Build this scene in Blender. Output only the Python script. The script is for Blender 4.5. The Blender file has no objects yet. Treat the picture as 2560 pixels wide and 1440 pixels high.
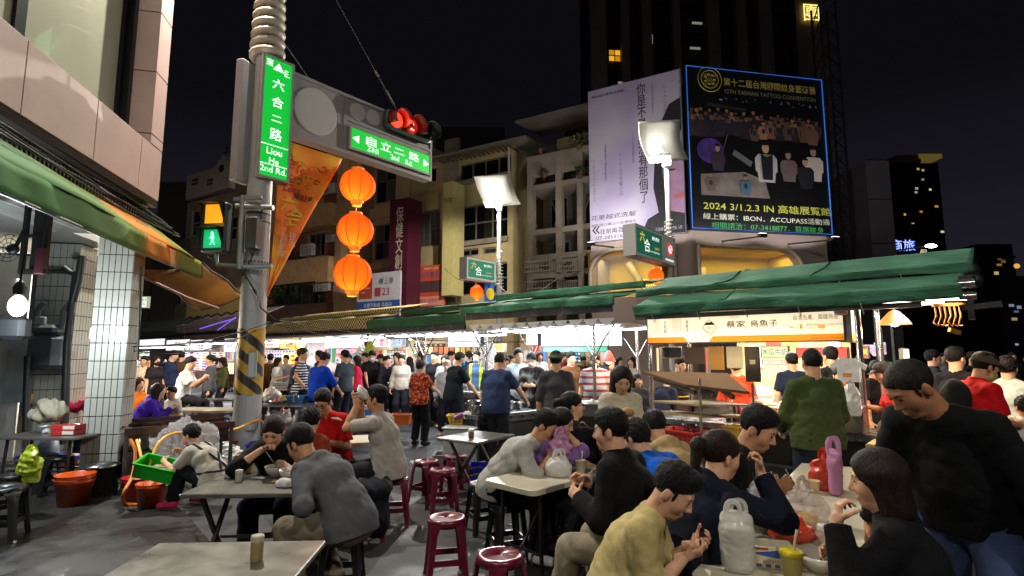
import bpy,bmesh,math,random
import numpy as np
from mathutils import Vector,Matrix,Euler
R=math.radians
SC=bpy.context.scene
COL=SC.collection
# camera, night sky, exposure
CAM_H=1.72
FPX=1370.0
PITCH=math.atan(164.0/FPX)
cam_d=bpy.data.cameras.new('camera');cam=bpy.data.objects.new('camera',cam_d);COL.objects.link(cam)
cam.location=(0,0,CAM_H);cam.rotation_euler=(R(90)+PITCH,0,0)
cam_d.sensor_width=36.0;cam_d.lens=36.0*FPX/2560.0;cam_d.clip_end=3000;cam_d.clip_start=0.05
SC.camera=cam
SC.render.resolution_x=1024;SC.render.resolution_y=576
SC.render.engine='CYCLES'
SC.cycles.use_denoising=True
SC.cycles.max_bounces=5;SC.cycles.diffuse_bounces=3;SC.cycles.glossy_bounces=3
SC.cycles.transmission_bounces=4;SC.cycles.transparent_max_bounces=8
SC.cycles.caustics_reflective=False;SC.cycles.caustics_refractive=False
SC.cycles.sample_clamp_indirect=4.0
SC.view_settings.view_transform='Standard';SC.view_settings.look='None'
SC.view_settings.exposure=0.0;SC.view_settings.gamma=1.0;SC.view_settings.use_curve_mapping=False
W=bpy.data.worlds.new('World');SC.world=W;W.use_nodes=True
nt=W.node_tree;bg=nt.nodes['Background']
geo=nt.nodes.new('ShaderNodeNewGeometry');sep=nt.nodes.new('ShaderNodeSeparateXYZ');rmp=nt.nodes.new('ShaderNodeValToRGB')
tcw=nt.nodes.new('ShaderNodeTexCoord')
nt.links.new(tcw.outputs['Generated'],sep.inputs[0]);nt.links.new(sep.outputs['Z'],rmp.inputs[0]);nt.links.new(rmp.outputs[0],bg.inputs[0])
rmp.color_ramp.elements[0].color=(0.0165,0.015,0.022,1);rmp.color_ramp.elements[0].position=0.02
rmp.color_ramp.elements[1].color=(0.0034,0.0033,0.0050,1);rmp.color_ramp.elements[1].position=0.40
bg.inputs[1].default_value=1.0
SUN=bpy.data.lights.new('moon','SUN');SUN.energy=0.03;SUN.angle=R(0.5);SUN.color=(0.8,0.87,1.0)
sun_o=bpy.data.objects.new('moon',SUN);COL.objects.link(sun_o);sun_o.rotation_euler=(R(35),R(10),R(20))
# geometry of the view: where a line of sight meets a real plane
def ray(px,py):
 x=(px-1280)/FPX;y=-(py-720)/FPX
 c,s=math.cos(PITCH),math.sin(PITCH)
 return Vector((x,c-y*s,s+y*c))
def P(px,py,Y):
 d=ray(px,py);return Vector((0,0,CAM_H))+d*(Y/d.y)
def G(px,py,z=0.0):
 d=ray(px,py);return Vector((0,0,CAM_H))+d*((z-CAM_H)/d.z)
def onplane(px,py,A,d):
 """t along d (unit, horizontal) from A and height z where the line of sight meets the vertical plane through A"""
 r=ray(px,py);n=Vector((-d[1],d[0],0));k=(A[0]*n.x+A[1]*n.y)/(r.x*n.x+r.y*n.y)
 p=Vector((0,0,CAM_H))+r*k
 return((p.x-A[0])*d[0]+(p.y-A[1])*d[1],p.z)
def heading(deg):
 return Vector((math.sin(R(deg)),math.cos(R(deg)),0))
# materials
def lin(c):
 if isinstance(c,str):
  c=[int(c[i:i+2],16)/255 for i in(0,2,4)]
  c=[(v/12.92 if v<=0.04045 else((v+0.055)/1.055)**2.4)for v in c]
 return(c[0],c[1],c[2],1.0)
MATS={}
def M(name,col=(0.5,0.5,0.5),rough=0.55,metal=0.0,var=0.12,scale=6.0,bump=0.0,bscale=60.0,emit=None,es=0.0,alpha=1.0,trans=0.0,dirt=0.0,coat=0.0,samp=True,stretch=None,sss=0.0,rvar=0.0,spec=None):
 if name in MATS:return MATS[name]
 m=bpy.data.materials.new(name);m.use_nodes=True
 n=m.node_tree.nodes;l=m.node_tree.links;b=n['Principled BSDF']
 c=lin(col)
 b.inputs['Base Color'].default_value=c;b.inputs['Roughness'].default_value=rough;b.inputs['Metallic'].default_value=metal
 if alpha<1:b.inputs['Alpha'].default_value=alpha
 if trans:b.inputs['Transmission Weight'].default_value=trans
 if coat:b.inputs['Coat Weight'].default_value=coat
 if spec is not None:b.inputs['Specular IOR Level'].default_value=spec
 if emit is not None:
  b.inputs['Emission Color'].default_value=lin(emit);b.inputs['Emission Strength'].default_value=es
  m.cycles.emission_sampling='AUTO' if samp else 'NONE'
 if var or bump or dirt:
  tc=n.new('ShaderNodeTexCoord');co=tc.outputs['Object']
  if stretch:
   mp=n.new('ShaderNodeMapping');mp.inputs['Scale'].default_value=stretch;l.new(co,mp.inputs[0]);co=mp.outputs[0]
 if var or dirt:
  nz=n.new('ShaderNodeTexNoise');nz.inputs['Scale'].default_value=scale;nz.inputs['Detail'].default_value=4;nz.inputs['Roughness'].default_value=0.6
  l.new(co,nz.inputs['Vector'])
  r=n.new('ShaderNodeValToRGB');e=r.color_ramp.elements
  e[0].position=0.3;e[1].position=0.7
  lo=1-var;hi=1+var*0.6
  e[0].color=(c[0]*lo,c[1]*lo,c[2]*lo,1);e[1].color=(min(1,c[0]*hi),min(1,c[1]*hi),min(1,c[2]*hi),1)
  l.new(nz.outputs['Fac'],r.inputs[0]);out=r.outputs[0]
  if dirt:
   nz2=n.new('ShaderNodeTexNoise');nz2.inputs['Scale'].default_value=scale*0.37;nz2.inputs['Detail'].default_value=6;nz2.inputs['Roughness'].default_value=0.7
   l.new(co,nz2.inputs['Vector'])
   r2=n.new('ShaderNodeValToRGB');r2.color_ramp.elements[0].position=0.48;r2.color_ramp.elements[1].position=0.68
   r2.color_ramp.elements[0].color=(0,0,0,1);r2.color_ramp.elements[1].color=(dirt,dirt,dirt,1)
   l.new(nz2.outputs['Fac'],r2.inputs[0])
   mx=n.new('ShaderNodeMix');mx.data_type='RGBA'
   l.new(r2.outputs[0],mx.inputs['Factor']);l.new(out,mx.inputs[6]);mx.inputs[7].default_value=(c[0]*.25+.01,c[1]*.22+.008,c[2]*.18+.006,1)
   out=mx.outputs[2]
  l.new(out,b.inputs['Base Color'])
  if rvar:
   rr=n.new('ShaderNodeMapRange');rr.inputs[1].default_value=0.3;rr.inputs[2].default_value=0.7;rr.inputs[3].default_value=max(0.03,rough-rvar);rr.inputs[4].default_value=min(1,rough+rvar)
   l.new(nz.outputs['Fac'],rr.inputs[0]);l.new(rr.outputs[0],b.inputs['Roughness'])
 if bump:
  nb=n.new('ShaderNodeTexNoise');nb.inputs['Scale'].default_value=bscale;nb.inputs['Detail'].default_value=3
  l.new(co,nb.inputs['Vector'])
  bp=n.new('ShaderNodeBump');bp.inputs['Strength'].default_value=bump;bp.inputs['Distance'].default_value=0.02
  l.new(nb.outputs['Fac'],bp.inputs['Height']);l.new(bp.outputs[0],b.inputs['Normal'])
 MATS[name]=m;return m
def E_(name,col,s,base=None,samp=True):
 return M(name,base or col,0.5,var=0,emit=col,es=s,samp=samp)
def EM(col,s=1.0,samp=False):
 return E_('glow_%s_%g'%(col,s),col,s,'202020' if s>1 else col,samp)
def PT(col,rough=0.5,**k):
 return M('paint_%s_%g'%(col,rough),col,rough,**k)
def CL(col):
 return M('cloth_'+col,col,0.9,var=0.18,scale=18,bump=0.25,bscale=180,spec=0.2)
# mesh builder
class MB:
 def __init__(s,T=None):
  s.v=[];s.f=[];s.mi=[];s.sm=[];s.T=T or Matrix();s.m=0;s.smooth=False
 def add(s,vs,fs,smooth=None):
  o=len(s.v);T=s.T
  s.v.extend([T@Vector(p)for p in vs])
  for f in fs:
   s.f.append([o+i for i in f]);s.mi.append(s.m);s.sm.append(s.smooth if smooth is None else smooth)
  return s
 def box(s,c,d,rz=0.0,rot=None):
  x,y,z=d[0]/2,d[1]/2,d[2]/2
  vs=[Vector(p)for p in((-x,-y,-z),(x,-y,-z),(x,y,-z),(-x,y,-z),(-x,-y,z),(x,-y,z),(x,y,z),(-x,y,z))]
  m=Matrix.Translation(c)@(rot.to_4x4()if rot is not None else Matrix.Rotation(rz,4,'Z'))
  return s.add([m@p for p in vs],[(0,3,2,1),(4,5,6,7),(0,1,5,4),(1,2,6,5),(2,3,7,6),(3,0,4,7)])
 def bbox(s,lo,hi):
  return s.box([(a+b)/2 for a,b in zip(lo,hi)],[abs(b-a)for a,b in zip(lo,hi)])
 def bevbox(s,c,d,b=0.01,rz=0.0):
  x,y,z=d[0]/2,d[1]/2,d[2]/2;b=min(b,x*.9,y*.9,z*.9)
  pr=[(x-b,-y),(x,-y+b),(x,y-b),(x-b,y),(-x+b,y),(-x,y-b),(-x,-y+b),(-x+b,-y)]
  k=lambda q,e:(q[0]-math.copysign(e,q[0]),q[1]-math.copysign(e,q[1]))
  lev=[[k(q,b)+(-z,)for q in pr],[q+(-z+b,)for q in pr],[q+(z-b,)for q in pr],[k(q,b)+(z,)for q in pr]]
  m=Matrix.Translation(c)@Matrix.Rotation(rz,4,'Z')
  vs=[m@Vector(p)for L in lev for p in L];fs=[tuple(range(7,-1,-1)),tuple(range(24,32))]
  for j in range(3):
   for i in range(8):
    fs.append((j*8+i,j*8+(i+1)%8,j*8+8+(i+1)%8,j*8+8+i))
  return s.add(vs,fs)
 def bar(s,a,b,w,h=None):
  a=Vector(a);b=Vector(b);d=b-a;h=h or w
  return s.box((a+b)/2,(d.length,w,h),rot=s._rot(d))
 @staticmethod
 def _rot(d):
  x=d.normalized();z=Vector((0,0,1))
  if abs(x.z)>0.99:z=Vector((0,1,0))
  y=z.cross(x).normalized();z=x.cross(y)
  return Matrix((x,y,z)).transposed()
 def tube(s,pts,r,n=8,caps=True,closed=False):
  pts=[Vector(p)for p in pts];rs=r if isinstance(r,(list,tuple))else[r]*len(pts)
  vs=[];N=len(pts);up=None
  for i,p in enumerate(pts):
   if closed:d=pts[(i+1)%N]-pts[i-1]
   else:d=pts[min(i+1,N-1)]-pts[max(i-1,0)]
   d.normalize()
   if up is None:up=Vector((0,0,1))if abs(d.z)<0.9 else Vector((1,0,0))
   x=up-d*up.dot(d)
   if x.length<1e-4:x=Vector((1,0,0))-d*d.x
   x.normalize();y=d.cross(x);up=x
   for k in range(n):
    a=2*math.pi*k/n;vs.append(p+(x*math.cos(a)+y*math.sin(a))*rs[i])
  fs=[]
  for i in range(N if closed else N-1):
   j=(i+1)%N
   for k in range(n):fs.append((i*n+k,i*n+(k+1)%n,j*n+(k+1)%n,j*n+k))
  s.add(vs,fs,True)
  if caps and not closed:s.add(vs,[tuple(range(n-1,-1,-1)),tuple(range((N-1)*n,N*n))],False)
  return s
 def lathe(s,prof,n=20,c=(0,0,0),sx=1.0,sy=1.0,smooth=True,caps=True):
  vs=[];c=Vector(c)
  for(r,z)in prof:
   for k in range(n):
    a=2*math.pi*k/n;vs.append(c+Vector((r*math.cos(a)*sx,r*math.sin(a)*sy,z)))
  fs=[]
  for i in range(len(prof)-1):
   for k in range(n):fs.append((i*n+k,i*n+(k+1)%n,(i+1)*n+(k+1)%n,(i+1)*n+k))
  s.add(vs,fs,smooth)
  if caps:
   if prof[0][0]>1e-4:s.add(vs[:n],[tuple(range(n-1,-1,-1))],False)
   if prof[-1][0]>1e-4:s.add(vs[-n:],[tuple(range(n))],False)
  return s
 def ball(s,c,r,n=14,m=8,sc=(1,1,1)):
  pr=[(max(1e-5,math.sin(math.pi*i/m)),-math.cos(math.pi*i/m))for i in range(m+1)]
  T0=s.T;s.T=T0@Matrix.Translation(c)@Matrix.Diagonal((r*sc[0],r*sc[1],r*sc[2],1));s.lathe(pr,n,caps=False);s.T=T0;return s
 def prism(s,poly,h,T=None):
  """poly in xy, extruded along z by h"""
  T=T or Matrix();n=len(poly)
  vs=[T@Vector((p[0],p[1],0))for p in poly]+[T@Vector((p[0],p[1],h))for p in poly]
  return s.add(vs,[tuple(range(n-1,-1,-1)),tuple(range(n,2*n))]+[(i,(i+1)%n,n+(i+1)%n,n+i)for i in range(n)])
 def grid(s,fn,nu,nv,th=0.0,smooth=True):
  """sheet fn(u,v)->point; with th>0 a closed slab"""
  top=[Vector(fn(i/nu,j/nv))for j in range(nv+1)for i in range(nu+1)]
  q=[(j*(nu+1)+i,j*(nu+1)+i+1,(j+1)*(nu+1)+i+1,(j+1)*(nu+1)+i)for j in range(nv)for i in range(nu)]
  if not th:return s.add(top,q,smooth)
  nrm=(top[nu]-top[0]).cross(top[-nu-1]-top[0]).normalized()*th
  n=len(top);s.add(top+[p-nrm for p in top],q+[tuple(n+i for i in reversed(f))for f in q],smooth)
  o=len(s.v)-2*n
  ring=list(range(nu+1))+[(j+1)*(nu+1)+nu for j in range(nv)]+[nv*(nu+1)+i for i in range(nu-1,-1,-1)]+[j*(nu+1)for j in range(nv-1,0,-1)]
  for a,b in zip(ring,ring[1:]+ring[:1]):
   s.f.append([o+b,o+a,o+n+a,o+n+b]);s.mi.append(s.m);s.sm.append(False)
  return s
 def mesh(s,name,mats):
  me=bpy.data.meshes.new(name);me.from_pydata([tuple(p)for p in s.v],[],s.f)
  for m in(mats if isinstance(mats,(list,tuple))else[mats]):me.materials.append(m)
  me.polygons.foreach_set('material_index',s.mi);me.polygons.foreach_set('use_smooth',s.sm);me.update();return me
 def build(s,name,mats,parent=None,loc=None,rz=0.0,**props):
  return link(name,s.mesh(name,mats),parent,loc,rz,**props)
def link(name,data,parent=None,loc=None,rz=0.0,**props):
 o=bpy.data.objects.new(name,data);COL.objects.link(o)
 if parent is not None:o.parent=parent
 if loc is not None:o.location=loc
 if rz:o.rotation_euler=(0,0,rz)
 for k,v in props.items():
  if v is not None:o[k]=v
 return o
def thing(name,label,cat,loc=(0,0,0),rz=0.0,group=None):
 o=link(name,None,None,loc,rz,label=label,category=cat,group=group);o.empty_display_size=0.1;return o
def solo(mb,name,mats,label,cat,group=None,loc=None,rz=0.0):
 return mb.build(name,mats,None,loc,rz,label=label,category=cat,group=group)
def dup(root,loc=None,rz=None,label=None,group=None,scale=None):
 def cp(o,par):
  c=o.copy();COL.objects.link(c)
  if par is not None:c.parent=par
  for ch in KIDS(o):cp(ch,c)
  return c
 r=cp(root,None)
 if loc is not None:r.location=loc
 if rz is not None:r.rotation_euler=(0,0,rz)
 if label:r['label']=label
 if group:r['group']=group
 if scale:r.scale=(scale,)*3
 return r
def KIDS(o):
 return[c for c in o.children]
def recolor(root,name,mat):
 """give the child called name (and only it) its own colour"""
 for c in KIDS(root):
  if c.name.split('.')[0]==name:
   c.data=c.data.copy();c.data.materials.clear();c.data.materials.append(mat)
def lamp(kind,loc,power,color=(1,1,1),size=0.2,size_y=None,target=None,parent=None,spread=None,name='light'):
 d=bpy.data.lights.new(name,kind);d.energy=power;d.color=color
 if kind=='AREA':
  d.size=size
  if size_y:d.shape='RECTANGLE';d.size_y=size_y
  if spread:d.spread=R(spread)
 else:d.shadow_soft_size=size
 o=bpy.data.objects.new(name,d);COL.objects.link(o);o.location=loc
 if target is not None:o.rotation_euler=(Vector(target)-Vector(loc)).to_track_quat('-Z','Y').to_euler()
 if parent is not None:o.parent=parent
 return o
# lettering
_TXT={}
def text_mesh(s,mat,bold=0.0,ext=0.0,spacing=1.0):
 key=(s,mat.name,bold,ext,spacing)
 if key in _TXT:return _TXT[key]
 cu=bpy.data.curves.new('t','FONT');cu.body=s;cu.align_x='CENTER';cu.align_y='CENTER';cu.size=1.0
 cu.offset=min(bold,.006);cu.extrude=ext;cu.resolution_u=2;cu.space_character=spacing;cu.space_line=0.95
 o=bpy.data.objects.new('t',cu);COL.objects.link(o)
 dg=bpy.context.evaluated_depsgraph_get();me=bpy.data.meshes.new_from_object(o.evaluated_get(dg))
 bpy.data.objects.remove(o);bpy.data.curves.remove(cu)
 me.materials.clear();me.materials.append(mat)
 if len(me.vertices):
  co=np.empty(len(me.vertices)*3,np.float32);me.vertices.foreach_get('co',co);co=co.reshape(-1,3)
  lo=co.min(0);hi=co.max(0);co[:,:2]-=(lo[:2]+hi[:2])/2
  me.vertices.foreach_set('co',co.ravel());w,h=float(hi[0]-lo[0]),float(hi[1]-lo[1])
 else:w=h=1.0
 _TXT[key]=(me,w,h);return _TXT[key]
def letter(s,mat,parent,center,h=None,w=None,xdir=(1,0,0),ydir=(0,0,1),bold=0.0,both=False,name='lettering',spacing=1.0,maxw=None,ext=0.0):
 """flat lettering whose ink box is h high (or w wide), reading along xdir with ydir up, in the parent's space"""
 me,tw,th=text_mesh(s,mat,bold,ext,spacing)
 if h is None:sx=sy=w/tw
 else:
  sx=sy=h/th
  if w:sx=w/tw
  if maxw and tw*sx>maxw:sx=maxw/tw
 x=Vector(xdir).normalized();y=Vector(ydir).normalized();z=x.cross(y)
 o=link(name,me,parent)
 m=Matrix((x*sx,y*sy,z*min(sx,sy))).transposed().to_4x4();m.translation=Vector(center)
 o.matrix_local=m
 return o
def vletter(s,mat,parent,top,h,pitch,xdir=(1,0,0),ydir=(0,0,1),bold=0.0,w=None):
 return letter('\n'.join(s),mat,parent,Vector(top)-Vector(ydir)*(pitch*len(s)/2),h=pitch*len(s)-(pitch-h),w=w or h,xdir=xdir,ydir=ydir,bold=bold)
# figures: one smooth surface per body, grown from a posed skeleton
def V3(*a):return np.array(a,float)
def nrm(v):
 v=np.asarray(v,float);return v/max(1e-9,np.linalg.norm(v))
def rotx(a):c,s=math.cos(a),math.sin(a);return np.array([[1,0,0],[0,c,-s],[0,s,c]])
def rotz(a):c,s=math.cos(a),math.sin(a);return np.array([[c,-s,0],[s,c,0],[0,0,1]])
def roty(a):c,s=math.cos(a),math.sin(a);return np.array([[c,0,s],[0,1,0],[-s,0,c]])
class Cone:
 def __init__(s,a,b,ra,rb,w=None,ws=1.0,k=0.03,cut=0,sub=False):
  s.a=np.asarray(a,float);s.b=np.asarray(b,float);s.ra=ra;s.rb=rb;s.w=None if w is None else nrm(w);s.ws=ws;s.k=k;s.cut=cut;s.sub=sub
 def bounds(s,e):
  r=max(s.ra,s.rb)*max(1,s.ws)+e;return np.minimum(s.a,s.b)-r,np.maximum(s.a,s.b)+r
 def dist(s,p,e):
  ab=s.b-s.a;q=p-s.a;L2=max(1e-9,ab@ab)
  if s.w is not None and s.ws!=1.0:
   w=s.w-ab*(s.w@ab)/L2;w=nrm(w);q=q-(1-1/s.ws)*(q@w)[...,None]*w
  t0=(q@ab)/L2;t=np.clip(t0,0,1)
  d=np.linalg.norm(q-t[...,None]*ab,axis=-1)-(s.ra+(s.rb-s.ra)*t)-e
  if s.cut&1:d=np.maximum(d,-t0*math.sqrt(L2))
  if s.cut&2:d=np.maximum(d,(t0-1)*math.sqrt(L2))
  return d
class Ell:
 def __init__(s,c,r,Rm=None,k=0.02,sub=False):
  s.c=np.asarray(c,float);s.r=np.asarray(r,float);s.R=np.eye(3)if Rm is None else Rm;s.k=k;s.sub=sub
 def bounds(s,e):
  r=s.r.max()+e;return s.c-r,s.c+r
 def dist(s,p,e):
  q=(p-s.c)@s.R;r=s.r+e
  k0=np.linalg.norm(q/r,axis=-1);k1=np.linalg.norm(q/(r*r),axis=-1)
  return k0*(k0-1)/np.maximum(k1,1e-6)
def field(prims,lo,hi,h,ease=0.0,noise=0.0,nf=30.0,planes=(),seed=0,groove=None,ridge=False):
 n=np.maximum(2,np.ceil((hi-lo)/h).astype(int)+1)
 F=np.full(n,1.0,np.float32)
 ax=[lo[i]+h*np.arange(n[i])for i in range(3)]
 for pr in prims:
  m=pr.k+3*h;a,b=pr.bounds(ease+m)
  i0=np.maximum(0,np.floor((a-lo)/h).astype(int));i1=np.minimum(n,np.ceil((b-lo)/h).astype(int)+1)
  if(i1<=i0).any():continue
  sl=tuple(slice(i0[i],i1[i])for i in range(3))
  g=np.stack(np.meshgrid(*[ax[i][sl[i]]for i in range(3)],indexing='ij'),-1)
  d=pr.dist(g,0 if pr.sub else ease);f=F[sl];k=pr.k
  if pr.sub:
   hh=np.clip(0.5-0.5*(f+d)/k,0,1);F[sl]=f*(1-hh)-d*hh+k*hh*(1-hh)
  else:
   hh=np.clip(0.5+0.5*(d-f)/k,0,1);F[sl]=d*(1-hh)+f*hh-k*hh*(1-hh)
 if noise or planes or groove:
  g=np.stack(np.meshgrid(*ax,indexing='ij'),-1)
  if noise:
   rs=np.random.RandomState(seed);z=0
   for i in range(5):
    w=nrm(rs.normal(size=3)*[1,1,1.3])*nf*(0.7+0.5*i);q=np.sin(g@w*(.6 if ridge else 1)+rs.rand()*6+1.6*np.sin(g@(nrm(rs.normal(size=3))*nf*.4)));z=z+((1.1-2.2*np.sqrt(np.abs(q)+.01))if ridge else q)/(1+.4*i)
   F=F+(noise*0.5*z).astype(np.float32)
  if groove:
   q=(g-groove[0])@groove[1];th=np.arctan2(q[...,0],q[...,1]+.02)
   F=F+(groove[2]*(np.sin(th*23+4*np.sin(th*5+seed)+q[...,2]*25)+.7*np.sin(th*51+q[...,2]*40+seed))).astype(np.float32)
  for pl in planes:
   d=(g-pl[0])@pl[1]
   if len(pl)>2:
    d=d+pl[3]*(np.sin(g@V3(310,130,60)+2*np.sin(g@V3(90,-120,70)))+np.sin(g@V3(-140,250,90)))
    hh=np.clip(.5+.5*(d-F)/pl[2],0,1);F=F*(1-hh)+d*hh+pl[2]*hh*(1-hh)
   else:F=np.maximum(F,d)
 for i in range(3):
  s0=[slice(None)]*3;s0[i]=0;F[tuple(s0)]=np.maximum(F[tuple(s0)],0.3*h)
  s0[i]=-1;F[tuple(s0)]=np.maximum(F[tuple(s0)],0.3*h)
 return F
def surface(F,lo,h):
 S=F<0;n=F.shape
 c=lambda i,j,k:(slice(i,n[0]-1+i),slice(j,n[1]-1+j),slice(k,n[2]-1+k))
 cnt=sum(S[c(i,j,k)].astype(np.int8)for i in(0,1)for j in(0,1)for k in(0,1))
 act=(cnt>0)&(cnt<8);idx=np.full(act.shape,-1,np.int32);N=int(act.sum())
 if N==0:return np.zeros((0,3)),np.zeros((0,4),int)
 idx[act]=np.arange(N);ijk=np.argwhere(act)
 acc=np.zeros((N,3));num=np.zeros(N)
 for a in range(3):
  o=[b for b in range(3)if b!=a]
  for u in(0,1):
   for v in(0,1):
    q=[0,0,0];q[o[0]]=u;q[o[1]]=v;q2=list(q);q2[a]=1
    f0=F[tuple((ijk+q).T)];f1=F[tuple((ijk+q2).T)];m=(f0<0)!=(f1<0)
    t=f0[m]/(f0[m]-f1[m]);pt=np.tile(np.array(q,float),(int(m.sum()),1));pt[:,a]=t
    acc[m]+=pt;num[m]+=1
 vs=lo+h*(ijk+acc/num[:,None])
 fs=[]
 for a in range(3):
  b,d=(a+1)%3,(a+2)%3
  A=[slice(1,-1)]*3;B=[slice(1,-1)]*3
  A[a]=slice(0,n[a]-1);B[a]=slice(1,n[a])
  s0=S[tuple(A)];s1=S[tuple(B)];e=np.argwhere(s0!=s1);inside=s0[s0!=s1]
  e[:,b]+=1;e[:,d]+=1
  def at(db,dd):
   q=e.copy();q[:,b]+=db;q[:,d]+=dd;return idx[tuple(q.T)]
  qd=np.stack([at(-1,-1),at(0,-1),at(0,0),at(-1,0)],1)
  qd[~inside]=qd[~inside][:,::-1];fs.append(qd)
 fs=np.concatenate(fs);fs=fs[(fs>=0).all(1)]
 return vs,fs
def to_mesh(name,parts,mat):
 vs=np.concatenate([p[0]for p in parts]);o=0;fs=[]
 for v,f in parts:fs.append(f+o);o+=len(v)
 fs=np.concatenate(fs)
 me=bpy.data.meshes.new(name);me.vertices.add(len(vs));me.vertices.foreach_set('co',vs.astype(np.float32).ravel())
 me.loops.add(fs.size);me.loops.foreach_set('vertex_index',fs.ravel().astype(np.int32))
 me.polygons.add(len(fs));me.polygons.foreach_set('loop_start',np.arange(0,fs.size,4,dtype=np.int32))
 me.polygons.foreach_set('use_smooth',np.ones(len(fs),bool))
 me.materials.append(mat);me.update(calc_edges=True);return me
def blob(prims,h,ease=0.0,noise=0.0,nf=30.0,planes=(),seed=0,box=None,groove=None,ridge=False):
 if box is None:
  bs=[p.bounds(ease+2.5*h+abs(noise)*2)for p in prims if not p.sub]
  lo=np.min([b[0]for b in bs],0);hi=np.max([b[1]for b in bs],0)
 else:lo,hi=box
 return surface(field(prims,lo,hi,h,ease,noise,nf,planes,seed,groove,ridge),lo,h)
def ik(A,T,l1,l2,hint):
 A=np.asarray(A,float);T=np.asarray(T,float);d=T-A;L=np.linalg.norm(d);mx=(l1+l2)*0.995
 if L>mx:T=A+d/L*mx;d=T-A;L=mx
 L=max(L,abs(l1-l2)*1.05+1e-3)
 u=d/np.linalg.norm(d);a=(l1*l1-l2*l2+L*L)/(2*L);hgt=math.sqrt(max(0,l1*l1-a*a))
 w=np.asarray(hint,float);w=w-u*(w@u);w=nrm(w)
 return A+u*a+w*hgt,T
SKIN={'l':'c99a7c','m':'b98766','d':'9a6a4c','p':'d6a98e'}
def skin_mat(t):
 return M('skin_'+t,SKIN[t],0.6,var=0.22,scale=22,bump=0.12,bscale=300,spec=0.3)
def hair_mat(c='0d0b0b'):
 return M('hair_'+c,c,0.6,var=0.5,scale=60,bump=0.6,bscale=190,stretch=(1,1,0.15),spec=0.22)
def hand_prims(Wp,d,n,left,curl,s,detail=True):
 d=nrm(d);n=n-d*(n@d);n=nrm(n);t=np.cross(n,d)if left else np.cross(d,n);out=[]
 out.append(Cone(Wp+d*.012*s,Wp+d*.078*s,.0145*s,.0135*s,t,2.7,k=.012))
 if not detail:
  out.append(Cone(Wp+d*.08*s,Wp+nrm(d+n*curl)*.15*s,.014*s,.011*s,t,2.4,k=.02));out.append(Cone(Wp+d*.03*s+t*.03*s,Wp+d*.08*s+t*.055*s,.011*s,.009*s,k=.012));return out,t
 for i in range(4):
  b=Wp+d*(.078,.083,.080,.072)[i]*s+t*(.029,.0098,-.0098,-.028)[i]*s;L=(.074,.083,.076,.060)[i]*s
  ang=0;sp=(.10,.03,-.04,-.12)[i]
  for q,(fr,r0,r1)in enumerate(((.44,.0092,.0086),(.31,.0086,.008),(.25,.008,.0066))):
   ang+=curl*(0.75,1.0,0.7)[q]*(1+.08*i)
   dd=nrm(d*math.cos(ang)+n*math.sin(ang)+t*sp*(1-q*.3));e=b+dd*L*fr
   out.append(Cone(b,e,r0*s,r1*s,k=.0035));b=e
 b=Wp+d*.022*s+t*.026*s+n*.006*s;dd=nrm(d*.55+t*.7+n*.35)
 for L,r0,r1 in((.042,.0135,.0115),(.034,.0112,.0098),(.026,.0096,.0076)):
  e=b+dd*L*s;out.append(Cone(b,e,r0*s,r1*s,k=.005));b=e;dd=nrm(dd+n*(.15+curl*.35)-t*.22*(1+curl)+d*.1)
 return out,t
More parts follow.
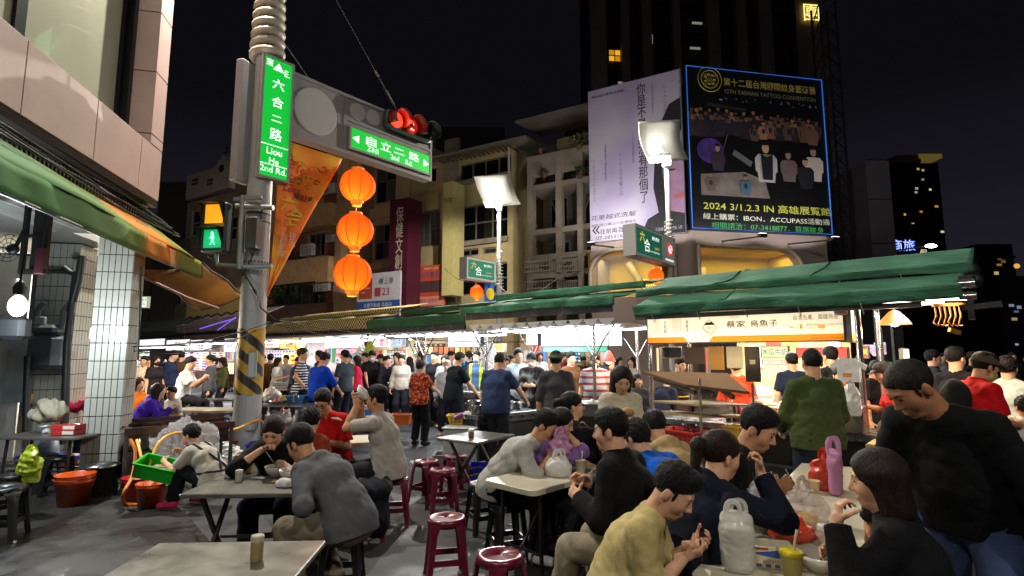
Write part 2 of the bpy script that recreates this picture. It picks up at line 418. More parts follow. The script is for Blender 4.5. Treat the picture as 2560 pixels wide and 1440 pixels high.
def person(label,at,face,h=1.70,sit=None,lean=0,curl=0,tilt=0,twist=0,hp=0,hy=0,hr=0,skin='l',hair='short',hcol='0d0b0b',top=('555555','short'),bottom=('1c1f28','long'),shoes='e0e0dc',rh=None,lh=None,rf=None,lf=None,fat=1.0,fem=False,near=None,curlf=(0.5,0.5),extras=(),group=None,layer=None,z0=0.0,seed=None,reb=None,leb=None,rn=None,ln=None,ease=0.014,headk=1.0,wr=1.0,show=('top','bottom','shoes'),ld=None,rd=None):
 """at = ground point under the head (sit: seat height), face = heading of the gaze; hands/feet given in the person's own frame (x right, y forward, z up)"""
 s=h/1.72;Y=at[1]
 if near is None:near=2 if Y<6.6 else(1 if Y<9.2 else 0)
 if seed is None:seed=abs(hash(label))%9973 if False else sum(ord(c)*(i+1)for i,c in enumerate(label))%9973
 hb=(.022,.015,.0115)[near];hh_=(.013,.009,.0058)[near];hf=(.013,.009,.0048)[near]
 hipz=(sit+0.085*s)if sit is not None else 0.925*s
 if sit is None and(rf or lf):hipz-=0.012
 pel=V3(0,0,hipz);dv=lambda a:rotz(R(-twist))@(roty(R(tilt))@V3(0,math.sin(R(a)),math.cos(R(a))))
 sx=rotz(R(-twist))@roty(R(tilt))@V3(1,0,0);hx=rotz(R(-twist*.3))@V3(1,0,0)
 wa=pel+dv(lean)*.14*s;ch=wa+dv(lean+curl*.5)*.20*s;nb=ch+dv(lean+curl)*.185*s
 wid=(.142 if fem else .166)*s*(0.5+.5*fat);shz=nb-dv(lean+curl)*.058*s
 nd=nrm(dv(lean+curl*.9)+rotz(R(-hy))@V3(0,math.sin(R(hp)),math.cos(R(hp))));hb0=nb+nd*.062*s
 HR=rotz(R(-hy))@rotx(R(-hp))@roty(R(hr));k=s*headk*1.03
 hc=hb0+HR@V3(0,.018,.105)*k
 H=lambda x,y,z:hc+HR@V3(x,y,z)*k
 B=[];T_=[];L_=[];S_=[]
 trunk=[Ell(pel+V3(0,-.01,.01),V3(.165,.125,.12)*s*(.55+.45*fat),rotz(R(-twist*.3)),.05),Cone(pel+dv(lean)*.05*s,wa,.118*s*fat,.108*s*fat,hx,1.32,.05),Cone(wa,ch,.108*s*fat,.118*s*(.6+.4*fat),sx,1.30,.05),Cone(ch,nb-dv(lean+curl)*.06*s,.116*s*(.6+.4*fat),.072*s,sx,1.45,.05)]
 if fat>1.12:trunk.append(Ell(wa+dv(lean)*.03*s+rotz(R(-twist))@V3(0,.07*(fat-.6),0),V3(.17,.15,.17)*s*(.5+.5*fat),None,.06))
 if fem:trunk+=[Ell(ch+rotz(R(-twist))@V3(sg*.07,.095,-.01)*s,V3(.058,.05,.058)*s,None,.05)for sg in(1,-1)]
 for sg in(1,-1):trunk.append(Cone(nb-dv(lean+curl)*.005*s+sx*sg*.035*s,shz+sx*sg*wid*.93,.045*s,.048*s*(.7+.3*fat),k=.05))
 B+=trunk;T_+=trunk
 B.append(Cone(nb-nd*.04*s,hb0+HR@V3(0,0,.03)*k,.061*s*(.7+.3*fat),.055*s,k=.03))
 hands=[];am=.7+.3*fat
 sl=top[1]if top else 'none'
 for sg,tgt,eb,nn,cf,dd0 in((1,rh,reb,rn,curlf[0],rd),(-1,lh,leb,ln,curlf[1],ld)):
  sh=shz+sx*sg*wid-rotz(R(-twist))@V3(0,.005,0)
  if tgt is None:tgt=sh+V3(sg*.10,.06,-.535)*s if sit is None else pel+V3(sg*.13,.30,.10)*s
  el,wrist=ik(sh,V3(*tgt),.285*s,.255*s,V3(*(eb or(sg*.5,-.6,-.8))))
  B+=[Cone(sh,el,.047*s*am,.038*s*am,k=.035),Cone(el,el+(wrist-el)*.35,.038*s*am,.040*s*am,k=.03),Cone(el+(wrist-el)*.35,wrist,.040*s*am,.027*s,k=.02)]
  dirn=nrm(wrist-el)if dd0 is None else V3(*dd0);pn=V3(*(nn or(-sg,0,-.25)));hp_,tv=hand_prims(wrist,dirn,pn,sg<0,cf,s*(.93 if fem else 1.0),near>0)
  hands.append((wrist,nrm(dirn),hp_,pn))
  lt=V3(-sx[0]*0,0,0)
  if sl=='short':T_.append(Cone(sh,sh+(el-sh)*.76,.053*s*am,.056*s*am,k=.04,cut=2))
  elif sl=='elbow':T_+=[Cone(sh,el,.056*s*am,.054*s*am,k=.04),Cone(el,el+(wrist-el)*.2,.053*s*am,.05*s,k=.02,cut=2)]
  elif sl=='long':T_+=[Cone(sh,el,.050*s*am,.046*s*am,k=.04),Cone(el,el+(wrist-el)*.93,.050*s*am,.036*s,k=.025,cut=2)]
  elif sl=='pushed':T_+=[Cone(sh,el,.056*s*am,.052*s*am,k=.04),Cone(el,el+(wrist-el)*.45,.052*s*am,.046*s,k=.025,cut=2)]
 legs=[];feet=[]
 for sg,tgt in((1,rf),(-1,lf)):
  hj=pel+hx*sg*.092*s+V3(0,0,-.01);lm=.75+.25*fat
  if tgt is None:tgt=(sg*.11*s,.02,.085*s)if sit is None else(sg*.14,.40*s,.085*s)
  kn,an=ik(hj,V3(*tgt),.435*s,.415*s,V3(sg*.12,1,.25))
  fw=V3(sg*.18,1,0);fw=nrm(fw)
  lp=[Cone(hj,kn,.086*s*lm,.056*s*lm,k=.035),Cone(kn,kn+(an-kn)*.4,.056*s*lm,.054*s*lm,k=.03),Cone(kn+(an-kn)*.4,an,.054*s*lm,.038*s,k=.02)]
  B+=lp;hl=an+V3(0,-.03,-.045)*s-fw*.0;toe=an+fw*.15*s+V3(0,0,-.055)*s
  B.append(Cone(hl+V3(0,0,.012),toe,.036*s,.026*s,np.cross(fw,V3(0,0,1)),1.25,k=.03))
  if bottom:
   if bottom[1]=='long':L_+=[Cone(hj,kn,.090*s*lm,.068*s*lm,k=.035),Cone(kn,kn+(an-kn)*.93,.068*s*lm,.058*s,k=.025,cut=2)]
   else:L_+=[Cone(hj,kn-(kn-hj)*.05,.092*s*lm,.076*s*lm,k=.035,cut=2)]
  S_.append([Cone(hl+V3(0,0,.010),toe+V3(0,0,.008),.040*s,.032*s,np.cross(fw,V3(0,0,1)),1.22,k=.02),Cone(an+V3(0,-.012,.0),hl+V3(0,0,.03),.042*s,.042*s,k=.02)])
  feet.append((an,fw))
 HD=[Ell(H(0,-.012,.032),V3(.0755,.096,.088)*k,HR,.02),Ell(H(0,.028,-.03),V3(.0615,.064,.088)*k*(1,1,1),HR,.03),Ell(H(0,.052,-.098),V3(.031,.03,.022)*k,HR,.03),Cone(H(0,-.01,-.05),H(0,-.012,-.13),.05*k,.05*k,k=.03)]
 if near>0 or True:
  HD+=[Cone(H(0,.086,.012),H(0,.107,-.032),.008*k,.0125*k,k=.012),Cone(H(-.011,.096,-.037),H(.011,.096,-.037),.009*k,.009*k,k=.006),Cone(H(-.036,.079,.024),H(.036,.079,.024),.0095*k,.0095*k,k=.018)]
  for sg in(1,-1):HD+=[Ell(H(sg*.036,.052,-.03),V3(.026,.026,.03)*k,HR,.03),Ell(H(sg*.079,-.012,-.012),rotz(0)@V3(.011,.020,.033)*k,HR@rotz(R(sg*18)),.008)]
  if near==2:
   HD+=[Cone(H(-.018,.0855,-.066),H(.018,.0855,-.066),.0075*k,.0075*k,k=.008),Cone(H(-.014,.085,-.079),H(.014,.085,-.079),.0078*k,.0078*k,k=.008)]
   HD+=[Ell(H(sg*.031,.098,.004),V3(.017,.012,.011)*k,HR,.012,sub=True)for sg in(1,-1)]
   HD+=[Ell(H(sg*.031,.0765,.003),V3(.0145,.0125,.0125)*k,HR,.004)for sg in(1,-1)]
 allp=B+HD+[q for hd in hands for q in hd[2]]
 parts=[]
 neckp=hb0+HR@V3(0,0,.012)*k;planes=[(neckp,nrm(neckp-nb))]
 bodyF=B
 if near==0:
  parts.append(blob(allp,hb))
 else:
  bb=[p.bounds(2.5*hb)for p in B];lo=np.min([q[0]for q in bb],0);hi=np.max([q[1]for q in bb],0)
  F=field(B,lo,hi,hb);parts.append(surface(F,lo,hb))
  b2=[p.bounds(2.5*hh_)for p in HD if not p.sub];lo=np.min([q[0]for q in b2],0);hi=np.max([q[1]for q in b2],0)
  parts.append(blob(HD+B[len(trunk):len(trunk)+1],hh_,box=(lo,hi)))
  for wp,dd,hp_,pn in hands:
   b2=[p.bounds(2.5*hf)for p in hp_];lo=np.min([q[0]for q in b2],0);hi=np.max([q[1]for q in b2],0)
   ex=[Cone(wp-dd*.05*s,wp+dd*.02*s,.028*s,.024*s,k=.012)]
   parts.append(blob(ex+hp_,hf,box=(np.minimum(lo,wp-.05),np.maximum(hi,wp+.05))))
 ofs=rotz(R(-face))@V3(hc[0],hc[1],0);at=(at[0]-ofs[0],at[1]-ofs[1])
 body=link('person',to_mesh('person',parts,skin_mat(skin)),None,(at[0],at[1],z0+(at[2]if len(at)>2 else 0)),R(-face),label=label,category='person',group=group)
 if bottom and 'bottom' in show:
  hip=[Ell(pel+V3(0,-.012,.0),V3(.168,.13,.125)*s*(.55+.45*fat),None,.05),Cone(pel,pel+dv(lean)*.07*s,.122*s*fat,.116*s*fat,hx,1.36,.05)]
  link('trousers' if bottom[1]=='long' else 'shorts',to_mesh('trousers',[blob(hip+L_,hb,.012,.007*wr,30,seed=seed,ridge=True)],CL(bottom[0])),body)
 if top and 'top' in show:
  hemd=dv(lean*.6);hem=pel-hemd*(.085 if not(layer and 'coat' in layer)else .02)*s
  q=T_+[Ell(pel+V3(0,-.012,.0),V3(.176,.138,.132)*s*(.55+.45*fat),None,.05),Cone(pel-hemd*.12*s,wa,(.126+(.02 if sit is not None else 0))*s*fat,.114*s*fat,hx,1.36,.05)]
  if 'hood' in top:q+=[Ell(nb+dv(lean+curl)*.015-rotz(R(-twist))@V3(0,.085,0)*s,V3(.10,.055,.075)*s,None,.03)]
  if 'collar' in top:q+=[Cone(nb-nd*.02,nb+nd*.045*s,.068*s,.066*s,k=.02,cut=2)]
  q.append(Cone(nb+nd*.004*s,hb0+nd*.2,(.063 if 'collar' not in top else .058)*s,.07*s,k=.008,sub=True))
  if 'vneck' in top:q.append(Ell(nb+rotz(R(-twist))@V3(0,.10,-.05)*s,V3(.04,.06,.09)*s,None,.008,sub=True))
  link('jacket' if 'jacket' in top else 'shirt',to_mesh('shirt',[blob(q,hb*(.85 if near==2 else 1),ease-.005,.0062*wr,34,planes=[(hem,-hemd)],seed=seed+1,ridge=True)],top[2]if len(top)>2 and not isinstance(top[2],str)else CL(top[0])),body)
 if shoes and 'shoes' in show:
  for sh_ in S_:link('shoe',to_mesh('shoe',[blob(sh_,hb*.8,.004)],CL(shoes)),body)
 def hp_plane(p0,p1):
  d=nrm(HR@V3(0,p1[0]-p0[0],p1[1]-p0[1]));return(H(0,*p0),-nrm(np.cross(HR@V3(1,0,0),-d)),.012,.0022)
 hn=hair_mat(hcol);Q=[Ell(H(0,-.0135,.036),V3(.0785,.0995,.0925)*k,HR,.02),Ell(H(0,-.015,.062),V3(.081,.098,.080)*k,HR,.02)];pl=[];nz=.0016
 fcut=Ell(H(0,.105,-.055),V3(.066,.06,.125)*k,HR,.012,sub=True)
 if hair in('short','fade','quiff'):
  pl=[hp_plane((.09,.064),(-.105,-.105 if hair=='short' else-.055))]
  if hair!='short' and near:link('hair_fade',to_mesh('fade',[blob([Ell(H(0,-.0125,.033),V3(.0775,.0980,.0900)*k,HR,.01)],hh_,.0008,planes=[hp_plane((.088,.060),(-.105,-.115))])],M('stubble','33261f',.7,var=.3,scale=80)),body)
  if hair=='quiff':Q.append(Ell(H(0,.045,.105),V3(.06,.05,.035)*k,HR,.02))
  else:Q+=[Ell(H(0,.018,.092),V3(.060,.062,.040)*k,HR,.03)]
 elif hair=='mop':
  Q=[Ell(H(0,-.015,.035),V3(.088,.108,.104)*k,HR,.015)];pl=[hp_plane((.1,.045),(-.11,-.09))];nz=.006
 elif hair=='buzz':
  Q=[Ell(H(0,-.013,.034),V3(.0785,.0995,.0905)*k,HR,.015)];pl=[hp_plane((.09,.066),(-.105,-.105))];nz=.0005
 elif hair in('bob','long','pony','bun'):
  Q=[Ell(H(0,-.016,.038),V3(.088,.109,.097)*k,HR,.02)]
  if hair in('bob','long'):
   ln_=-.125 if hair=='bob' else-.30
   Q+=[Cone(H(sg*.062,-.02,.03),H(sg*.07,-.03,ln_),.034*k,.03*k,HR@V3(0,1,0),1.5,.03)for sg in(1,-1)]+[Cone(H(0,-.06,.02),H(0,-.075,ln_-.01),.055*k,.042*k,HR@V3(1,0,0),1.5,.03)]
  else:
   pl=[hp_plane((.1,.045),(-.115,-.085))]
   if hair=='pony':Q+=[Cone(H(0,-.10,.045),H(0,-.15,.03),.022*k,.034*k,k=.01),Cone(H(0,-.15,.03),H(0,-.155,-.14),.036*k,.016*k,k=.02)]
   else:Q+=[Ell(H(0,-.115,.05),V3(.04,.035,.04)*k,HR,.01)]
  Q.append(fcut);nz=.0006
 if hair!='bald':
  link('hair',to_mesh('hair',([blob([Ell(H(sg*.0705,.024,.002),V3(.0055,.0085,.028)*k,HR,.01)],.0035)for sg in(1,-1)]if near==2 and not fem else[])+[blob(Q,(.013,.008,.0046)[near],0.0035,nz*(1 if near else .3),(0,210,260)[near]or 100,planes=pl,seed=seed+2,groove=(hc,HR,(0,.0008,.0012)[near]*(.4 if hair in('buzz','bob','long','pony')else 1))if near else None)],hn),body)
 fx=lambda c,r:Ell(c,r,HR)
 def small(name,prims,mat,hs,planes=()):
  return link(name,to_mesh(name,[blob(prims,hs,planes=planes)],mat),body)
 masked='mask' in[e[0]for e in extras]
 if near>0 or(Y<14.5 and abs(((face+180)%360)-180)>90):
  dk=M('eye_dark','0a0807',0.25,var=0)
  for sg in(1,-1):
   mb=MB(Matrix.Translation(Vector(H(sg*.031,.0875,.003)))@Matrix(HR.tolist()).to_4x4())
   mb.ball((0,0,0),.0125*k,10,6,(1.0,.32,.42 if near==2 else .5));mb.build('eye',dk,body)
   mb=MB();mb.tube([H(sg*.016,.092,.022),H(sg*.032,.0905,.0265),H(sg*.048,.078,.023)],[.0028*k,.0034*k,.002*k],6);mb.build('eyebrow',hn,body)
  if not masked:
   mb=MB();mb.tube([H(-.017,.0885,-.0762),H(-.007,.0925,-.0722),H(.007,.0925,-.0722),H(.017,.0885,-.0762)],[.0015*k,.0045*k,.0045*k,.0015*k],6);mb.build('mouth',M('lips_'+('r' if fem else 'n'),'a5605a' if fem else '96604e',0.5,var=0),body)
 for e in extras:
  if e[0]=='mask':
   small('face_mask',[Ell(H(0,.034,-.065),V3(.067,.072,.062)*k,HR,.02),Ell(H(0,.08,-.045),V3(.035,.045,.04)*k,HR,.03)],CL(e[1]),hh_,planes=[(H(0,.02,0),HR@V3(0,-1,0)),(H(0,.1,-.012),nrm(HR@V3(0,.25,1)))])
  elif e[0]=='glasses':
   mb=MB()
   for sg in(1,-1):
    mb.tube([H(sg*.033+.023*math.cos(a),.103-abs(.023*math.cos(a))*.12,.002+.017*math.sin(a))for a in np.linspace(0,2*math.pi,13)[:-1]],.0017*k*(1.3),5,closed=True)
    mb.bar(H(sg*.056,.098,.006),H(sg*.08,-.01,.0),.003*k)
   mb.bar(H(-.011,.102,.004),H(.011,.102,.004),.003*k);mb.build('glasses',PT('111111',.3),body)
  elif e[0]=='cap':
   small('cap',[Ell(H(0,-.012,.046),V3(.092,.112,.098)*k,HR,.01)]+([Ell(H(0,.12,.052),V3(.07,.07,.012)*k,HR@rotx(R(-12)),.01)]if len(e)<3 else[Ell(H(0,-.012,.045),V3(.118,.14,.016)*k,HR,.02)]),CL(e[1]),hh_,planes=[(H(0,0,.03),HR@V3(0,.1,-1))])
  elif e[0]=='strap':
   pts=[]
   for t in np.linspace(0,1,9):
    c=shz+(pel-shz)*t;ang=math.pi*t
    pts.append(c+sx*(e[2]*.12*(1-2.0*t))*s+rotz(R(-twist))@V3(0,-.155,0)*s*fat*(.75+.25*math.sin(ang)))
   mb=MB();mb.tube(pts,.016,6);mb.build('strap',CL(e[1]),body)
  elif e[0]=='apron':
   for sg in(1,-1):
    pts=[shz+sx*sg*.11*s+V3(0,.06,.06)*s,shz+sx*sg*.10*s+V3(0,-.07,.045)*s]+[shz+(wa-shz)*t+sx*sg*(.1-.16*t)*s+rotz(R(-twist))@V3(0,-.145*fat,0)*s for t in(.25,.5,.75,1)]
    mb=MB();mb.tube(snap(body,'shirt',[pts[0]*(1-t)+pts[1]*t for t in(0,.5,1)]+pts[2:]),.014,6);mb.build('apron_strap',CL(e[1]),body)
   mb=MB();mb.tube(snap(body,'shirt',[wa+rotz(a)@V3(0,.155*fat,0)*s for a in np.linspace(0,6.28,17)[:-1]]),.012,6,closed=True);mb.build('apron_string',CL(e[1]),body)
  elif e[0]=='skirt':
   kn=[p for p in L_ if p.cut][:]
   q=[Ell(pel+V3(0,-.02,-.0),V3(.185,.16,.15)*s*fat,None,.05),Cone(pel+V3(0,-.08,0),V3(0,-.14,e[2]),.10*s,.13*s,V3(1,0,0),1.7,.06,cut=2),Cone(pel+V3(0,.02,.02),pel+V3(0,.16,-.02),.12*s,.11*s,V3(1,0,0),1.4,.05)]
   link('coat_tail',to_mesh('coat',[blob(q,hb,.012,.012,18,seed=seed+5)],CL(e[1])),body)
  elif e[0]=='backpack':
   c=(ch+nb)/2-rotz(R(-twist))@V3(0,.19,.06)*s
   link('backpack',to_mesh('pack',[blob([Ell(c,V3(.15,.10,.2)*s,rotz(R(-twist)),.03)],hb,0,.006,20)],CL(e[1])),body)
  elif e[0]=='print':
   c=ch+rotz(R(-twist))@V3(0,(.145 if len(e)<5 else-.155)*s*(.6+.4*fat),0)
   up=dv(lean+curl*.5);xd=-sx if len(e)<5 else sx
   letter(e[1],E_p(e[2]),body,Vector(c)+Vector(nrm(np.cross(xd,up)))*.03,h=e[3],xdir=xd,ydir=up,bold=.02,name='print')
 body['_']=0;del body['_']
 body_info=dict(hc=hc,H=H,HR=HR,hands=hands,pel=pel,nb=nb,ch=ch,sx=sx)
 return body,body_info
def snap(o,name,pts,off=.004):
 for c in KIDS(o):
  if c.name.split('.')[0]==name:
   n=len(c.data.vertices);a=np.empty(n*3,np.float32);c.data.vertices.foreach_get('co',a);a=a.reshape(-1,3);b=np.empty(n*3,np.float32);c.data.vertices.foreach_get('normal',b);b=b.reshape(-1,3);out=[]
   for p in pts:i=int(((a-np.asarray(p))**2).sum(1).argmin());out.append(tuple(a[i]+b[i]*off))
   return out
 return pts
def E_p(c):return PT(c,.8)
def wpos(o,p):
 """a point of a figure's own frame in the world"""
 return Matrix.Translation(o.location)@Matrix.Rotation(o.rotation_euler.z,4,'Z')@Vector(p)
# ground
def ground_mat(name,base,wet,rough,scale=1.0,bumpk=0.35):
 m=bpy.data.materials.new(name);m.use_nodes=True;n=m.node_tree.nodes;l=m.node_tree.links;b=n['Principled BSDF']
 tc=n.new('ShaderNodeTexCoord')
 def noise(s,d=5,r=.6):
  z=n.new('ShaderNodeTexNoise');z.inputs['Scale'].default_value=s*scale;z.inputs['Detail'].default_value=d;z.inputs['Roughness'].default_value=r;l.new(tc.outputs['Object'],z.inputs['Vector']);return z.outputs['Fac']
 def ramp(f,a,b_,ca,cb):
  r=n.new('ShaderNodeValToRGB');r.color_ramp.elements[0].position=a;r.color_ramp.elements[1].position=b_;r.color_ramp.elements[0].color=ca;r.color_ramp.elements[1].color=cb;l.new(f,r.inputs[0]);return r.outputs[0]
 g=lambda k:(base[0]*k,base[1]*k,base[2]*k,1)
 big=ramp(noise(.55),.3,.7,g(.8),g(1.15));fine=ramp(noise(90,3),.3,.7,(.55,.55,.55,1),(1.3,1.3,1.3,1))
 mx=n.new('ShaderNodeMix');mx.data_type='RGBA';mx.blend_type='MULTIPLY';mx.inputs['Factor'].default_value=1;l.new(big,mx.inputs[6]);l.new(fine,mx.inputs[7])
 spots=ramp(noise(3.2,6,.75),.58,.72,(1,1,1,1),(.7,.7,.7,1))
 m2=n.new('ShaderNodeMix');m2.data_type='RGBA';m2.blend_type='MULTIPLY';m2.inputs['Factor'].default_value=1;l.new(mx.outputs[2],m2.inputs[6]);l.new(spots,m2.inputs[7])
 l.new(m2.outputs[2],b.inputs['Base Color'])
 vo=n.new('ShaderNodeTexVoronoi');vo.feature='DISTANCE_TO_EDGE';vo.inputs['Scale'].default_value=.55*scale;wv=n.new('ShaderNodeMix');wv.data_type='RGBA';wv.inputs['Factor'].default_value=.12;nzc=n.new('ShaderNodeTexNoise');nzc.inputs['Scale'].default_value=2.6;nzc.inputs['Detail'].default_value=5;l.new(tc.outputs['Object'],nzc.inputs['Vector']);l.new(tc.outputs['Object'],wv.inputs[6]);l.new(nzc.outputs['Color'],wv.inputs[7]);l.new(wv.outputs[2],vo.inputs['Vector'])
 ck=ramp(vo.outputs['Distance'],.004,.012,(.35,.35,.35,1),(1,1,1,1));m3=n.new('ShaderNodeMix');m3.data_type='RGBA';m3.blend_type='MULTIPLY';m3.inputs['Factor'].default_value=1;l.new(m2.outputs[2],m3.inputs[6]);l.new(ck,m3.inputs[7]);l.new(m3.outputs[2],b.inputs['Base Color'])
 rr=ramp(noise(.9,4),.42,.62,(rough,rough,rough,1),(wet,wet,wet,1));l.new(rr,b.inputs['Roughness'])
 bp=n.new('ShaderNodeBump');bp.inputs['Strength'].default_value=bumpk;bp.inputs['Distance'].default_value=.01;l.new(noise(140,2),bp.inputs['Height']);l.new(bp.outputs[0],b.inputs['Normal'])
 return m
def sheet(name,poly,z,mat,**k):
 mb=MB();mb.add([(p[0],p[1],z)for p in poly],[tuple(range(len(poly)))]);return mb.build(name,mat,None,**k)
ASPH=ground_mat('asphalt',(.025,.026,.030),.30,.75)
CONC=ground_mat('worn_concrete',(.040,.037,.034),.13,.5,1.3,.15)
PATCH=ground_mat('coarse_asphalt',(.025,.024,.023),.45,.85,1.7,.7)
sheet('ground',[(-600,-300),(600,-300),(600,900),(-600,900)],0.0,ASPH,kind='structure')
def gp(px,py):p=G(px,py);return(p.x,p.y)
sheet('pavement',[(-30,-3),(-1.35,-3),gp(500,1440),gp(560,1395),gp(470,1290),gp(585,1215),gp(560,1150),(-8,13),(-30,13)],.004,CONC,kind='structure')
sheet('road_patch',[gp(690,1335),gp(640,1260),gp(760,1180),gp(940,1180),gp(1010,1290),gp(880,1420)],.004,PATCH,kind='structure')
wp=M('worn_white_paint','b0aea6',.7,var=.3,scale=9,dirt=.7)
mb=MB()
for a in((1030,1158,1180,1144),(2500,1217,2600,1207)):
 p=G(a[0],a[1]);q=G(a[2],a[3]);d=(q-p).normalized();s_=Vector((-d.y,d.x,0))*.16
 mb.add([p-s_+Vector((0,0,.006)),q-s_+Vector((0,0,.006)),q+s_+Vector((0,0,.006)),p+s_+Vector((0,0,.006))],[(0,1,2,3)])
mb.build('road_markings',wp,None,kind='structure')
# facades
def frame_rz(d):return math.atan2(d[1],d[0])
class Face:
 """a vertical facade: local x runs along it, y goes into the building, z up"""
 def __init__(s,A,d):s.A=Vector((A[0],A[1],0));s.d=Vector((d[0],d[1],0)).normalized();s.rz=frame_rz(s.d)
 def at(s,px,py):return onplane(px,py,s.A,s.d)
 def rect(s,r):
  x0,y0,x1,y1=r;ym=(y0+y1)/2;xm=(x0+x1)/2
  return s.at(x0,ym)[0],s.at(x1,ym)[0],s.at(xm,y1)[1],s.at(xm,y0)[1]
def wall_holes(mb,x0,x1,z0,z1,holes,th=.25,y=0.0):
 hs=[(max(x0,a),min(x1,b),max(z0,c),min(z1,e))for a,b,c,e in holes if min(x1,b)>max(x0,a)and min(z1,e)>max(z0,c)]
 xs=sorted({x0,x1}|{v for h in hs for v in h[:2]});zs=sorted({z0,z1}|{v for h in hs for v in h[2:]})
 for i in range(len(xs)-1):
  for j in range(len(zs)-1):
   cx,cz=(xs[i]+xs[i+1])/2,(zs[j]+zs[j+1])/2
   if any(h[0]<cx<h[1]and h[2]<cz<h[3]for h in hs):continue
   mb.add([(xs[i],y,zs[j]),(xs[i+1],y,zs[j]),(xs[i+1],y,zs[j+1]),(xs[i],y,zs[j+1])],[(0,1,2,3)])
 for a,b,c,e in hs:
  mb.add([(a,y,c),(b,y,c),(b,y,e),(a,y,e),(a,y+th,c),(b,y+th,c),(b,y+th,e),(a,y+th,e)],[(0,4,5,1),(1,5,6,2),(2,6,7,3),(3,7,4,0)])
GLASS_D=M('dark_window_glass','0c0e11',.08,var=.3,scale=1.5)
FRAME_A=M('window_aluminium','6d6a62',.45,.3,var=.15)
_UNIT={}
def unit_pane(mat):
 if mat.name not in _UNIT:_UNIT[mat.name]=MB().box((0,0,0),(1,1,1)).mesh('pane',mat)
 return _UNIT[mat.name]
def window(par,x0,x1,z0,z1,nx=2,nz=1,y=.12,fr=.05,glass=None,frame=None,lit=None):
 mb=MB();w=x1-x0;h=z1-z0
 for i in range(nx+1):
  c=min(max(x0+w*i/nx,x0+fr/2),x1-fr/2);mb.box((c,y,(z0+z1)/2),(fr,.06,h))
 for j in range(nz+1):
  c=min(max(z0+h*j/nz,z0+fr/2),z1-fr/2);mb.box(((x0+x1)/2,y-.004,c),(w,.058,fr))
 o=mb.build('window',frame or FRAME_A,par)
 for i in range(nx):
  for j in range(nz):
   g=glass[(i+j)%len(glass)]if isinstance(glass,list)else(glass or GLASS_D)
   p=link('pane',unit_pane(g),o,(x0+w*(i+.5)/nx,y+.022,z0+h*(j+.5)/nz));p.scale=(w/nx-fr,.012,h/nz-fr);p.rotation_euler=(R(random.uniform(-.6,.6)),0,R(random.uniform(-.8,.8)))
 return o
def building(name,label,F,x0,x1,ztop,depth,wall,holes_px=(),group=None,z0=0.0,cat='building',th=.25,roof=None):
 b=thing(name,label,cat,F.A,F.rz,group)
 holes=[F.rect(h)for h in holes_px]
 mb=MB();wall_holes(mb,x0,x1,z0,ztop,holes,th)
 mb.add([(x0,0,z0),(x0,depth,z0),(x0,depth,ztop),(x0,0,ztop)],[(0,3,2,1)]).add([(x1,0,z0),(x1,depth,z0),(x1,depth,ztop),(x1,0,ztop)],[(0,1,2,3)])
 mb.add([(x0,depth,z0),(x1,depth,z0),(x1,depth,ztop),(x0,depth,ztop)],[(0,3,2,1)]).add([(x0,0,ztop),(x1,0,ztop),(x1,depth,ztop),(x0,depth,ztop)],[(0,1,2,3)])
 if holes:mb.add([(x0,th+.02,z0),(x1,th+.02,z0),(x1,th+.02,ztop),(x0,th+.02,ztop)],[(0,1,2,3)])
 mb.build('wall',wall,b);return b,holes
def pbox(par,name,F,px,mat,y0=-.1,y1=.0,**k):
 x0,x1,z0,z1=F.rect(px);return MB().bbox((x0,y0,z0),(x1,y1,z1)).build(name,mat,par,**k)
def aircon(F,px,label,y=-.35):
 x0,x1,z0,z1=F.rect(px);w=x1-x0;h=z1-z0;p=F.A+F.d*x0+Vector((-F.d.y,F.d.x,0))*y;p.z=z0
 t=thing('air_conditioner',label,'air conditioner',p,F.rz,'air conditioners on the facades')
 MB().bevbox((w/2,.15,h/2),(w,.3,h),.02).build('casing',M('aircon_white','b5b2a8',.5,dirt=.5),t)
 mb=MB()
 for k in(.2,.32,.42):mb.tube([(w*.42+h*k*math.cos(a),-.008,h/2+h*k*math.sin(a))for a in np.linspace(0,6.283,17)[:-1]],.008,4,closed=True)
 mb.build('fan_grille',PT('333333'),t);return t
random.seed(7)
# the corner building on the left
FL=Face((-4.70,5.03),heading(-11.6))
pink=M('pale_stone_panel','b49a93',.5,var=.08,scale=2.2,bump=.03,dirt=.12)
tB=FL.at(232,400)[1];tT=FL.at(232,236)[1]
xc=FL.at(398,480)[0];xp=FL.at(378,340)[0]
lb=thing('corner_building','pale stone panelled corner building above a green awning at far left','building',FL.A,FL.rz)
mb=MB();mb.bbox((-9,.55,3.62),(xc-.06,9,16));mb.bbox((-9,.06,tT-.02),(xc-.05,.54,tT+.03));mb.build('wall',M('lb_core','6e675f',.8),lb)
seams=[-9,-6.5,-4.2,-1.9,FL.at(61,200)[0],FL.at(240,324)[0],FL.at(351,402)[0],xc]
for a,b in zip(seams[:-1],seams[1:]):MB().bevbox(((a+b)/2,.03,(tB+tT)/2),(b-a-.012,.06,tT-tB),.004).build('stone_panel',pink,lb)
pz=[tT+.01]+[FL.at(392,y)[1]for y in(345,180,15)]+[12,14,16];pz=sorted(set(max(z,tT+.01)for z in pz))
for a,b in zip(pz[:-1],pz[1:]):
 if b-a>.1:MB().bevbox(((xp+xc)/2,.25,(a+b)/2),(xc-xp,.5,b-a-.014),.004).build('stone_panel',pink,lb)
xs=[-9,-5,-2,FL.at(8,30)[0],FL.at(145,150)[0],xp-.12]
wf=M('dark_window_frame','0e1013',.35,.4)
blind=M('blind_behind_glass','8f8f7d',.35,var=.10,scale=1.1,coat=.5)
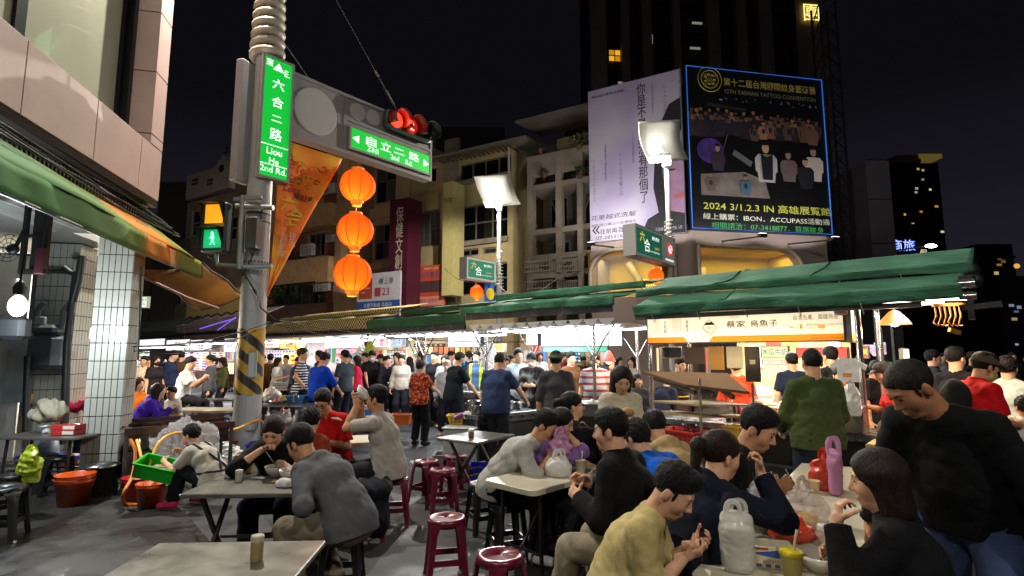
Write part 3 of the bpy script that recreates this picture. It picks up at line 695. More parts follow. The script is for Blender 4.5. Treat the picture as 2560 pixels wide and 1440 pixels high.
for i,(a,b)in enumerate(zip(xs[:-1],xs[1:])):
 o=MB().bbox((b-.07,.38,tT+.03),(b+.09,.5,9.5)).build('window',wf,lb)
 MB().bbox((a+.09,.42,tT+.03),(b-.07,.45,9.5)).build('pane',blind,o)
MB().bbox((xp-.10,.30,tT+.03),(xp-.002,.5,9.5)).build('window_jamb',wf,lb)
MB().bbox((-9,.02,tB-.10),(xc,.3,tB-.004)).build('beam',M('rusty_beam','2b211b',.8,var=.3),lb)
MB().bbox((-9,.26,tB-.46),(xc,.3,tB-.11)).build('soffit_strip',M('soffit_pink','9c7f6d',.7,dirt=.3),lb)
slat=MB().box((0,0,0),(.012,.02,.36)).mesh('slat',M('slat_dark','17130f',.7))
for i in range(62):
 x=-1.2+i*.073
 if x<xc-.02:link('slat',slat,lb,(x,.20,tB-.28))
for z in(tB-.2,tB-.36):MB().bar((-9,.19,z),(xc,.19,z),.014).build('slat_rail',slat.materials[0],lb)
sof=M('arcade_ceiling','a8aca8',.6,var=.1,dirt=.2)
MB().bbox((-9,.3,3.50),(xc+.2,9,3.61)).bbox((xc+.2,1.2,3.502),(5.4,9,3.612)).build('ceiling',sof,lb)
MB().bbox((-9,4.2,0),(1.5,4.4,3.5)).build('arcade_wall',M('arcade_wall','9a9d9c',.7,dirt=.4),lb)
for i,y in enumerate((.5,.9,1.3)):MB().bbox((-9,y,3.47-.003*i),(xc,y+.05,3.5)).build('ceiling_trim',PT('c4c8c4',.4),lb)
sw0,sw1=P(-260,884,8.6),P(58,884,9.4);shw=thing('arcade_shopfront','pale shop wall glowing at the far left edge behind the bulb','wall',(sw0.x,sw0.y,0),math.atan2(sw1.y-sw0.y,sw1.x-sw0.x));MB().bbox((0,0,0),((sw1-sw0).length,.12,3.4)).build('wall',M('shop_wall','b4b8ba',.5,var=.2,scale=2,dirt=.3),shw)
for i in range(4):MB().bbox((.2+i*.55,-.02,.9),(.65+i*.55,-.002,2.3)).build('pane',M('shop_pane','8a9aa4',.15,var=.3,scale=4),shw)
TILE=M('pale_wall_tile','a3a49b',.28,var=.14,scale=3,dirt=.12);GROUT=M('tile_grout','2a2a28',.9)
def tiled_column(name,label,corner,rz,w,dp,H,nx,ny,rows,tint=None):
 c=thing(name,label,'column',corner,rz)
 MB().bbox((.008,.008,0),(w-.008,dp-.008,H)).build('core',GROUT,c)
 rh=H/rows;tw=w/nx;td=dp/ny
 m1=MB().bevbox((0,0,0),(tw-.007,.012,rh-.010),.003).mesh('tile',TILE);m2=MB().bevbox((0,0,0),(.012,td-.007,rh-.010),.003).mesh('tile',TILE)
 for j in range(rows):
  for i in range(nx):link('tile',m1,c,(tw*(i+.5),.004+random.uniform(-.0008,.0008),rh*(j+.5)))
  for i in range(ny):link('tile',m2,c,(w-.004+random.uniform(-.0008,.0008),td*(i+.5),rh*(j+.5)))
  if corner[0]<-6:
   for i in range(ny):link('tile',m2,c,(.004,td*(i+.5),rh*(j+.5)))
 return c
rzL=FL.rz-R(90)
pc=G(287,1228);wd=Vector((math.cos(rzL),math.sin(rzL),0))
col1=tiled_column('tiled_column','nearer tiled column beside the orange buckets',pc-wd*.43,rzL,.43,.33,3.48,6,5,15)
p2=P(165,884,8.6)
col2=tiled_column('tiled_column','farther tiled column carrying the grey meter box',Vector((p2.x-.57,8.6,0)),rzL,.57,.5,3.48,6,6,15)
MB().bevbox((.24,-.16,3.0),(.6,.30,.03),.01).build('ceiling_bracket',PT('1c1c1e'),col2)
# awning along the corner building
AW=Face(P(0,884,4.2).to_2d(),heading(-14.0))
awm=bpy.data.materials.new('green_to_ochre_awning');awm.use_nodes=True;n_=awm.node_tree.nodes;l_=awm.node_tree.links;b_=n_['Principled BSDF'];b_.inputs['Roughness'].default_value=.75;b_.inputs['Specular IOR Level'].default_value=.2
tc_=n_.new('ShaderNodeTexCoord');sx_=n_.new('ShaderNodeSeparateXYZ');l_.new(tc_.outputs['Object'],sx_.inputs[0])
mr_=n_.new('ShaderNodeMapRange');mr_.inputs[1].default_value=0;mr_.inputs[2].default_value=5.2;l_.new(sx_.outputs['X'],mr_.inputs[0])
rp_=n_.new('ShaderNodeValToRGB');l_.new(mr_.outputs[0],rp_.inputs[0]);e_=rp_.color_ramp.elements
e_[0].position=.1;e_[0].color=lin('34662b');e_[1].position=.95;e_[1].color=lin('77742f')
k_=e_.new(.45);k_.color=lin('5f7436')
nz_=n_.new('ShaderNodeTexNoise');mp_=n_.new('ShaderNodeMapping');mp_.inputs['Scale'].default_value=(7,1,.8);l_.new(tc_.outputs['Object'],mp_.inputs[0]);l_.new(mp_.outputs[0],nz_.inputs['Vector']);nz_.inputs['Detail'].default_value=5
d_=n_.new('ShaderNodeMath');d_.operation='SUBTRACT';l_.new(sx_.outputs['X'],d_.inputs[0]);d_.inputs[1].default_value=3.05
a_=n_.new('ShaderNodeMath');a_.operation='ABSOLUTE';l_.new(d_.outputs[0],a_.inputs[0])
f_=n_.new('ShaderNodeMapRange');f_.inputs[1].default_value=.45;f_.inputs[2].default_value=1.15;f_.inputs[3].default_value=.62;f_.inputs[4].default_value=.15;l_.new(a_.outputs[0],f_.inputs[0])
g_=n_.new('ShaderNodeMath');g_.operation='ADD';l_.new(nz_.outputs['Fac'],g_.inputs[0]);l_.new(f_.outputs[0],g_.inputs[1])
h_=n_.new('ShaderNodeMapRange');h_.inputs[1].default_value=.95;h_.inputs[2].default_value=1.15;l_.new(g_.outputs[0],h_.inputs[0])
mx_=n_.new('ShaderNodeMix');mx_.data_type='RGBA';l_.new(h_.outputs[0],mx_.inputs['Factor']);l_.new(rp_.outputs[0],mx_.inputs[6]);mx_.inputs[7].default_value=lin('c46a1e');l_.new(mx_.outputs[2],b_.inputs['Base Color'])  # orange patch: lantern light painted into the awning colour
za,zt_=AW.at(0,478)[1],AW.at(0,392)[1];Lx=AW.at(505,640)[0]
aw=thing('green_awning','long green shop awning turning orange towards its far end','awning',AW.A,AW.rz)
def awv(u,v):
 x=-3+(Lx+3)*u;z=za+(zt_-za)*v+.012*math.sin(x*2.1);return(x,.012*math.sin(x*9+v*2)+.02*math.sin(x*2.3),z)
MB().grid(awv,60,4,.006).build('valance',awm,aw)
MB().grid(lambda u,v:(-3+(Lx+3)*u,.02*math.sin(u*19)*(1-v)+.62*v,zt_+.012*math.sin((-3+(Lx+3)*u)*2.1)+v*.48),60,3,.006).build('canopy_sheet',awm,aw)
MB().tube([(-3,.03,za+.01),(Lx,.03,za+.01)],.018,6).build('edge_pipe',PT('3a3a38',.4),aw)
cbl=thing('cable_bundle','bundle of black cables running above the green awning','cables',AW.A,AW.rz)
for k in range(5):
 pts=[(-3+(Lx+3.2)*t,.4+.05*k+.03*math.sin(t*9+k),zt_+.42+.05*k+.05*math.sin(t*7+k*2))for t in np.linspace(0,1,24)];MB().tube(pts,.012,5).build('cable',PT('0b0b0c',.6),cbl)
oc=M('ochre_canvas','a8751c',.6,var=.15,scale=3,bump=.1,bscale=20)
q=[P(345,672,7.8),P(505,655,9.0),P(607,736,11.0),P(497,772,10.2)]
oa=thing('ochre_awning','ochre canvas awning seen from below behind the white pole','awning',q[0])
bl=lambda u,v:q[0]*(1-u)*(1-v)+q[1]*u*(1-v)+q[2]*u*v+q[3]*(1-u)*v-q[0]+Vector((0,0,-.06*math.sin(math.pi*u)-.03*math.sin(v*9)))
MB().grid(bl,14,14,.01).build('canopy_sheet',oc,oa)
mb=MB();mb.tube([bl(0,1),bl(.5,1),bl(1,1)],.03,6);mb.build('front_bar',PT('2a2622'),oa)
mb=MB();mb.tube([bl(.05,0)-Vector((0,0,.1)),bl(.3,.5)-Vector((0,0,.16)),bl(.45,.98)-Vector((0,0,.05))],.025,6);mb.build('folding_arm',M('arm_pink_metal','9c7a70',.4,.5),oa)
for u in(0,1):MB().tube([bl(u,t)for t in np.linspace(0,1,6)],.02,5).build('side_bar',PT('2a2622'),oa)
# the row of old buildings across the market street
DW=Vector((.857,-.515,0))
def along(Qx,Qy,d,px):
 a=(px-1280)/FPX*math.cos(PITCH);return(a*Qy-Qx)/(d[0]-a*d[1])
conc_b=M('grimy_concrete','857c70',.85,var=.25,scale=.8,bump=.1,dirt=.6)
cream=M('grimy_cream_plaster','ab9a70',.8,var=.2,scale=.7,dirt=.45)
brown=M('grimy_brown_plaster','b0906c',.85,var=.22,scale=.7,dirt=.5)
brickm=M('dim_red_brick','94533f',.85,var=.35,scale=9,dirt=.4)
dk_in=M('dark_interior','0a0a0b',.9,var=.3)
metal_d=PT('2c2b29',.5)
F1=Face((3.36,23.0),DW);x0,x1=F1.at(1318,600)[0],F1.at(1482,600)[0];zt=F1.at(1400,300)[1]
b1=thing('balcony_house','narrow concrete house with open balconies left of the big white billboard','building',F1.A,F1.rz)
MB().bbox((x0,1.6,0),(x1+.3,9,zt-.4)).build('wall',M('b1_wall','5d5850',.85,var=.25,dirt=.5),b1)
rws=[F1.at(1395,y)[1]for y in(385,460,575,640,683,735)]
for z in rws:MB().bbox((x0,-.05,z-.12),(x1,1.6,z+.12)).build('floor_slab',conc_b,b1)
for px in(1327,1398,1452):
 a=F1.at(px,520)[0];MB().bbox((a-.14,-.09,0),(a+.14,.25,rws[0]+.1)).build('pier',conc_b,b1)
MB().bbox((x1-.06,0.01,0),(x1+.2,1.7,zt-.5)).build('side_wall',conc_b,b1)
for(a,b,z,hgt)in((1330,1393,rws[0]-.9,.78),(1402,1450,rws[0]-.9,.78),(1330,1393,rws[2]-1.5,.0),(1333,1393,rws[3]-.95,.8),(1402,1450,rws[3]-.95,.8)):
 if hgt:
  X0,X1=F1.at(a,450)[0],F1.at(b,450)[0];MB().bbox((X0,-.03,z),(X1,.05,z+hgt)).build('balcony_wall',conc_b,b1)
for(a,b,t,bo)in((1340,1385,475,560),(1405,1448,475,560),(1345,1390,590,625),(1408,1448,590,622),(1345,1385,405,440)):
 X0,X1,Z0,Z1=F1.rect((a,t,b,bo));window(b1,X0,X1,Z0,Z1,2,1,1.5,.06)
for(X,Z)in((1360,500),(1425,500)):
 mb=MB();x_,z_=F1.at(X,Z+25);mb.bar((x_-.3,1.4,z_-.8),(x_+.3,1.4,z_+.8),.05).bar((x_+.3,1.38,z_-.8),(x_-.3,1.38,z_+.8),.05);mb.build('taped_cross',PT('77756c'),b1)
for k,(a,b,t,bo)in enumerate(((1322,1388,655,680),(1402,1448,655,680),(1322,1388,705,740),(1402,1448,705,740))):
 X0,X1,Z0,Z1=F1.rect((a,t,b,bo));mb=MB()
 for i in range(11):mb.box((X0+(X1-X0)*i/10,-.32,(Z0+Z1)/2),(.022,.022,Z1-Z0))
 for z in(Z0,(Z0+Z1)/2,Z1):mb.box(((X0+X1)/2,-.32,z),(X1-X0,.04,.04))
 for x_ in(X0,X1):mb.box((x_,-.15,Z0),(.04,.36,.04)).box((x_,-.15,Z1),(.04,.36,.04))
 mb.build('balcony_cage',PT('8a867c',.5),b1)
r0,r1=F1.at(1303,305),F1.at(1478,272)
MB().grid(lambda u,v:(r0[0]+(x1+.1-r0[0])*u,-.6+2.6*v,F1.at(1400,290)[1]+.25*v),4,2,.08,False).build('roof',M('tin_roof','5c564c',.7,dirt=.5),b1)
MB().bbox((x0+.8,1.55,rws[0]),(x1,1.6,rws[0]+1.4)).build('top_floor_wall',cream,b1)
for px in((1340,352,1366,384),(1408,340,1440,380)):
 X0,X1,Z0,Z1=F1.rect(px);window(b1,X0,X1,Z0,Z1,2,1,1.46,.05,glass=M('pale_lit_pane','8d8a78',.4,var=.1))
def plant(F,px,py,y,r,label,seed,pot=True):
 rs=random.Random(seed);x,z=F.at(px,py);p=F.A+F.d*x+Vector((-F.d.y,F.d.x,0))*y;p.z=z
 t=thing('potted_plant',label,'plant',p,F.rz,'potted plants on the balconies')
 mb=MB()
 for i in range(70):
  a=rs.random()*6.28;e=rs.uniform(.1,1.35);d=Vector((math.cos(a)*math.cos(e),math.sin(a)*math.cos(e),math.sin(e)));l0=rs.uniform(.3,1)*r;b0=d*l0+Vector((0,0,.12));s_=Vector((-d.y,d.x,0)).normalized()*r*.14
  mb.add([b0,b0+d*r*.22+s_,b0+d*r*.5-Vector((0,0,r*.12)),b0+d*r*.22-s_],[(0,1,2,3)])
 mb.build('foliage',M('balcony_leaf','24381c',.6,var=.5,scale=12),t,kind='stuff')
 if pot:MB().lathe([(.10,0),(.14,.18),(.15,.2)],10).build('pot',PT('5d3626',.7),t)
 return t
for i,(px,py,r,nm)in enumerate(((1450,375,.55,'palm-like plant on the top balcony of the balcony house'),(1352,385,.3,'small plant beside the top-floor window of the balcony house'),(1452,448,.4,'trailing plant on the balcony house rail near the billboard'),(1365,678,.28,'plant in the left cage of the balcony house'),(1425,682,.34,'plant in the right cage of the balcony house'),(1345,735,.26,'low plant in the bottom left cage of the balcony house'),(1362,445,.3,'plant hanging over the upper left balcony'))):
 plant(F1,px,py,-.05,r,nm,i+3)
F2=Face((.91,25.0),DW);x0,x1=F2.at(1112,600)[0],F2.at(1284,600)[0];zt=F2.at(1240,368)[1]
hp=[(1148,398,1278,440),(1146,508,1272,600),(1148,622,1196,640),(1206,618,1240,634),(1146,660,1268,735)]
b2,hs=building('glazed_house','cream house with wide dark glazing behind the first street lamp',F2,x0,x1,zt,8,cream,hp)
for h,nx,nz in zip(hs,(4,3,2,1,3),(1,2,1,1,2)):window(b2,*h,nx,nz,.15,.07)
for px in((1112,350,1146,760),(1272,470,1286,760)):pbox(b2,'pier',F2,px,cream if px[0]>1200 else conc_b,-.12,.1)
pbox(b2,'ledge',F2,(1146,600,1275,612),conc_b,-.3,.05);pbox(b2,'ledge',F2,(1146,446,1275,455),conc_b,-.3,.05)
r0,r1=F2.at(1052,412),F2.at(1332,350)
rf=MB().grid(lambda u,v:(r0[0]+(r1[0]-r0[0])*u,-.7+3*v,r0[1]+(r1[1]-r0[1])*u+.2*v),8,2,.12,False).build('roof',M('roof_edge','6e6a62',.6,dirt=.4),b2)
mb=MB()
for i in range(16):mb.box((x0+(x1-x0)*i/15,-.1,r1[1]-.22),(.05,1.0,.10))
mb.build('rafters',PT('5e4a2e',.7),b2)
mb=MB();a=F2.at(1276,370);mb.tube([(a[0],-.15,a[1]),(a[0]+.05,-.2,a[1]-1.2),(a[0]+.05,-.2,a[1]-2.6)],.06,8);mb.build('drain_pipe',PT('b8b5aa',.5),b2)
F2b=Face((.91,25.0),DW);x0,x1=F2b.at(1000,600)[0],F2b.at(1110,600)[0]
hp=[(1058,418,1092,470),(1042,530,1100,615)]
b2b,hs=building('cream_side_house','narrow cream house with a corrugated top behind the purple sign',F2b,x0,x1,F2b.at(1060,400)[1],8,brown,hp)
window(b2b,*hs[0],2,1,.1,.09,frame=PT('b5b1a4'));window(b2b,*hs[1],4,2,.12,.05,glass=M('dull_pane','4d4c48',.3))
mb=MB();X0,X1,Z0,Z1=F2b.rect((1030,410,1112,478));nx=40
for i in range(nx):
 x_=X0+(X1-X0)*i/nx
 if F2b.at(1054,445)[0]<x_<F2b.at(1094,445)[0]and False:continue
 mb.box((x_,-.02-.02*(i%2),Z0+.25 if F2b.at(1056,445)[0]<x_<F2b.at(1093,445)[0]else(Z0+Z1)/2),((X1-X0)/nx,.04,.45 if F2b.at(1056,445)[0]<x_<F2b.at(1093,445)[0]else Z1-Z0))
mb.build('corrugated_cladding',cream,b2b,kind='stuff')
for px in((1040,490,1102,530),(1036,620,1102,668),(1000,440,1030,520)):pbox(b2b,'plaster_panel',F2b,px,cream,-.2,.0)
F3=Face((-4.78,28.5),DW);x0,x1=F3.at(655,620)[0],F3.at(1002,620)[0];zt=F3.at(830,380)[1]
hp=[(938,398,990,505),(935,560,978,648),(700,440,728,520),(790,510,825,560),(770,585,812,640),(700,580,735,650),(690,715,815,762),(735,470,765,560)]
b3,hs=building('brown_apartments','brown brick apartment house behind the red lanterns',F3,x0,x1,zt,9,brown,hp)
for h,g in zip(hs,((2,2),(2,2),(2,2),(2,1),(3,1),(2,1),(6,1),(2,2))):window(b3,*h,g[0],g[1],.14,.06,glass=[GLASS_D,M('curtain_pane','44433e',.3)])
for px in((745,500,790,585),(812,430,855,530),(735,590,768,660),(812,585,850,650),(815,700,850,780)):pbox(b3,'brick_infill',F3,px,brickm,-.03,.02)
for px in((700,530,855,580),(690,655,850,715)):pbox(b3,'balcony_wall',F3,px,M('balcony_tan','c49c70',.8,var=.2,dirt=.4),-.9,.0)
pbox(b3,'balcony_wall',F3,(680,765,850,800),M('balcony_brick','54382c',.8,var=.3,dirt=.4),-.9,.0)
pbox(b3,'cross_wall',F3,(855,380,870,800),brown,-.5,.05);pbox(b3,'pier',F3,(905,380,932,800),M('pier_tan','7a664f',.8,dirt=.4),-.2,.05);pbox(b3,'ledge',F3,(932,520,1000,545),brown,-.25,.05);pbox(b3,'ledge',F3,(932,655,1000,672),brown,-.25,.05)
X0,X1,Z0,Z1=F3.rect((688,715,818,764));mb=MB()
for i in range(34):mb.box((X0+(X1-X0)*i/33,-.92,(Z0+Z1)/2),(.03,.03,Z1-Z0))
for z in(Z0,Z1):mb.box(((X0+X1)/2,-.92,z),(X1-X0,.06,.06))
mb.build('balcony_cage',PT('1c1b1a',.5),b3)
X0,X1,Z0,Z1=F3.rect((720,640,800,656));mb=MB()
for i in range(15):mb.box((X0+(X1-X0)*i/14,-.92,(Z0+Z1)/2),(.03,.03,Z1-Z0))
mb.box(((X0+X1)/2,-.92,Z1),(X1-X0,.05,.05));mb.build('balcony_rail',PT('3a3835',.5),b3)
for i,(px,lb_)in enumerate((((815,465,850,490),'air conditioner beside the topmost red lantern'),((786,617,815,645),'white air conditioner on the balcony beside the middle lantern'),((800,708,838,730),'air conditioner beside the lowest red lantern'),((830,590,852,608),'small air conditioner high between lanterns'))):aircon(F3,px,lb_,-1.05 if i==1 else-.5)
for i,(px,py,r,nm)in enumerate(((735,760,.75,'bushy plant in the dark balcony cage of the brown apartments'),(770,762,.8,'largest bush hanging from the brown apartment balcony'))):plant(F3,px,py,-1.0,r,nm,30+i,False)
F4=Face((-13.0,33.0),DW);x0,x1=F4.at(462,600)[0],F4.at(652,600)[0]
b4,hs=building('gabled_house','old house with a gabled parapet and weathervane left of the pole',F4,x0,x1,F4.at(520,495)[1],8,M('b4_wall','8a7564',.85,var=.4,scale=1.2,dirt=.6),[(478,525,500,590),(575,540,592,600),(610,700,640,740)])
window(b4,*hs[0],1,2,.1,.1,frame=PT('8f8a82'));window(b4,*hs[1],1,2,.1,.1,frame=PT('8f8a82'));window(b4,*hs[2],2,1,.1,.05)
par_m=M('parapet_plaster','b0a092',.8,var=.15,dirt=.3)
pbox(b4,'parapet',F4,(470,428,552,490),par_m,-.1,.3);pbox(b4,'parapet',F4,(592,450,650,480),M('par_tan','86654a',.8),-.1,.3)
X0,X1,Z0,Z1=F4.rect((548,420,590,478));zp=F4.at(570,392)[1]
MB(Matrix.Rotation(R(90),4,'X')).prism([(X0,Z0),(X1,Z0),(X1,Z1),((X0+X1)/2,zp),(X0,Z1)],.45).build('gable',par_m,b4)
MB().lathe([(.28,0),(.28,.05)],16).build('oculus',dk_in,b4,((X0+X1)/2,-.46,Z1-.2)).rotation_euler=(R(90),0,0)
for px in(485,523):
 X_,Z_=F4.at(px,462);mb=MB()
 for i in range(4):
  for j in range(2):MB().box((X_+i*.2,-.105,Z_+j*.28),(.13,.04,.18)).build('vent_block',dk_in,b4)
wv=thing('weathervane','small dark weathervane on the gabled parapet','weathervane',F4.A+F4.d*((X0+X1)/2)+Vector((0,0,zp)),F4.rz)
MB().tube([(0,-.2,-.05),(0,-.2,.75)],.03,6).build('rod',PT('3c3c3a'),wv);MB().bar((-.35,-.2,.25),(.35,-.2,.25),.05).bar((-.05,-.2,.55),(.35,-.2,.55),.16,.05).ball((0,-.2,.8),.08).build('vane',PT('3c3c3a'),wv)
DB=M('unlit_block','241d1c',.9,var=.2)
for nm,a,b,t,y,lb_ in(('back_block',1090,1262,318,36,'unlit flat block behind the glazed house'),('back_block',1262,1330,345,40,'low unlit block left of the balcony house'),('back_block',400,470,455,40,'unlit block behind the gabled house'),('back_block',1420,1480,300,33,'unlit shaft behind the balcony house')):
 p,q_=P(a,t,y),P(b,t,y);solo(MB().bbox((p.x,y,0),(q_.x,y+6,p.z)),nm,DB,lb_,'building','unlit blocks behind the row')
F5=Face((-18.0,36.0),DW);b5,hs=building('stall_side_house','dim shuttered house behind the far left stalls',F5,F5.at(130,700)[0],F5.at(470,700)[0],F5.at(400,610)[1],8,M('b5','5f564c',.85,var=.3,dirt=.5),[(395,690,425,760),(185,700,230,760),(435,690,470,760)])
for h in hs:window(b5,*h,2,2,.1,.06)
# billboard building
C0=Vector((6.54,20.0,0));DLf=Vector((.866,-.5,0));DRt=heading(79)
BL=Face(C0-DLf*4.0,DLf);BR=Face(C0,DRt)
stone=M('mauve_render','9a8a82',.75,var=.08,scale=.8,dirt=.15)
zb=BR.at(1900,588)[1];ztp=BR.at(1735,174)[1]
xl=BL.at(1478,650)[0];xr=BR.at(2066,600)[0]
bbld=thing('billboard_building','pale corner building with rounded yellow-lit windows under the billboards','building',BL.A,BL.rz)
wl=BL.rect((1476,620,1690,742));wr_=BR.rect((1748,618,2010,730))
yel=M('yellow_room','c9a52a',.7,var=.15,scale=.6)
def face_wall(F,xa,xb,win,rl,name):
 T=Matrix.Translation(F.A-BL.A)if False else None
 o=link('wall',None,bbld);o.location=Matrix.Rotation(-BL.rz,4,'Z')@(F.A-BL.A);o.rotation_euler=(0,0,F.rz-BL.rz)
 mb=MB();a,b,c,e=win;r=.95
 wall_holes(mb,xa,xb,0,zb+.3,[win],.45)
 for cx,sg in((a,1),(b,-1)):
  if(sg==1 and rl[0])or(sg==-1 and rl[1]):
   pts=[(cx,e)]+[(cx+sg*r*(1-math.cos(k)),e-r*(1-math.sin(k)))for k in np.linspace(0,math.pi/2,9)]
   if sg==-1:pts=pts[::-1]
   mb.add([(p[0],-.002,p[1])for p in pts],[tuple(range(len(pts)))]);n=len(pts)
   mb.add([(p[0],-.002,p[1])for p in pts]+[(p[0],.45,p[1])for p in pts],[(i,i+n,(i+1)%n+n,(i+1)%n)for i in range(n)])
 w=mb.build('wall_face',stone,bbld);w.location=o.location;w.rotation_euler=o.rotation_euler;bpy.data.objects.remove(o)
 w2=MB().bbox((a-.3,2.4,c-.2),(b+.3,2.5,e+.3)).bbox((a-.3,.5,e+.02),(b+.3,2.4,e+.1)).bbox((a-.3,.5,c-.1),(a-.2,2.4,e)).bbox((b+.2,.5,c-.1),(b+.3,2.4,e)).build('room',yel,bbld);w2.location=w.location;w2.rotation_euler=w.rotation_euler
 lp_=lamp('AREA',(0,0,0),95,(1,.87,.48),b-a,.8,name='room_light');lp_.parent=bbld;lp_.location=w.location+Matrix.Rotation(w.rotation_euler.z,3,'Z')@Vector(((a+b)/2,1.3,e-.08));lp_.rotation_euler=(0,0,w.rotation_euler.z)
 rimp=[(a+(b-a)*.0,-.03,c)]+[(a+r*(1-math.cos(k))*rl[0],-.03,e-r*(1-math.sin(k))*rl[0])for k in np.linspace(0,math.pi/2,8)]+[(b-r*(1-math.cos(k))*rl[1],-.03,e-r*(1-math.sin(k))*rl[1])for k in np.linspace(math.pi/2,0,8)]+[(b,-.03,c)]
 rim=MB().tube(rimp,.07,6).build('window_rim',PT('c9bfae',.4),bbld);rim.location=w.location;rim.rotation_euler=w.rotation_euler
 gl=MB().bbox((a,.40,c),(b,.41,e)).build('pane',M('clear_glass','ffffff',.02,alpha=.12,var=0),bbld);gl.location=w.location;gl.rotation_euler=w.rotation_euler
 return w
wA=face_wall(BL,xl,4.0-.16,wl,(1,0),'l');wB=face_wall(BR,.16,xr,wr_,(1,1)if False else(0,1),'r')
MB().lathe([(.42,0),(.42,zb+.28)],20).build('corner_column',stone,bbld,Matrix.Rotation(-BL.rz,3,'Z')@(C0+Vector((.1,.42,0))-BL.A))
xs_,ys_=BL.A.x,BL.A.y
core=MB();pts=[(BL.A+DLf*xl+Vector((.1,.6,0))),C0+Vector((0,.75,0)),C0+DRt*xr+Vector((0,.7,0)),C0+DRt*xr+Vector((-1.4,9,0)),BL.A+DLf*xl+Vector((4,9,0))]
core.T=Matrix.Rotation(-BL.rz,4,'Z')@Matrix.Translation(-BL.A);core.prism([(p.x,p.y)for p in pts],ztp-zb-.5,Matrix.Translation((0,0,zb+.2)));core.build('upper_block',M('upper_block','3c3632',.85,dirt=.3),bbld)
ar=MB();ar.tube([(wl[0]+1.2,2.2,wl[2]),(wl[0]+1.3,2.2,wl[2]+1.0),(wl[0]+.9,2.15,wl[2]+1.7)],[.16,.14,.2],8);o=ar.build('curved_fitting',PT('a89a6a',.5),bbld)
mb=MB()
for i in range(15):
 for j in range(9):mb.ball((wl[1]-1.9+i*.1,2.36,wl[3]-.95-j*.13),.028,6,4)
o=mb.build('bulb_wall',EM('ffd060',4),bbld,kind='stuff');o.location=wA.location;o.rotation_euler=wA.rotation_euler
o=MB().tube([(wr_[0]+3.3,1.2,wr_[2]+.9),(wr_[0]+4.2,1.2,wr_[2]+.8),(wr_[0]+4.8,1.2,wr_[2]+.55)],.05,6).build('ceiling_lamp',EM('fff0d0',5),bbld);o.location=wB.location;o.rotation_euler=wB.rotation_euler
o=MB().lathe([(.02,0),(.38,.06),(.4,.1)],18).build('round_stool_seat',PT('1a1816'),bbld);o.location=wB.location+Matrix.Rotation(wB.rotation_euler.z,3,'Z')@Vector((wr_[0]+3.1,1.6,wr_[2]+.75));o.rotation_euler=(R(80),0,wB.rotation_euler.z)
for i,(xx,ww)in enumerate(((.3,1.1),(1.5,1.2))):
 o=MB().bbox((wr_[0]+xx,1.9,wr_[2]),(wr_[0]+xx+ww,2.0,wr_[3]-.5-.4*i)).build('screen_panel',PT('c2ab74',.6),bbld);o.location=wB.location;o.rotation_euler=wB.rotation_euler
# the two billboards: printed sheets on box frames
def board(name,label,F,px,th=.22):
 x0,x1,z0,z1=px;b=thing(name,label,'billboard',F.A+F.d*x0+Vector((0,0,z0))-Vector((-F.d.y,F.d.x,0))*th,F.rz)
 return b,x1-x0,z1-z0
white_b,w,h=board('white_billboard','white and lavender hair salon billboard with vertical characters',BL,(BL.at(1478,420)[0],4.0-.02,BL.at(1600,596)[1],BL.at(1600,204)[1]))
pm=bpy.data.materials.new('lavender_print');pm.use_nodes=True;n_=pm.node_tree.nodes;l_=pm.node_tree.links;b_=n_['Principled BSDF'];b_.inputs['Roughness'].default_value=.6
tc_=n_.new('ShaderNodeTexCoord');nz_=n_.new('ShaderNodeTexNoise');nz_.inputs['Scale'].default_value=.35;l_.new(tc_.outputs['Object'],nz_.inputs['Vector']);rp_=n_.new('ShaderNodeValToRGB');l_.new(nz_.outputs['Fac'],rp_.inputs[0])
rp_.color_ramp.elements[0].position=.4;rp_.color_ramp.elements[0].color=lin('b0aabc');rp_.color_ramp.elements[1].position=.6;rp_.color_ramp.elements[1].color=lin('988caf');l_.new(rp_.outputs[0],b_.inputs['Base Color'])
MB().bbox((0,0,0),(w,.2,h)).build('board',pm,white_b)
ink=PT('17151a',.7);inkg=PT('6b6577',.7);gold=PT('8a6a2a',.6)
fx=lambda px:BL.at(px,420)[0]-BL.at(1478,420)[0]
fz=lambda px,py:BL.at(px,py)[1]-BL.at(1600,596)[1]
vletter('你是不是只沒有那個了',ink,white_b,(fx(1612),-.006,fz(1612,208)),.36,.50,bold=.012)
letter('預約加入官方LINE@',ink,white_b,(fx(1527),-.006,fz(1527,240)),w=fx(1568)-fx(1486),h=.13,bold=.01)
for px,py,s,hh in((1519,410,'Vietnam Shampoo',1.5),(1648,500,'Vietnam Shampoo',1.5),(1712,215,'Hoa Moc Vietnam',1.3),(1640,250,'Vietnam Shampoo',1.2)):
 letter(s,ink if px in(1519,1648)else inkg,white_b,(fx(px),-.006,fz(px,py)),h=.12,w=hh,xdir=(0,0,-1),ydir=(1,0,0))
vletter('ベトナムの洗髪の店',inkg,white_b,(fx(1556),-.006,fz(1556,385)),.15,.20);vletter('ベトナムの洗髪の店',inkg,white_b,(fx(1672),-.006,fz(1672,215)),.15,.20)
vletter('ベトナムの洗髪の店',inkg,white_b,(fx(1588),-.006,fz(1588,330)),.11,.15);vletter('VIETNAMSHAMPOO',inkg,white_b,(fx(1490),-.006,fz(1490,402)),.09,.13)
letter('花麥越式洗髮',ink,white_b,(fx(1535),-.006,fz(1535,543)),h=.2,w=fx(1592)-fx(1482));letter('楠梓/岡山/鳳山/六合/夢時代',ink,white_b,(fx(1535),-.006,fz(1535,562)),h=.12,w=fx(1592)-fx(1482))
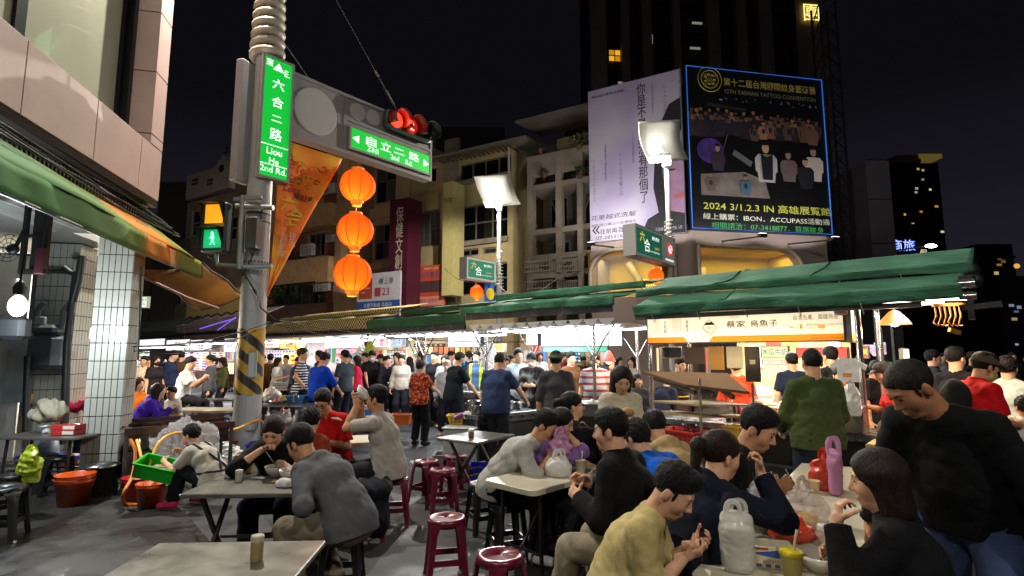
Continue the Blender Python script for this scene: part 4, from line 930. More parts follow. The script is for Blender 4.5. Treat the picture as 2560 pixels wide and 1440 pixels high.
letter('往前兩百公尺',ink,white_b,(fx(1545),-.006,fz(1545,578)),h=.22,w=fx(1590)-fx(1503),bold=.012);letter('07-2853168',ink,white_b,(fx(1528),-.006,fz(1528,595)),h=.14,w=fx(1566)-fx(1494))
mb=MB()
for k in(0,.14):
 c=Vector((fx(1483)+k,-.005,fz(1490,579)));mb.add([c,c+Vector((.12,0,.15)),c+Vector((.19,0,.15)),c+Vector((.07,0,0)),c+Vector((.19,0,-.15)),c+Vector((.12,0,-.15))],[(0,5,4,3),(0,3,2,1)])
mb.build('arrow_mark',ink,white_b)
def poly(par,name,mat,pts,y=-.006):
 mb=MB();mb.add([(p[0],y,p[1])for p in pts],[tuple(range(len(pts)))]);return mb.build(name,mat,par)
def ell_poly(cx,cz,rx,rz_,n=24,a0=0,a1=360):return[(cx+rx*math.cos(R(a)),cz+rz_*math.sin(R(a)))for a in np.linspace(a0,a1,n,endpoint=a1-a0<360)]
X=w;zf=fz(1700,430)
clip=lambda pts:[(min(p[0],X-.01),min(max(p[1],.01),h-.01))for p in pts]
hairp=PT('1b1622',.7);facep=M('printed_face','8a6a86',.7,var=.3,scale=1.2);lipp=PT('a0504e',.6)
poly(white_b,'print_hair',hairp,clip([(X,fz(1720,245)),(X-.45,fz(1700,260)),(X-.75,fz(1690,300)),(X-1.05,fz(1680,380)),(X-1.15,fz(1660,470)),(X-.95,fz(1670,540)),(X-.3,fz(1700,560)),(X,fz(1720,560))]))
poly(white_b,'print_face',facep,clip([(X,fz(1725,325)),(X-.5,fz(1700,345)),(X-.78,fz(1690,420)),(X-.72,fz(1690,480)),(X-.5,fz(1700,530)),(X-.15,fz(1720,552)),(X,fz(1725,555))]),-.010)
poly(white_b,'print_lips',lipp,clip(ell_poly(X-.18,fz(1715,490),.22,.09)),-.014);poly(white_b,'print_eye',hairp,clip(ell_poly(X-.45,fz(1705,425),.16,.04)),-.014);poly(white_b,'print_brow',hairp,clip([(X-.68,fz(1700,400)),(X-.3,fz(1700,392)),(X-.3,fz(1700,398)),(X-.68,fz(1700,408))]),-.014)
poly(white_b,'print_coat',PT('14131a',.7),clip([(X,.01),(X-1.7,.01),(X-1.4,fz(1650,548)),(X-.8,fz(1680,525)),(X,fz(1720,535))]),-.012)
letter('花麥越式洗髮體驗 A館',PT('8d8a92',.6),white_b,(X-.62,-.018,fz(1690,572)),h=.14,w=1.0)
dark_b,w,h=board('black_billboard','black tattoo convention billboard with a blue lit edge',BR,(.02,BR.at(2058,400)[0],BR.at(1900,584)[1],BR.at(1900,190)[1]))
MB().bbox((0,0,0),(w,.2,h)).build('board',M('black_print','08080b',.45,var=.4,scale=.8),dark_b)
mb=MB();mb.tube([(.04,-.03,.04),(w-.04,-.03,.04),(w-.04,-.03,h-.04),(.04,-.03,h-.04)],.022,6,closed=True);mb.build('edge_tube',EM('2a62b8',.9),dark_b)
gx=lambda px:BR.at(px,400)[0]-.02
gz=lambda py,px=1900:BR.at(px,py)[1]-BR.at(1900,584)[1]
gy=PT('c8b45a',.5);gt=PT('bcc050',.5);gn=PT('3fa058',.6);gw=PT('d8dcc8',.6)
letter('第十二屆台灣國際紋身藝術展',gy,dark_b,(gx(1927),-.006,gz(221)),h=.33,w=gx(2042)-gx(1812),bold=.008);letter('12TH TAIWAN TATTOO CONVENTION',PT('8a865a',.6),dark_b,(gx(1927),-.006,gz(244)),h=.17,w=gx(2042)-gx(1816))
letter('2024 3/1.2.3 IN 高雄展覽館',gt,dark_b,(gx(1905),-.006,gz(525)),h=.34,w=gx(2058)-gx(1748),bold=.01);letter('線上購票：IBON．ACCUPASS活動通',gw,dark_b,(gx(1902),-.006,gz(551)),h=.24,w=gx(2056)-gx(1748));letter('相關請洽：07-3418877．首席紋身',gn,dark_b,(gx(1903),-.006,gz(572)),h=.25,w=gx(2040)-gx(1768))
cx,cz=gx(1775),gz(219)
mb=MB()
for r_ in(.50,.36):mb.tube([(cx+r_*math.cos(a),-.012,cz+r_*math.sin(a))for a in np.linspace(0,6.283,33)[:-1]],.012,4,closed=True)
for s_ in range(7):a=R(s_*360/7);mb.box((cx+.2*math.cos(a),-.01,cz+.2*math.sin(a)),(.1,.004,.06),0)
mb.build('round_emblem',gy,dark_b);letter('TAIWAN',gy,dark_b,(cx,-.008,cz+.16),h=.12);letter('2024',gy,dark_b,(cx,-.008,cz-.02),h=.14);letter('TATTOO',gy,dark_b,(cx,-.008,cz-.2),h=.1)
rs=random.Random(4);tones=['7a5640','5e4436','8c684a','4c3e3c','6e4c40']
def print_figure(x,z,s,skin,cloth,y=-.006,pants='14151a',lean=0):
 poly(dark_b,'print_figure',PT(cloth,.6),[(x-.22*s,z),(x+.22*s,z),(x+.30*s+lean,z+.62*s),(x+.20*s+lean,z+.72*s),(x-.20*s+lean,z+.72*s),(x-.30*s+lean,z+.62*s)],y)
 poly(dark_b,'print_head',PT(skin,.6),ell_poly(x+lean,z+.88*s,.10*s,.14*s,12),y-.003)
 for sg in(-1,1):poly(dark_b,'print_arm',PT(skin if cloth in tones else cloth,.6),[(x+sg*.25*s+lean,z+.66*s),(x+sg*.31*s+lean,z+.60*s),(x+sg*.30*s,z+.28*s),(x+sg*.14*s,z+.16*s),(x+sg*.20*s,z+.30*s)][::sg],y-.0015)
 if s<.9:poly(dark_b,'print_tattoo',PT('1c2030',.7),ell_poly(x+lean,z+.45*s,.11*s,.16*s,7),y-.002)
 poly(dark_b,'print_hair',PT('0c0a0a',.6),ell_poly(x+lean,z+.95*s,.115*s,.10*s,10,0,180),y-.006)
for j in range(3):
 for i in range(15):
  c=rs.choice(tones);print_figure(.25+(i+.5*(j%2))*(w-.5)/15,gz(328+j*14)+rs.uniform(-.08,.08),(.62+.1*j)*rs.uniform(.85,1.15),c,c if rs.random()<.6 else rs.choice(['1c1a22','2a2030','3c2a2a','241c1a']),-.004-.0075*j-.0004*i,lean=rs.uniform(-.05,.05))
poly(dark_b,'print_glow',M('print_violet','3c2270',.7,var=.6,scale=2.5),ell_poly(gx(1768),gz(392),.55,.5),-.0275)
for i in range(26):poly(dark_b,'print_spark',PT(rs.choice(['5a78b8','8a6aa8','b8a060','6a8a9a']),.6),ell_poly(gx(1760)+rs.uniform(0,w*.9),gz(262)+rs.uniform(-.08,.08),.03,.03,6),-.005)
poly(dark_b,'print_stage',PT('24272e',.6),[(gx(1765),gz(275)),(gx(1862),gz(283)),(gx(1862),gz(290)),(gx(1765),gz(282))],-.012)
poly(dark_b,'print_smoke',M('print_smoke','6a605a',.8,var=.4,scale=1.6),[(gx(1742),gz(500)),(gx(1910),gz(500)),(gx(1900),gz(455)),(gx(1850),gz(438)),(gx(1742),gz(450))],-.013)
for i,(px,py,s,sk,cl)in enumerate(((1905,460,1.55,'b08a70','a8a4a4'),(1960,455,1.2,'94705c','5e5050'),(2022,450,1.35,'9a765e','b8b0a8'),(2000,470,1.2,'a07c64','16161c'),(1785,440,1.0,'987260','2a2430'),(1765,490,.7,'846250','5a4a44'),(1850,495,.75,'80604c','385a70'))):print_figure(gx(px),gz(py),s,sk,cl,-.018-.007*i)
poly(dark_b,'print_vest',PT('101218',.6),[(gx(1893),gz(455)),(gx(1917),gz(455)),(gx(1920),gz(390)),(gx(1905),gz(400)),(gx(1890),gz(390))],-.075)
mb=MB();mb.bar((gx(1790),-.02,gz(415)),(gx(1812),-.02,gz(350)),.1,.004);mb.build('print_arm',PT('5c4538',.6),dark_b)
poly(dark_b,'print_device',PT('5a5a5e',.6),[(gx(1822),gz(398)),(gx(1866),gz(425)),(gx(1872),gz(412)),(gx(1828),gz(385))],-.02)
e0=C0+DRt*(w+.05);solo(MB().box((0,.9,h/2),(.16,1.8,h)),'side_billboard',M('side_print','6b6a3a',.6,var=.5,scale=2),'narrow yellowish billboard seen edge-on beside the black billboard','billboard',None,Vector((e0.x+.1,e0.y+.3,zb)),R(-12))
def added_flood(par_F,x,z,tgt,pw,label):  # floodlights added to brighten the boards, which no other lamp lights enough
 p=par_F.A+par_F.d*x+Vector((0,0,z));n=Vector((par_F.d.y,-par_F.d.x,0));t=thing('added_billboard_floodlight',label,'floodlight',p,par_F.rz,'floodlights of the billboards')
 MB().bar((0,0,0),(0,-2.3,-.3),.05).build('arm',BLKF,t);MB().bevbox((0,-2.35,-.28),(.3,.16,.12),.02).build('lamp_head',BLKF,t);MB().bbox((-.12,-2.40,-.215),(.12,-2.30,-.208)).build('lamp_glass',EM('fff4e0',6,True),t)
 lamp('SPOT',(0,-2.35,-.17),pw,(1,.95,.92),.1,target=(0,0,tgt+1.2),parent=t,name='added_flood').data.spot_size=R(130)
BLKF=PT('16171a',.5)
for x,nm in((.9,'floodlight at the left end under the white billboard'),(2.9,'floodlight at the right end under the white billboard')):added_flood(BL,x+.2,zb-.30,3.4,400,nm)
for x,nm in((1.4,'floodlight at the left end under the black billboard'),(4.2,'floodlight at the right end under the black billboard')):added_flood(BR,x,zb-.30,3.2,300,nm)
# dark tower behind
TY=52.0;TF=Face(P(1478,300,TY).to_2d(),heading(84))
tw=thing('dark_tower','tall unlit apartment tower rising behind the billboards','building',TF.A,TF.rz);xw=TF.at(2075,150)[0]
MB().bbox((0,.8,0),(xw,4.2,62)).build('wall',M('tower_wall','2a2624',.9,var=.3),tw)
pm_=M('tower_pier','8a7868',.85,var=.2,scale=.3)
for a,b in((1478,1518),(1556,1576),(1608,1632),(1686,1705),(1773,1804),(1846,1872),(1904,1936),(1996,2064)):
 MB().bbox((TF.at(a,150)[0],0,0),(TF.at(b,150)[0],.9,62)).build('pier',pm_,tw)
slm=PT('2a2523',.8)
for k in range(14):
 z=16+k*3.15
 MB().bbox((TF.at(1632,150)[0],.25,z),(TF.at(1773,150)[0],.85,z+.2)).build('balcony_slab',slm,tw);MB().bbox((TF.at(1936,150)[0],.25,z),(TF.at(1996,150)[0],.85,z+.2)).build('balcony_slab',slm,tw)
 x_=TF.at(2066,150)[0];MB().lathe([(1.3,0),(1.9,.55),(1.9,.8)],18).build('round_balcony',M('round_balcony','9a8a78',.8),tw,(x_+.6,2.6,z-.6))
 for(a,b)in((1520,1554),(1578,1606),(1806,1844),(1874,1902)):
  window(tw,TF.at(a,150)[0]+.1,TF.at(b,150)[0]-.1,z+.5,z+2.4,2,1,.76,.06,frame=slm)
X0,X1,Z0,Z1=TF.rect((1525,115,1557,147));window(tw,X0,X1,Z0,Z1,2,2,.62,.08,glass=[EM('e8a52a',1.1),EM('c98818',.9)],frame=PT('1a1408'))
for px,py in((1632,95),(1745,55),(1740,118),(1560,205)):
 x_,z_=TF.at(px,py);MB().box((x_,.2,z_),(.12 if px==1632 else 1.1,.05,1.0 if px==1632 else .25)).build('stairwell_lamp',EM('8d8a80',.7),tw)
ts=thing('rooftop_character_sign','glowing yellow character sign on the dark tower','sign',TF.A+TF.d*TF.at(2025,36)[0]+Vector((0,-.3,TF.at(2025,36)[1])),TF.rz)
letter('團',EM('f2dc7a',1.5),ts,(0,0,0),h=TF.at(2025,15)[1]-TF.at(2025,57)[1],bold=.02)
mt=thing('lattice_mast','dark lattice mast standing behind the black billboard','mast',P(2120,884,30)*Vector((1,1,0)))
mb=MB()
for sx_ in(-.45,.45):
 for sy_ in(-.45,.45):mb.bar((sx_,sy_,0),(sx_,sy_,22),.09)
for k in range(22):
 z=k;mb.bar((-.45,-.45,z),(.45,-.45,z+1),.05).bar((.45,-.45,z),(.45,.45,z+1),.05).bar((-.45,.45,z),(-.45,-.45,z+1),.05).bar((-.45,-.45,z),(.45,-.45,z),.05)
mb.build('lattice',PT('3c3632',.7),mt)
# far right skyline
def block(name,label,px0,px1,ptop,Y,col,deep=12,rz=0.0,win=None,grp=None):
 p=P(px0,ptop,Y);q_=P(px1,ptop,Y);t=thing(name,label,'building',(p.x,Y,0),0,grp)
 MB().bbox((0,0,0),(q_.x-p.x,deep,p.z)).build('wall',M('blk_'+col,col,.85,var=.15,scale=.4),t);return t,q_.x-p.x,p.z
t,w,h=block('grey_panel_building','plain grey panelled building wall right of the black billboard',2163,2222,402,31,'8d8692',9)
for z in(8.0,10.6,13):MB().bbox((.0,-.02,z),(w,0,z+.05)).build('seam',PT('2c2a2e'),t)
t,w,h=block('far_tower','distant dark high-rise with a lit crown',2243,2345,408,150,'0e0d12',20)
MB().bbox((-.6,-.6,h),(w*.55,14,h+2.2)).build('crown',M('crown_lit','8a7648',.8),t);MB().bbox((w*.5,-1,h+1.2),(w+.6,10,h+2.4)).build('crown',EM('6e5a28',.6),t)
rs=random.Random(3)
for i in range(18):
 x_,z_=rs.uniform(.4,w-.6),rs.uniform(h*.35,h*.97);MB().box((x_,-.05,z_),(rs.uniform(.5,1.0),.08,.6)).build('lit_window',EM(rs.choice(['c9b26a','8f8f78','d2903a','b9c08c']),rs.choice([.7,1.1])),t)
for k in range(14):MB().bbox((.0,-.3,h*(k+1)/16),(w,0,h*(k+1)/16+.35)).build('balcony_slab',PT('17161b',.8),t)
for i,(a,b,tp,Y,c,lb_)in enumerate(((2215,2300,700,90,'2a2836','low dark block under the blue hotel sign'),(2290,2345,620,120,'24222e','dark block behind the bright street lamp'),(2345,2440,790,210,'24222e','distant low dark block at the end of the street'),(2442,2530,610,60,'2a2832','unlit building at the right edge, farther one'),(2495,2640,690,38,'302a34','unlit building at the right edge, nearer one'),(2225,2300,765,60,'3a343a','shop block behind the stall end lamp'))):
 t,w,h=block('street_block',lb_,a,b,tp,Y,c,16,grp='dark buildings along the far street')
 for j in range(16):
  x_,z_=rs.uniform(.5,max(.6,w-1)),rs.uniform(h*.1,h*.95);o=MB().box((x_,-.05,z_),(Y*rs.uniform(.004,.009),.08,Y*rs.uniform(.003,.006))).build('lit_window',EM(rs.choice(['b98a3a','8a8a7a','7a5a2a','a0a8c0','c8b078']),rs.choice([.25,.5,.8])),t)
 for j in range(int(h/3.2)):MB().bbox((0,-.25,j*3.2+2.6),(w,0,j*3.2+2.9)).build('floor_ledge',PT('2c2a34',.8),t)
# market stalls
DS=Vector((.741,-.671,0))
STEEL=M('brushed_steel','8d8f90',.28,.9,var=.15,scale=9,rvar=.1);STEELD=M('worn_steel','6d6e6e',.35,.85,var=.25,scale=7,dirt=.3)
GRN=M('green_canvas','3d6e56',.85,var=.3,scale=2.5,bump=.7,bscale=9,dirt=.3,stretch=(1,3,3),spec=.2);GRND=M('dark_green_canvas','2f5a40',.8,var=.25,scale=2.5,bump=.7,bscale=9,dirt=.35,stretch=(1,3,3),spec=.2)
WHT=M('white_tarp','e6e8ea',.6,var=.04);CHROME=M('chrome_tube','b5b7b8',.2,.9,var=0);WOOD=M('dull_wood','6b4a2c',.6,var=.25,scale=9,stretch=(1,6,6));BLK=PT('0d0d0e',.5)
class Loc:
 """a stall's own frame at A: x along the stall to the right, y away from the camera, z up"""
 def __init__(s,A,d):s.F=Face((A[0],A[1]),d);s.A=s.F.A;s.d=s.F.d;s.rz=s.F.rz;s.n=Vector((-s.d.y,s.d.x,0))
 def face(s,y):p=s.A+s.n*y;return Face((p.x,p.y),s.d)
 def xz(s,px,py,y=0.0):return s.face(y).at(px,py)
 def rect(s,r,y=0.0):return s.face(y).rect(r)
 def world(s,x,y,z=0.0):p=s.A+s.d*x+s.n*y;return Vector((p.x,p.y,z))
 def ground(s,px,py,z=0.0):
  g=G(px,py,z)-s.A;return(g.x*s.d.x+g.y*s.d.y,g.x*s.n.x+g.y*s.n.y)
def awning(par,name,x0,x1,y0,y1,zb,zf,zt,mat,seed=0,wr=.02,nu=70,vmat=None):
 rs=random.Random(seed);ph=[rs.random()*6 for _ in range(4)]
 def val(u,v):
  x=x0+(x1-x0)*u;a=(1-v)
  return(x,y0+wr*a*(math.sin(x*8+ph[0])+.6*math.sin(x*17+ph[1]+math.sin(x*5))+.5*math.sin(x*31+v*4))-.03*v,zb+(zf-zb)*v+.012*math.sin(x*3+ph[2])*a)
 def top(u,v):
  x=x0+(x1-x0)*u;return(x,y0-.03+(y1-y0)*v,zf+(zt-zf)*v-.035*math.sin(math.pi*v)*(1+.6*math.sin(x*4+ph[3])+.4*math.sin(x*11+v*5)))
 mb=MB();mb.grid(val,nu,4,.006);o=mb.build('valance',vmat or mat,par)
 MB().grid(top,nu,6,.006).build('canopy_sheet',mat,par)
 for k in range(1,int((x1-x0)/1.1)):
  u=k*1.1/(x1-x0);MB().tube([Vector(top(u,t))+Vector((0,0,.004))for t in(0,.33,.66,1)],.008,5).build('seam',mat,par)
 mb=MB()
 for k in range(int((x1-x0)/.55)):mb.tube([Vector(val((k+.5)*.55/(x1-x0),.1)),Vector(val((k+.5)*.55/(x1-x0),.1))+Vector((.01,.06,-.10)),Vector(val((k+.5)*.55/(x1-x0),.1))+Vector((.0,.12,-.02))],.004,4)
 mb.build('tie_rope',PT('b8b0a0',.7),par,kind='stuff')
 return o
def tubelight(par,a,b,col='f4f8ff',es=14,r=.016):
 return MB().tube([a,b],r,8).build('light_tube',EM(col,es,True),par)
def lightbox(name,label,w,h,d,loc,rz,col,es,frame=None,cat='sign'):
 """backlit box: origin at the lower left front corner"""
 t=thing(name,label,cat,loc,rz)
 MB().bbox((.012,0,.012),(w-.012,.004,h-.012)).build('lit_face',EM(col,es,True),t)
 MB().bbox((0,.006,0),(w,d,h)).build('casing',frame or PT('55565a',.4),t)
 mb=MB();mb.bbox((0,-.012,0),(w,.01,.014)).bbox((0,-.012,h-.014),(w,.01,h)).bbox((0,-.012,.014),(.014,.01,h-.014)).bbox((w-.014,-.012,.014),(w,.01,h-.014));mb.build('trim',frame or PT('55565a',.4),t)
 return t
A0=P(2115,853,6.0);S1=Loc(A0,DS)
xL=S1.xz(1617,830)[0];zB=A0.z;zT=S1.xz(2113,769)[1]
sg=lightbox('roe_stall_sign','long cream and orange backlit sign under the big green awning',-xL,zT-zB,.16,S1.world(xL,0,zB),S1.rz,'ffecca',.78,PT('4a4a4c',.4))
W_,H_=-xL,zT-zB
orange=EM('f08a10',.75)
mb=MB();c=W_*.305
for poly_ in([(.012,.012),(c-.14,.012),(c-.19,.085),(.012,.085)],[(c+.14,.012),(W_-.012,.012),(W_-.012,.085),(c+.19,.085)]):
 mb.add([(p[0],-.004,p[1])for p in poly_],[(0,1,2,3)])
mb.build('orange_band',orange,sg)
inkb=PT('1d1712',.6);inkl=PT('7a5a38',.6);pxw=lambda px:S1.xz(px,820)[0]-xL
lt=lambda s,px,z,h,w=None,m=inkb,b=0.0,maxw=None:letter(s,m,sg,(pxw(px),-.006,z),h=h,w=w,bold=b,maxw=maxw)
lt('蔡家',1840,H_*.62,.085,pxw(1862)-pxw(1814),b=.01);lt('烏魚子',1910,H_*.62,.085,pxw(1945)-pxw(1876),b=.01)
lt('TSAI JIA',1868,H_*.66,.02,m=inkl,maxw=.05);lt('SINCE 1964',1836,H_*.86,.022,m=inkl,maxw=.12)
lt('台灣名產、高雄烏金',2040,H_*.76,.062,pxw(2098)-pxw(1984));lt('No.112',1988,H_*.47,.03,m=inkl)
lt('鹽埕區大勇路',2032,H_*.52,.02,m=inkl);lt('三民區六合二路',2088,H_*.52,.02,m=inkl);lt('創立於民國五十三年',2032,H_*.42,.02,m=inkl,maxw=.12);lt('Taiwan Mullet Roe & Dried Seafood',2070,.04,.022,m=PT('9a4a08'),maxw=.35)
vletter('烏魚腱',inkb,sg,(pxw(1663),-.006,H_*.86),.045,.062);vletter('烏魚子',inkb,sg,(pxw(1718),-.006,H_*.86),.045,.062)
for px in(1632,1645,1686,1698):
 x_=pxw(px);mb=MB()
 for a in((-.022,-.003),(.019,.003)):mb.bbox((x_+a[0],-.006,H_*.45),(x_+a[0]+.003,-.004,H_*.88))
 mb.bbox((x_-.022,-.006,H_*.45),(x_+.022,-.004,H_*.45+.003)).bbox((x_-.022,-.006,H_*.88),(x_+.022,-.004,H_*.88+.003));mb.build('price_frame',inkl,sg);vletter('一二',inkl,sg,(x_,-.006,H_*.8),.02,.05)
x_=pxw(1774);mb=MB()
for r_,t_ in((.105,.004),(.088,.003)):
 q=[(x_+r_,H_*.54),(x_,H_*.54+r_),(x_-r_,H_*.54),(x_,H_*.54-r_)]
 for a,b in zip(q,q[1:]+q[:1]):mb.bar((a[0],-.005,a[1]),(b[0],-.005,b[1]),t_,.003)
mb.build('diamond_emblem',inkl,sg)
mb=MB();mb.add([(x_-.07,-.006,H_*.62),(x_+.07,-.006,H_*.62),(x_+.03,-.006,H_*.74),(x_-.015,-.006,H_*.70),(x_-.035,-.006,H_*.73)],[(0,1,2,3,4)]);mb.build('emblem_mountain',inkb,sg)
letter('蔡家',inkl,sg,(x_,-.006,H_*.52),h=.03);letter('烏魚子',inkl,sg,(x_,-.006,H_*.40),h=.03)
mb=MB()
for i in range(3):mb.bbox((pxw(2046),-.006,H_*.40+i*.016),(pxw(2064),-.004,H_*.40+.012+i*.016))
mb.bbox((pxw(2001),-.006,H_*.40),(pxw(2006),-.004,H_*.55));mb.build('orange_mark',orange,sg)
es_=lightbox('end_light_box','bright white end of the backlit stall sign facing the street',.50,zT-zB+.02,.12,S1.world(.05,0,zB-.01),S1.rz+R(90),'fff6e8',1.5,PT('8a8a8c',.3))
mb=MB();mb.add([(.012,-.004,.012),(.488,-.004,.012),(.488,-.004,.1),(.32,-.004,.1),(.29,-.004,.03),(.22,-.004,.03),(.19,-.004,.1),(.012,-.004,.1)],[(0,1,2,3,4,5,6,7)]);mb.build('orange_band',orange,es_)
st=thing('roe_stall','green awninged stall selling mullet roe at right','stall',S1.world(0,0),S1.rz)
ya=-.72;xa0=S1.xz(1582,760,ya)[0];xa1=S1.xz(2405,720,ya)[0]
zv0=S1.xz(2100,763,ya)[1];zv1=S1.xz(2100,732,ya)[1];
awning(st,'front',xa0,xa1,ya,-.18,zv0,zv1,S1.xz(2100,706,-.18)[1],GRN,1)
yb=-.12;xb0=S1.xz(1590,720,yb)[0];xb1=S1.xz(2432,668,yb)[0]
awning(st,'rear',xb0,xb1,yb,.85,S1.xz(2100,703,yb)[1],S1.xz(2100,684,yb)[1],S1.xz(2100,666,yb)[1]+.20,GRN,2,.012)
mb=MB();mb.bbox((xa0,ya+.05,zv0-.05),(xa1-.3,ya+.09,zv0)).bbox((xa0,-.1,zT+.03),(xa1-.2,-.05,zT+.09));mb.build('awning_beam',PT('3a3632',.5),st)
mb=MB()
for z in(zv0+.03,zv1+.02):mb.tube([(xa1-.03,ya+.06,z),(xa1+.09,ya+.06,z)],.035,10)
mb.build('roller_end',CHROME,st)
mb=MB();mb.bar((xa1+.02,-.05,zv0-.15),(xa1+.02,.05,zv1+.3),.05).bar((xa1+.02,-.5,zv1+.05),(xa1+.04,.2,zv1+.1),.1).bar((xa1-.05,-.3,zv0-.05),(xa1+.25,-.3,zv0-.03),.05).ball((xa1+.03,.1,zv1+.22),.09,8,6).ball((xa1+.06,-.05,zv1+.1),.08,8,6);mb.build('roller_gear',PT('171614',.5),st)
MB().bbox((xa0,-.02,zT+.10),(xa1-.15,1.5,zT+.13)).build('ceiling_sheet',PT('5b4a38',.6),st)
for x,y in((.12,.02),(.12,1.3),(xL+.02,.05),(xL+.02,1.3)):MB().tube([(x,y,0),(x,y,zT+.1)],.032,10).build('post',CHROME,st)
for x,y,l in((.35,.1,.4),(.75,-.2,.4),(-.9,.9,.8),(-2.0,.9,.8),(.5,.8,.4)):tubelight(st,(x,y,zT+.06-.03*(y<.5)),(x+l*.8,y+l*.6*(y<.5),zT+.06-.03*(y<.5)),'fff0d8',9)
lamp('AREA',(-1.1,.85,zT+.02),120,(1,.84,.60),2.0,.5,parent=st,target=None,name='stall_light')
lamp('AREA',(.7,.5,zT+.02),60,(1,.80,.55),.6,.6,parent=st,name='stall_light')
lamp('AREA',(-1.2,-.50,zT+.02),7,(1,.86,.64),1.9,.12,parent=st,name='stall_light')  # frontal fill added under the awning, without a fixture
lamp('AREA',(-1.2,-.30,zB-.12),4,(1,.86,.66),1.9,.1,parent=st,name='stall_light').rotation_euler=(R(80),0,0)  # second added fill, aimed at the hanging boards
zc=.90;cy0=-.22
ctr=thing('steel_counter','long steel counter of the roe stall behind the man in green','counter',S1.world(0,0),S1.rz)
MB().bevbox(((xL+.3)/2,cy0+.3,zc-.04),(.3-xL,.66,.08),.008).build('worktop',STEEL,ctr)
mb=MB();mb.bbox((xL+.05,cy0+.1,.12),(.25,cy0+.62,zc-.082));mb.build('cabinet',M('dark_cabinet','1b1817',.5,var=.3),ctr)
for x in(xL+.06,(xL)/2,.24):MB().bar((x,cy0+.04,0),(x,cy0+.04,zc-.08),.04).build('leg',STEELD,ctr)
MB().bbox((xL+.06,cy0+.03,.45),(.24,cy0+.05,.48)).build('rail',STEELD,ctr)
yb_=thing('cutting_block','thick pale wooden cutting block on the end of the stall counter','cutting board',S1.world(.55,-.55,.80),S1.rz)
MB().bevbox((0,0,.04),(.62,.40,.08),.01).build('block',M('pale_block','b09a62',.6,var=.15),yb_)
MB().bevbox((0,0,-.07),(.60,.38,.13),.01).build('box_stand',M('pale_crate','8f7d50',.6,var=.15),yb_)
mb=MB()
for sx_ in(-.27,.27):
 for sy_ in(-.16,.16):mb.bar((sx_,sy_,-.80),(sx_,sy_,-.135),.035)
mb.build('stand_leg',STEELD,yb_)
MB().lathe([(.10,0),(.11,.03),(.10,.035)],16).build('board',M('round_board','c0a878',.6),None,S1.world(.45,-.58,.885),label='round wooden board lying on the pale cutting block',category='cutting board')
gc=thing('glass_display_case','low glass case of stacked roe packs glowing on the counter','display case',S1.world(-.62,.12,zc),S1.rz)
MB().bbox((-.42,-.14,0),(.42,.2,.012)).build('base',STEEL,gc)
mb=MB();mb.bbox((-.42,-.145,.015),(.42,-.140,.30)).bbox((-.42,-.14,.30),(.42,.2,.305));mb.build('glass',M('case_glass','ffffff',.03,alpha=.10,var=0),gc)
pk=MB().bevbox((0,0,.016),(.10,.15,.03),.006).mesh('pack',M('roe_pack','a8642a',.25,var=.35,scale=30,coat=.5));lab_=MB().bevbox((0,0,.016),(.102,.06,.031),.004).mesh('band',PT('e8ddc8',.4))
for i in range(6):
 for j in range(7 if i%2 else 8):
  t_=link('roe_pack',pk,None,S1.world(-.62-.35+i*.14+random.uniform(-.008,.008),.14+random.uniform(-.01,.01),zc+.013+j*.031),S1.rz+random.uniform(-.08,.08),label='amber roe pack, %s layer of the %s stack in the glass case'%(('lowest','second','third','fourth','fifth','sixth','seventh','topmost')[j],('leftmost','second','third','fourth','fifth','rightmost')[i]),category='food pack',group='stacked roe packs');link('band',lab_,t_)
lamp('AREA',(0,.0,.29),16,(1,.8,.5),.7,.15,parent=gc,name='case_light')
def hang(name,label,px,y,mat,cat='board',text=None,tm=None,emit=False):
 x0,x1,z0,z1=S1.rect(px,y);t=thing(name,label,cat,S1.world((x0+x1)/2,y,z0),S1.rz);w,h=x1-x0,z1-z0
 MB().bevbox((0,.01,h/2),(w,.02,h),.006).build('panel',mat,t)
 mb=MB()
 for s_ in(-.3,.3):mb.bar((w*s_,.01,h),(w*s_,.01,zT+.1-z0),.006)
 mb.build('hanger',BLK,t)
 if text:letter(text,tm or inkb,t,(0,-.004,h*.5),h=h*.5,maxw=w*.85)
 return t,w,h
t,w,h=hang('menu_board','dark rounded chalkboard hanging leftmost under the roe sign',(1657,868,1704,895),.25,M('chalkboard','1a1c1f',.5));MB().tube([(-w/2,-.005,0),(w/2,-.005,0),(w/2,-.005,h),(-w/2,-.005,h)],.008,5,closed=True).build('rim',PT('c8962c',.5),t)
hang('menu_board','brown board hanging second under the roe sign',(1710,868,1762,910),.25,M('brown_board','4f3526',.6));hang('menu_board','amber board hanging third under the roe sign',(1771,866,1809,925),.22,M('amber_board','b98226',.5));hang('menu_board','cream sheet hanging fourth under the roe sign',(1816,866,1857,921),.22,M('cream_board','d6c6a0',.6))
t,w,h=hang('menu_board','black panel with a taped white note under the roe sign',(1862,866,1900,955),.5,M('black_board','161516',.4));MB().bbox((-.03,-.004,h*.5),(.04,-.001,h*.62)).build('note',PT('d8d4c8'),t)
def far_sign(name,label,px,y,col,es,text,tc,S=S1,h=.5,frame=None,sub=None):
 x0,x1,z0,z1=S.rect(px,y);t=lightbox(name,label,x1-x0,z1-z0,.08,S.world(x0,y,z0),S.rz,col,es,frame)
 if text:letter(text,PT(tc,.6)if isinstance(tc,str)else tc,t,((x1-x0)/2,-.006,(z1-z0)*(.5 if not sub else .62)),h=(z1-z0)*h,maxw=(x1-x0)*.9,bold=.015)
 if sub:letter(sub,PT(tc,.6),t,((x1-x0)/2,-.006,(z1-z0)*.2),h=(z1-z0)*.18,maxw=(x1-x0)*.9)
 return t
far_sign('shop_sign','yellow and blue lit sign deep inside the roe stall',(1902,864,1972,896),2.6,'fff3a8',1.2,'木瓜牛奶','2a7ab8')
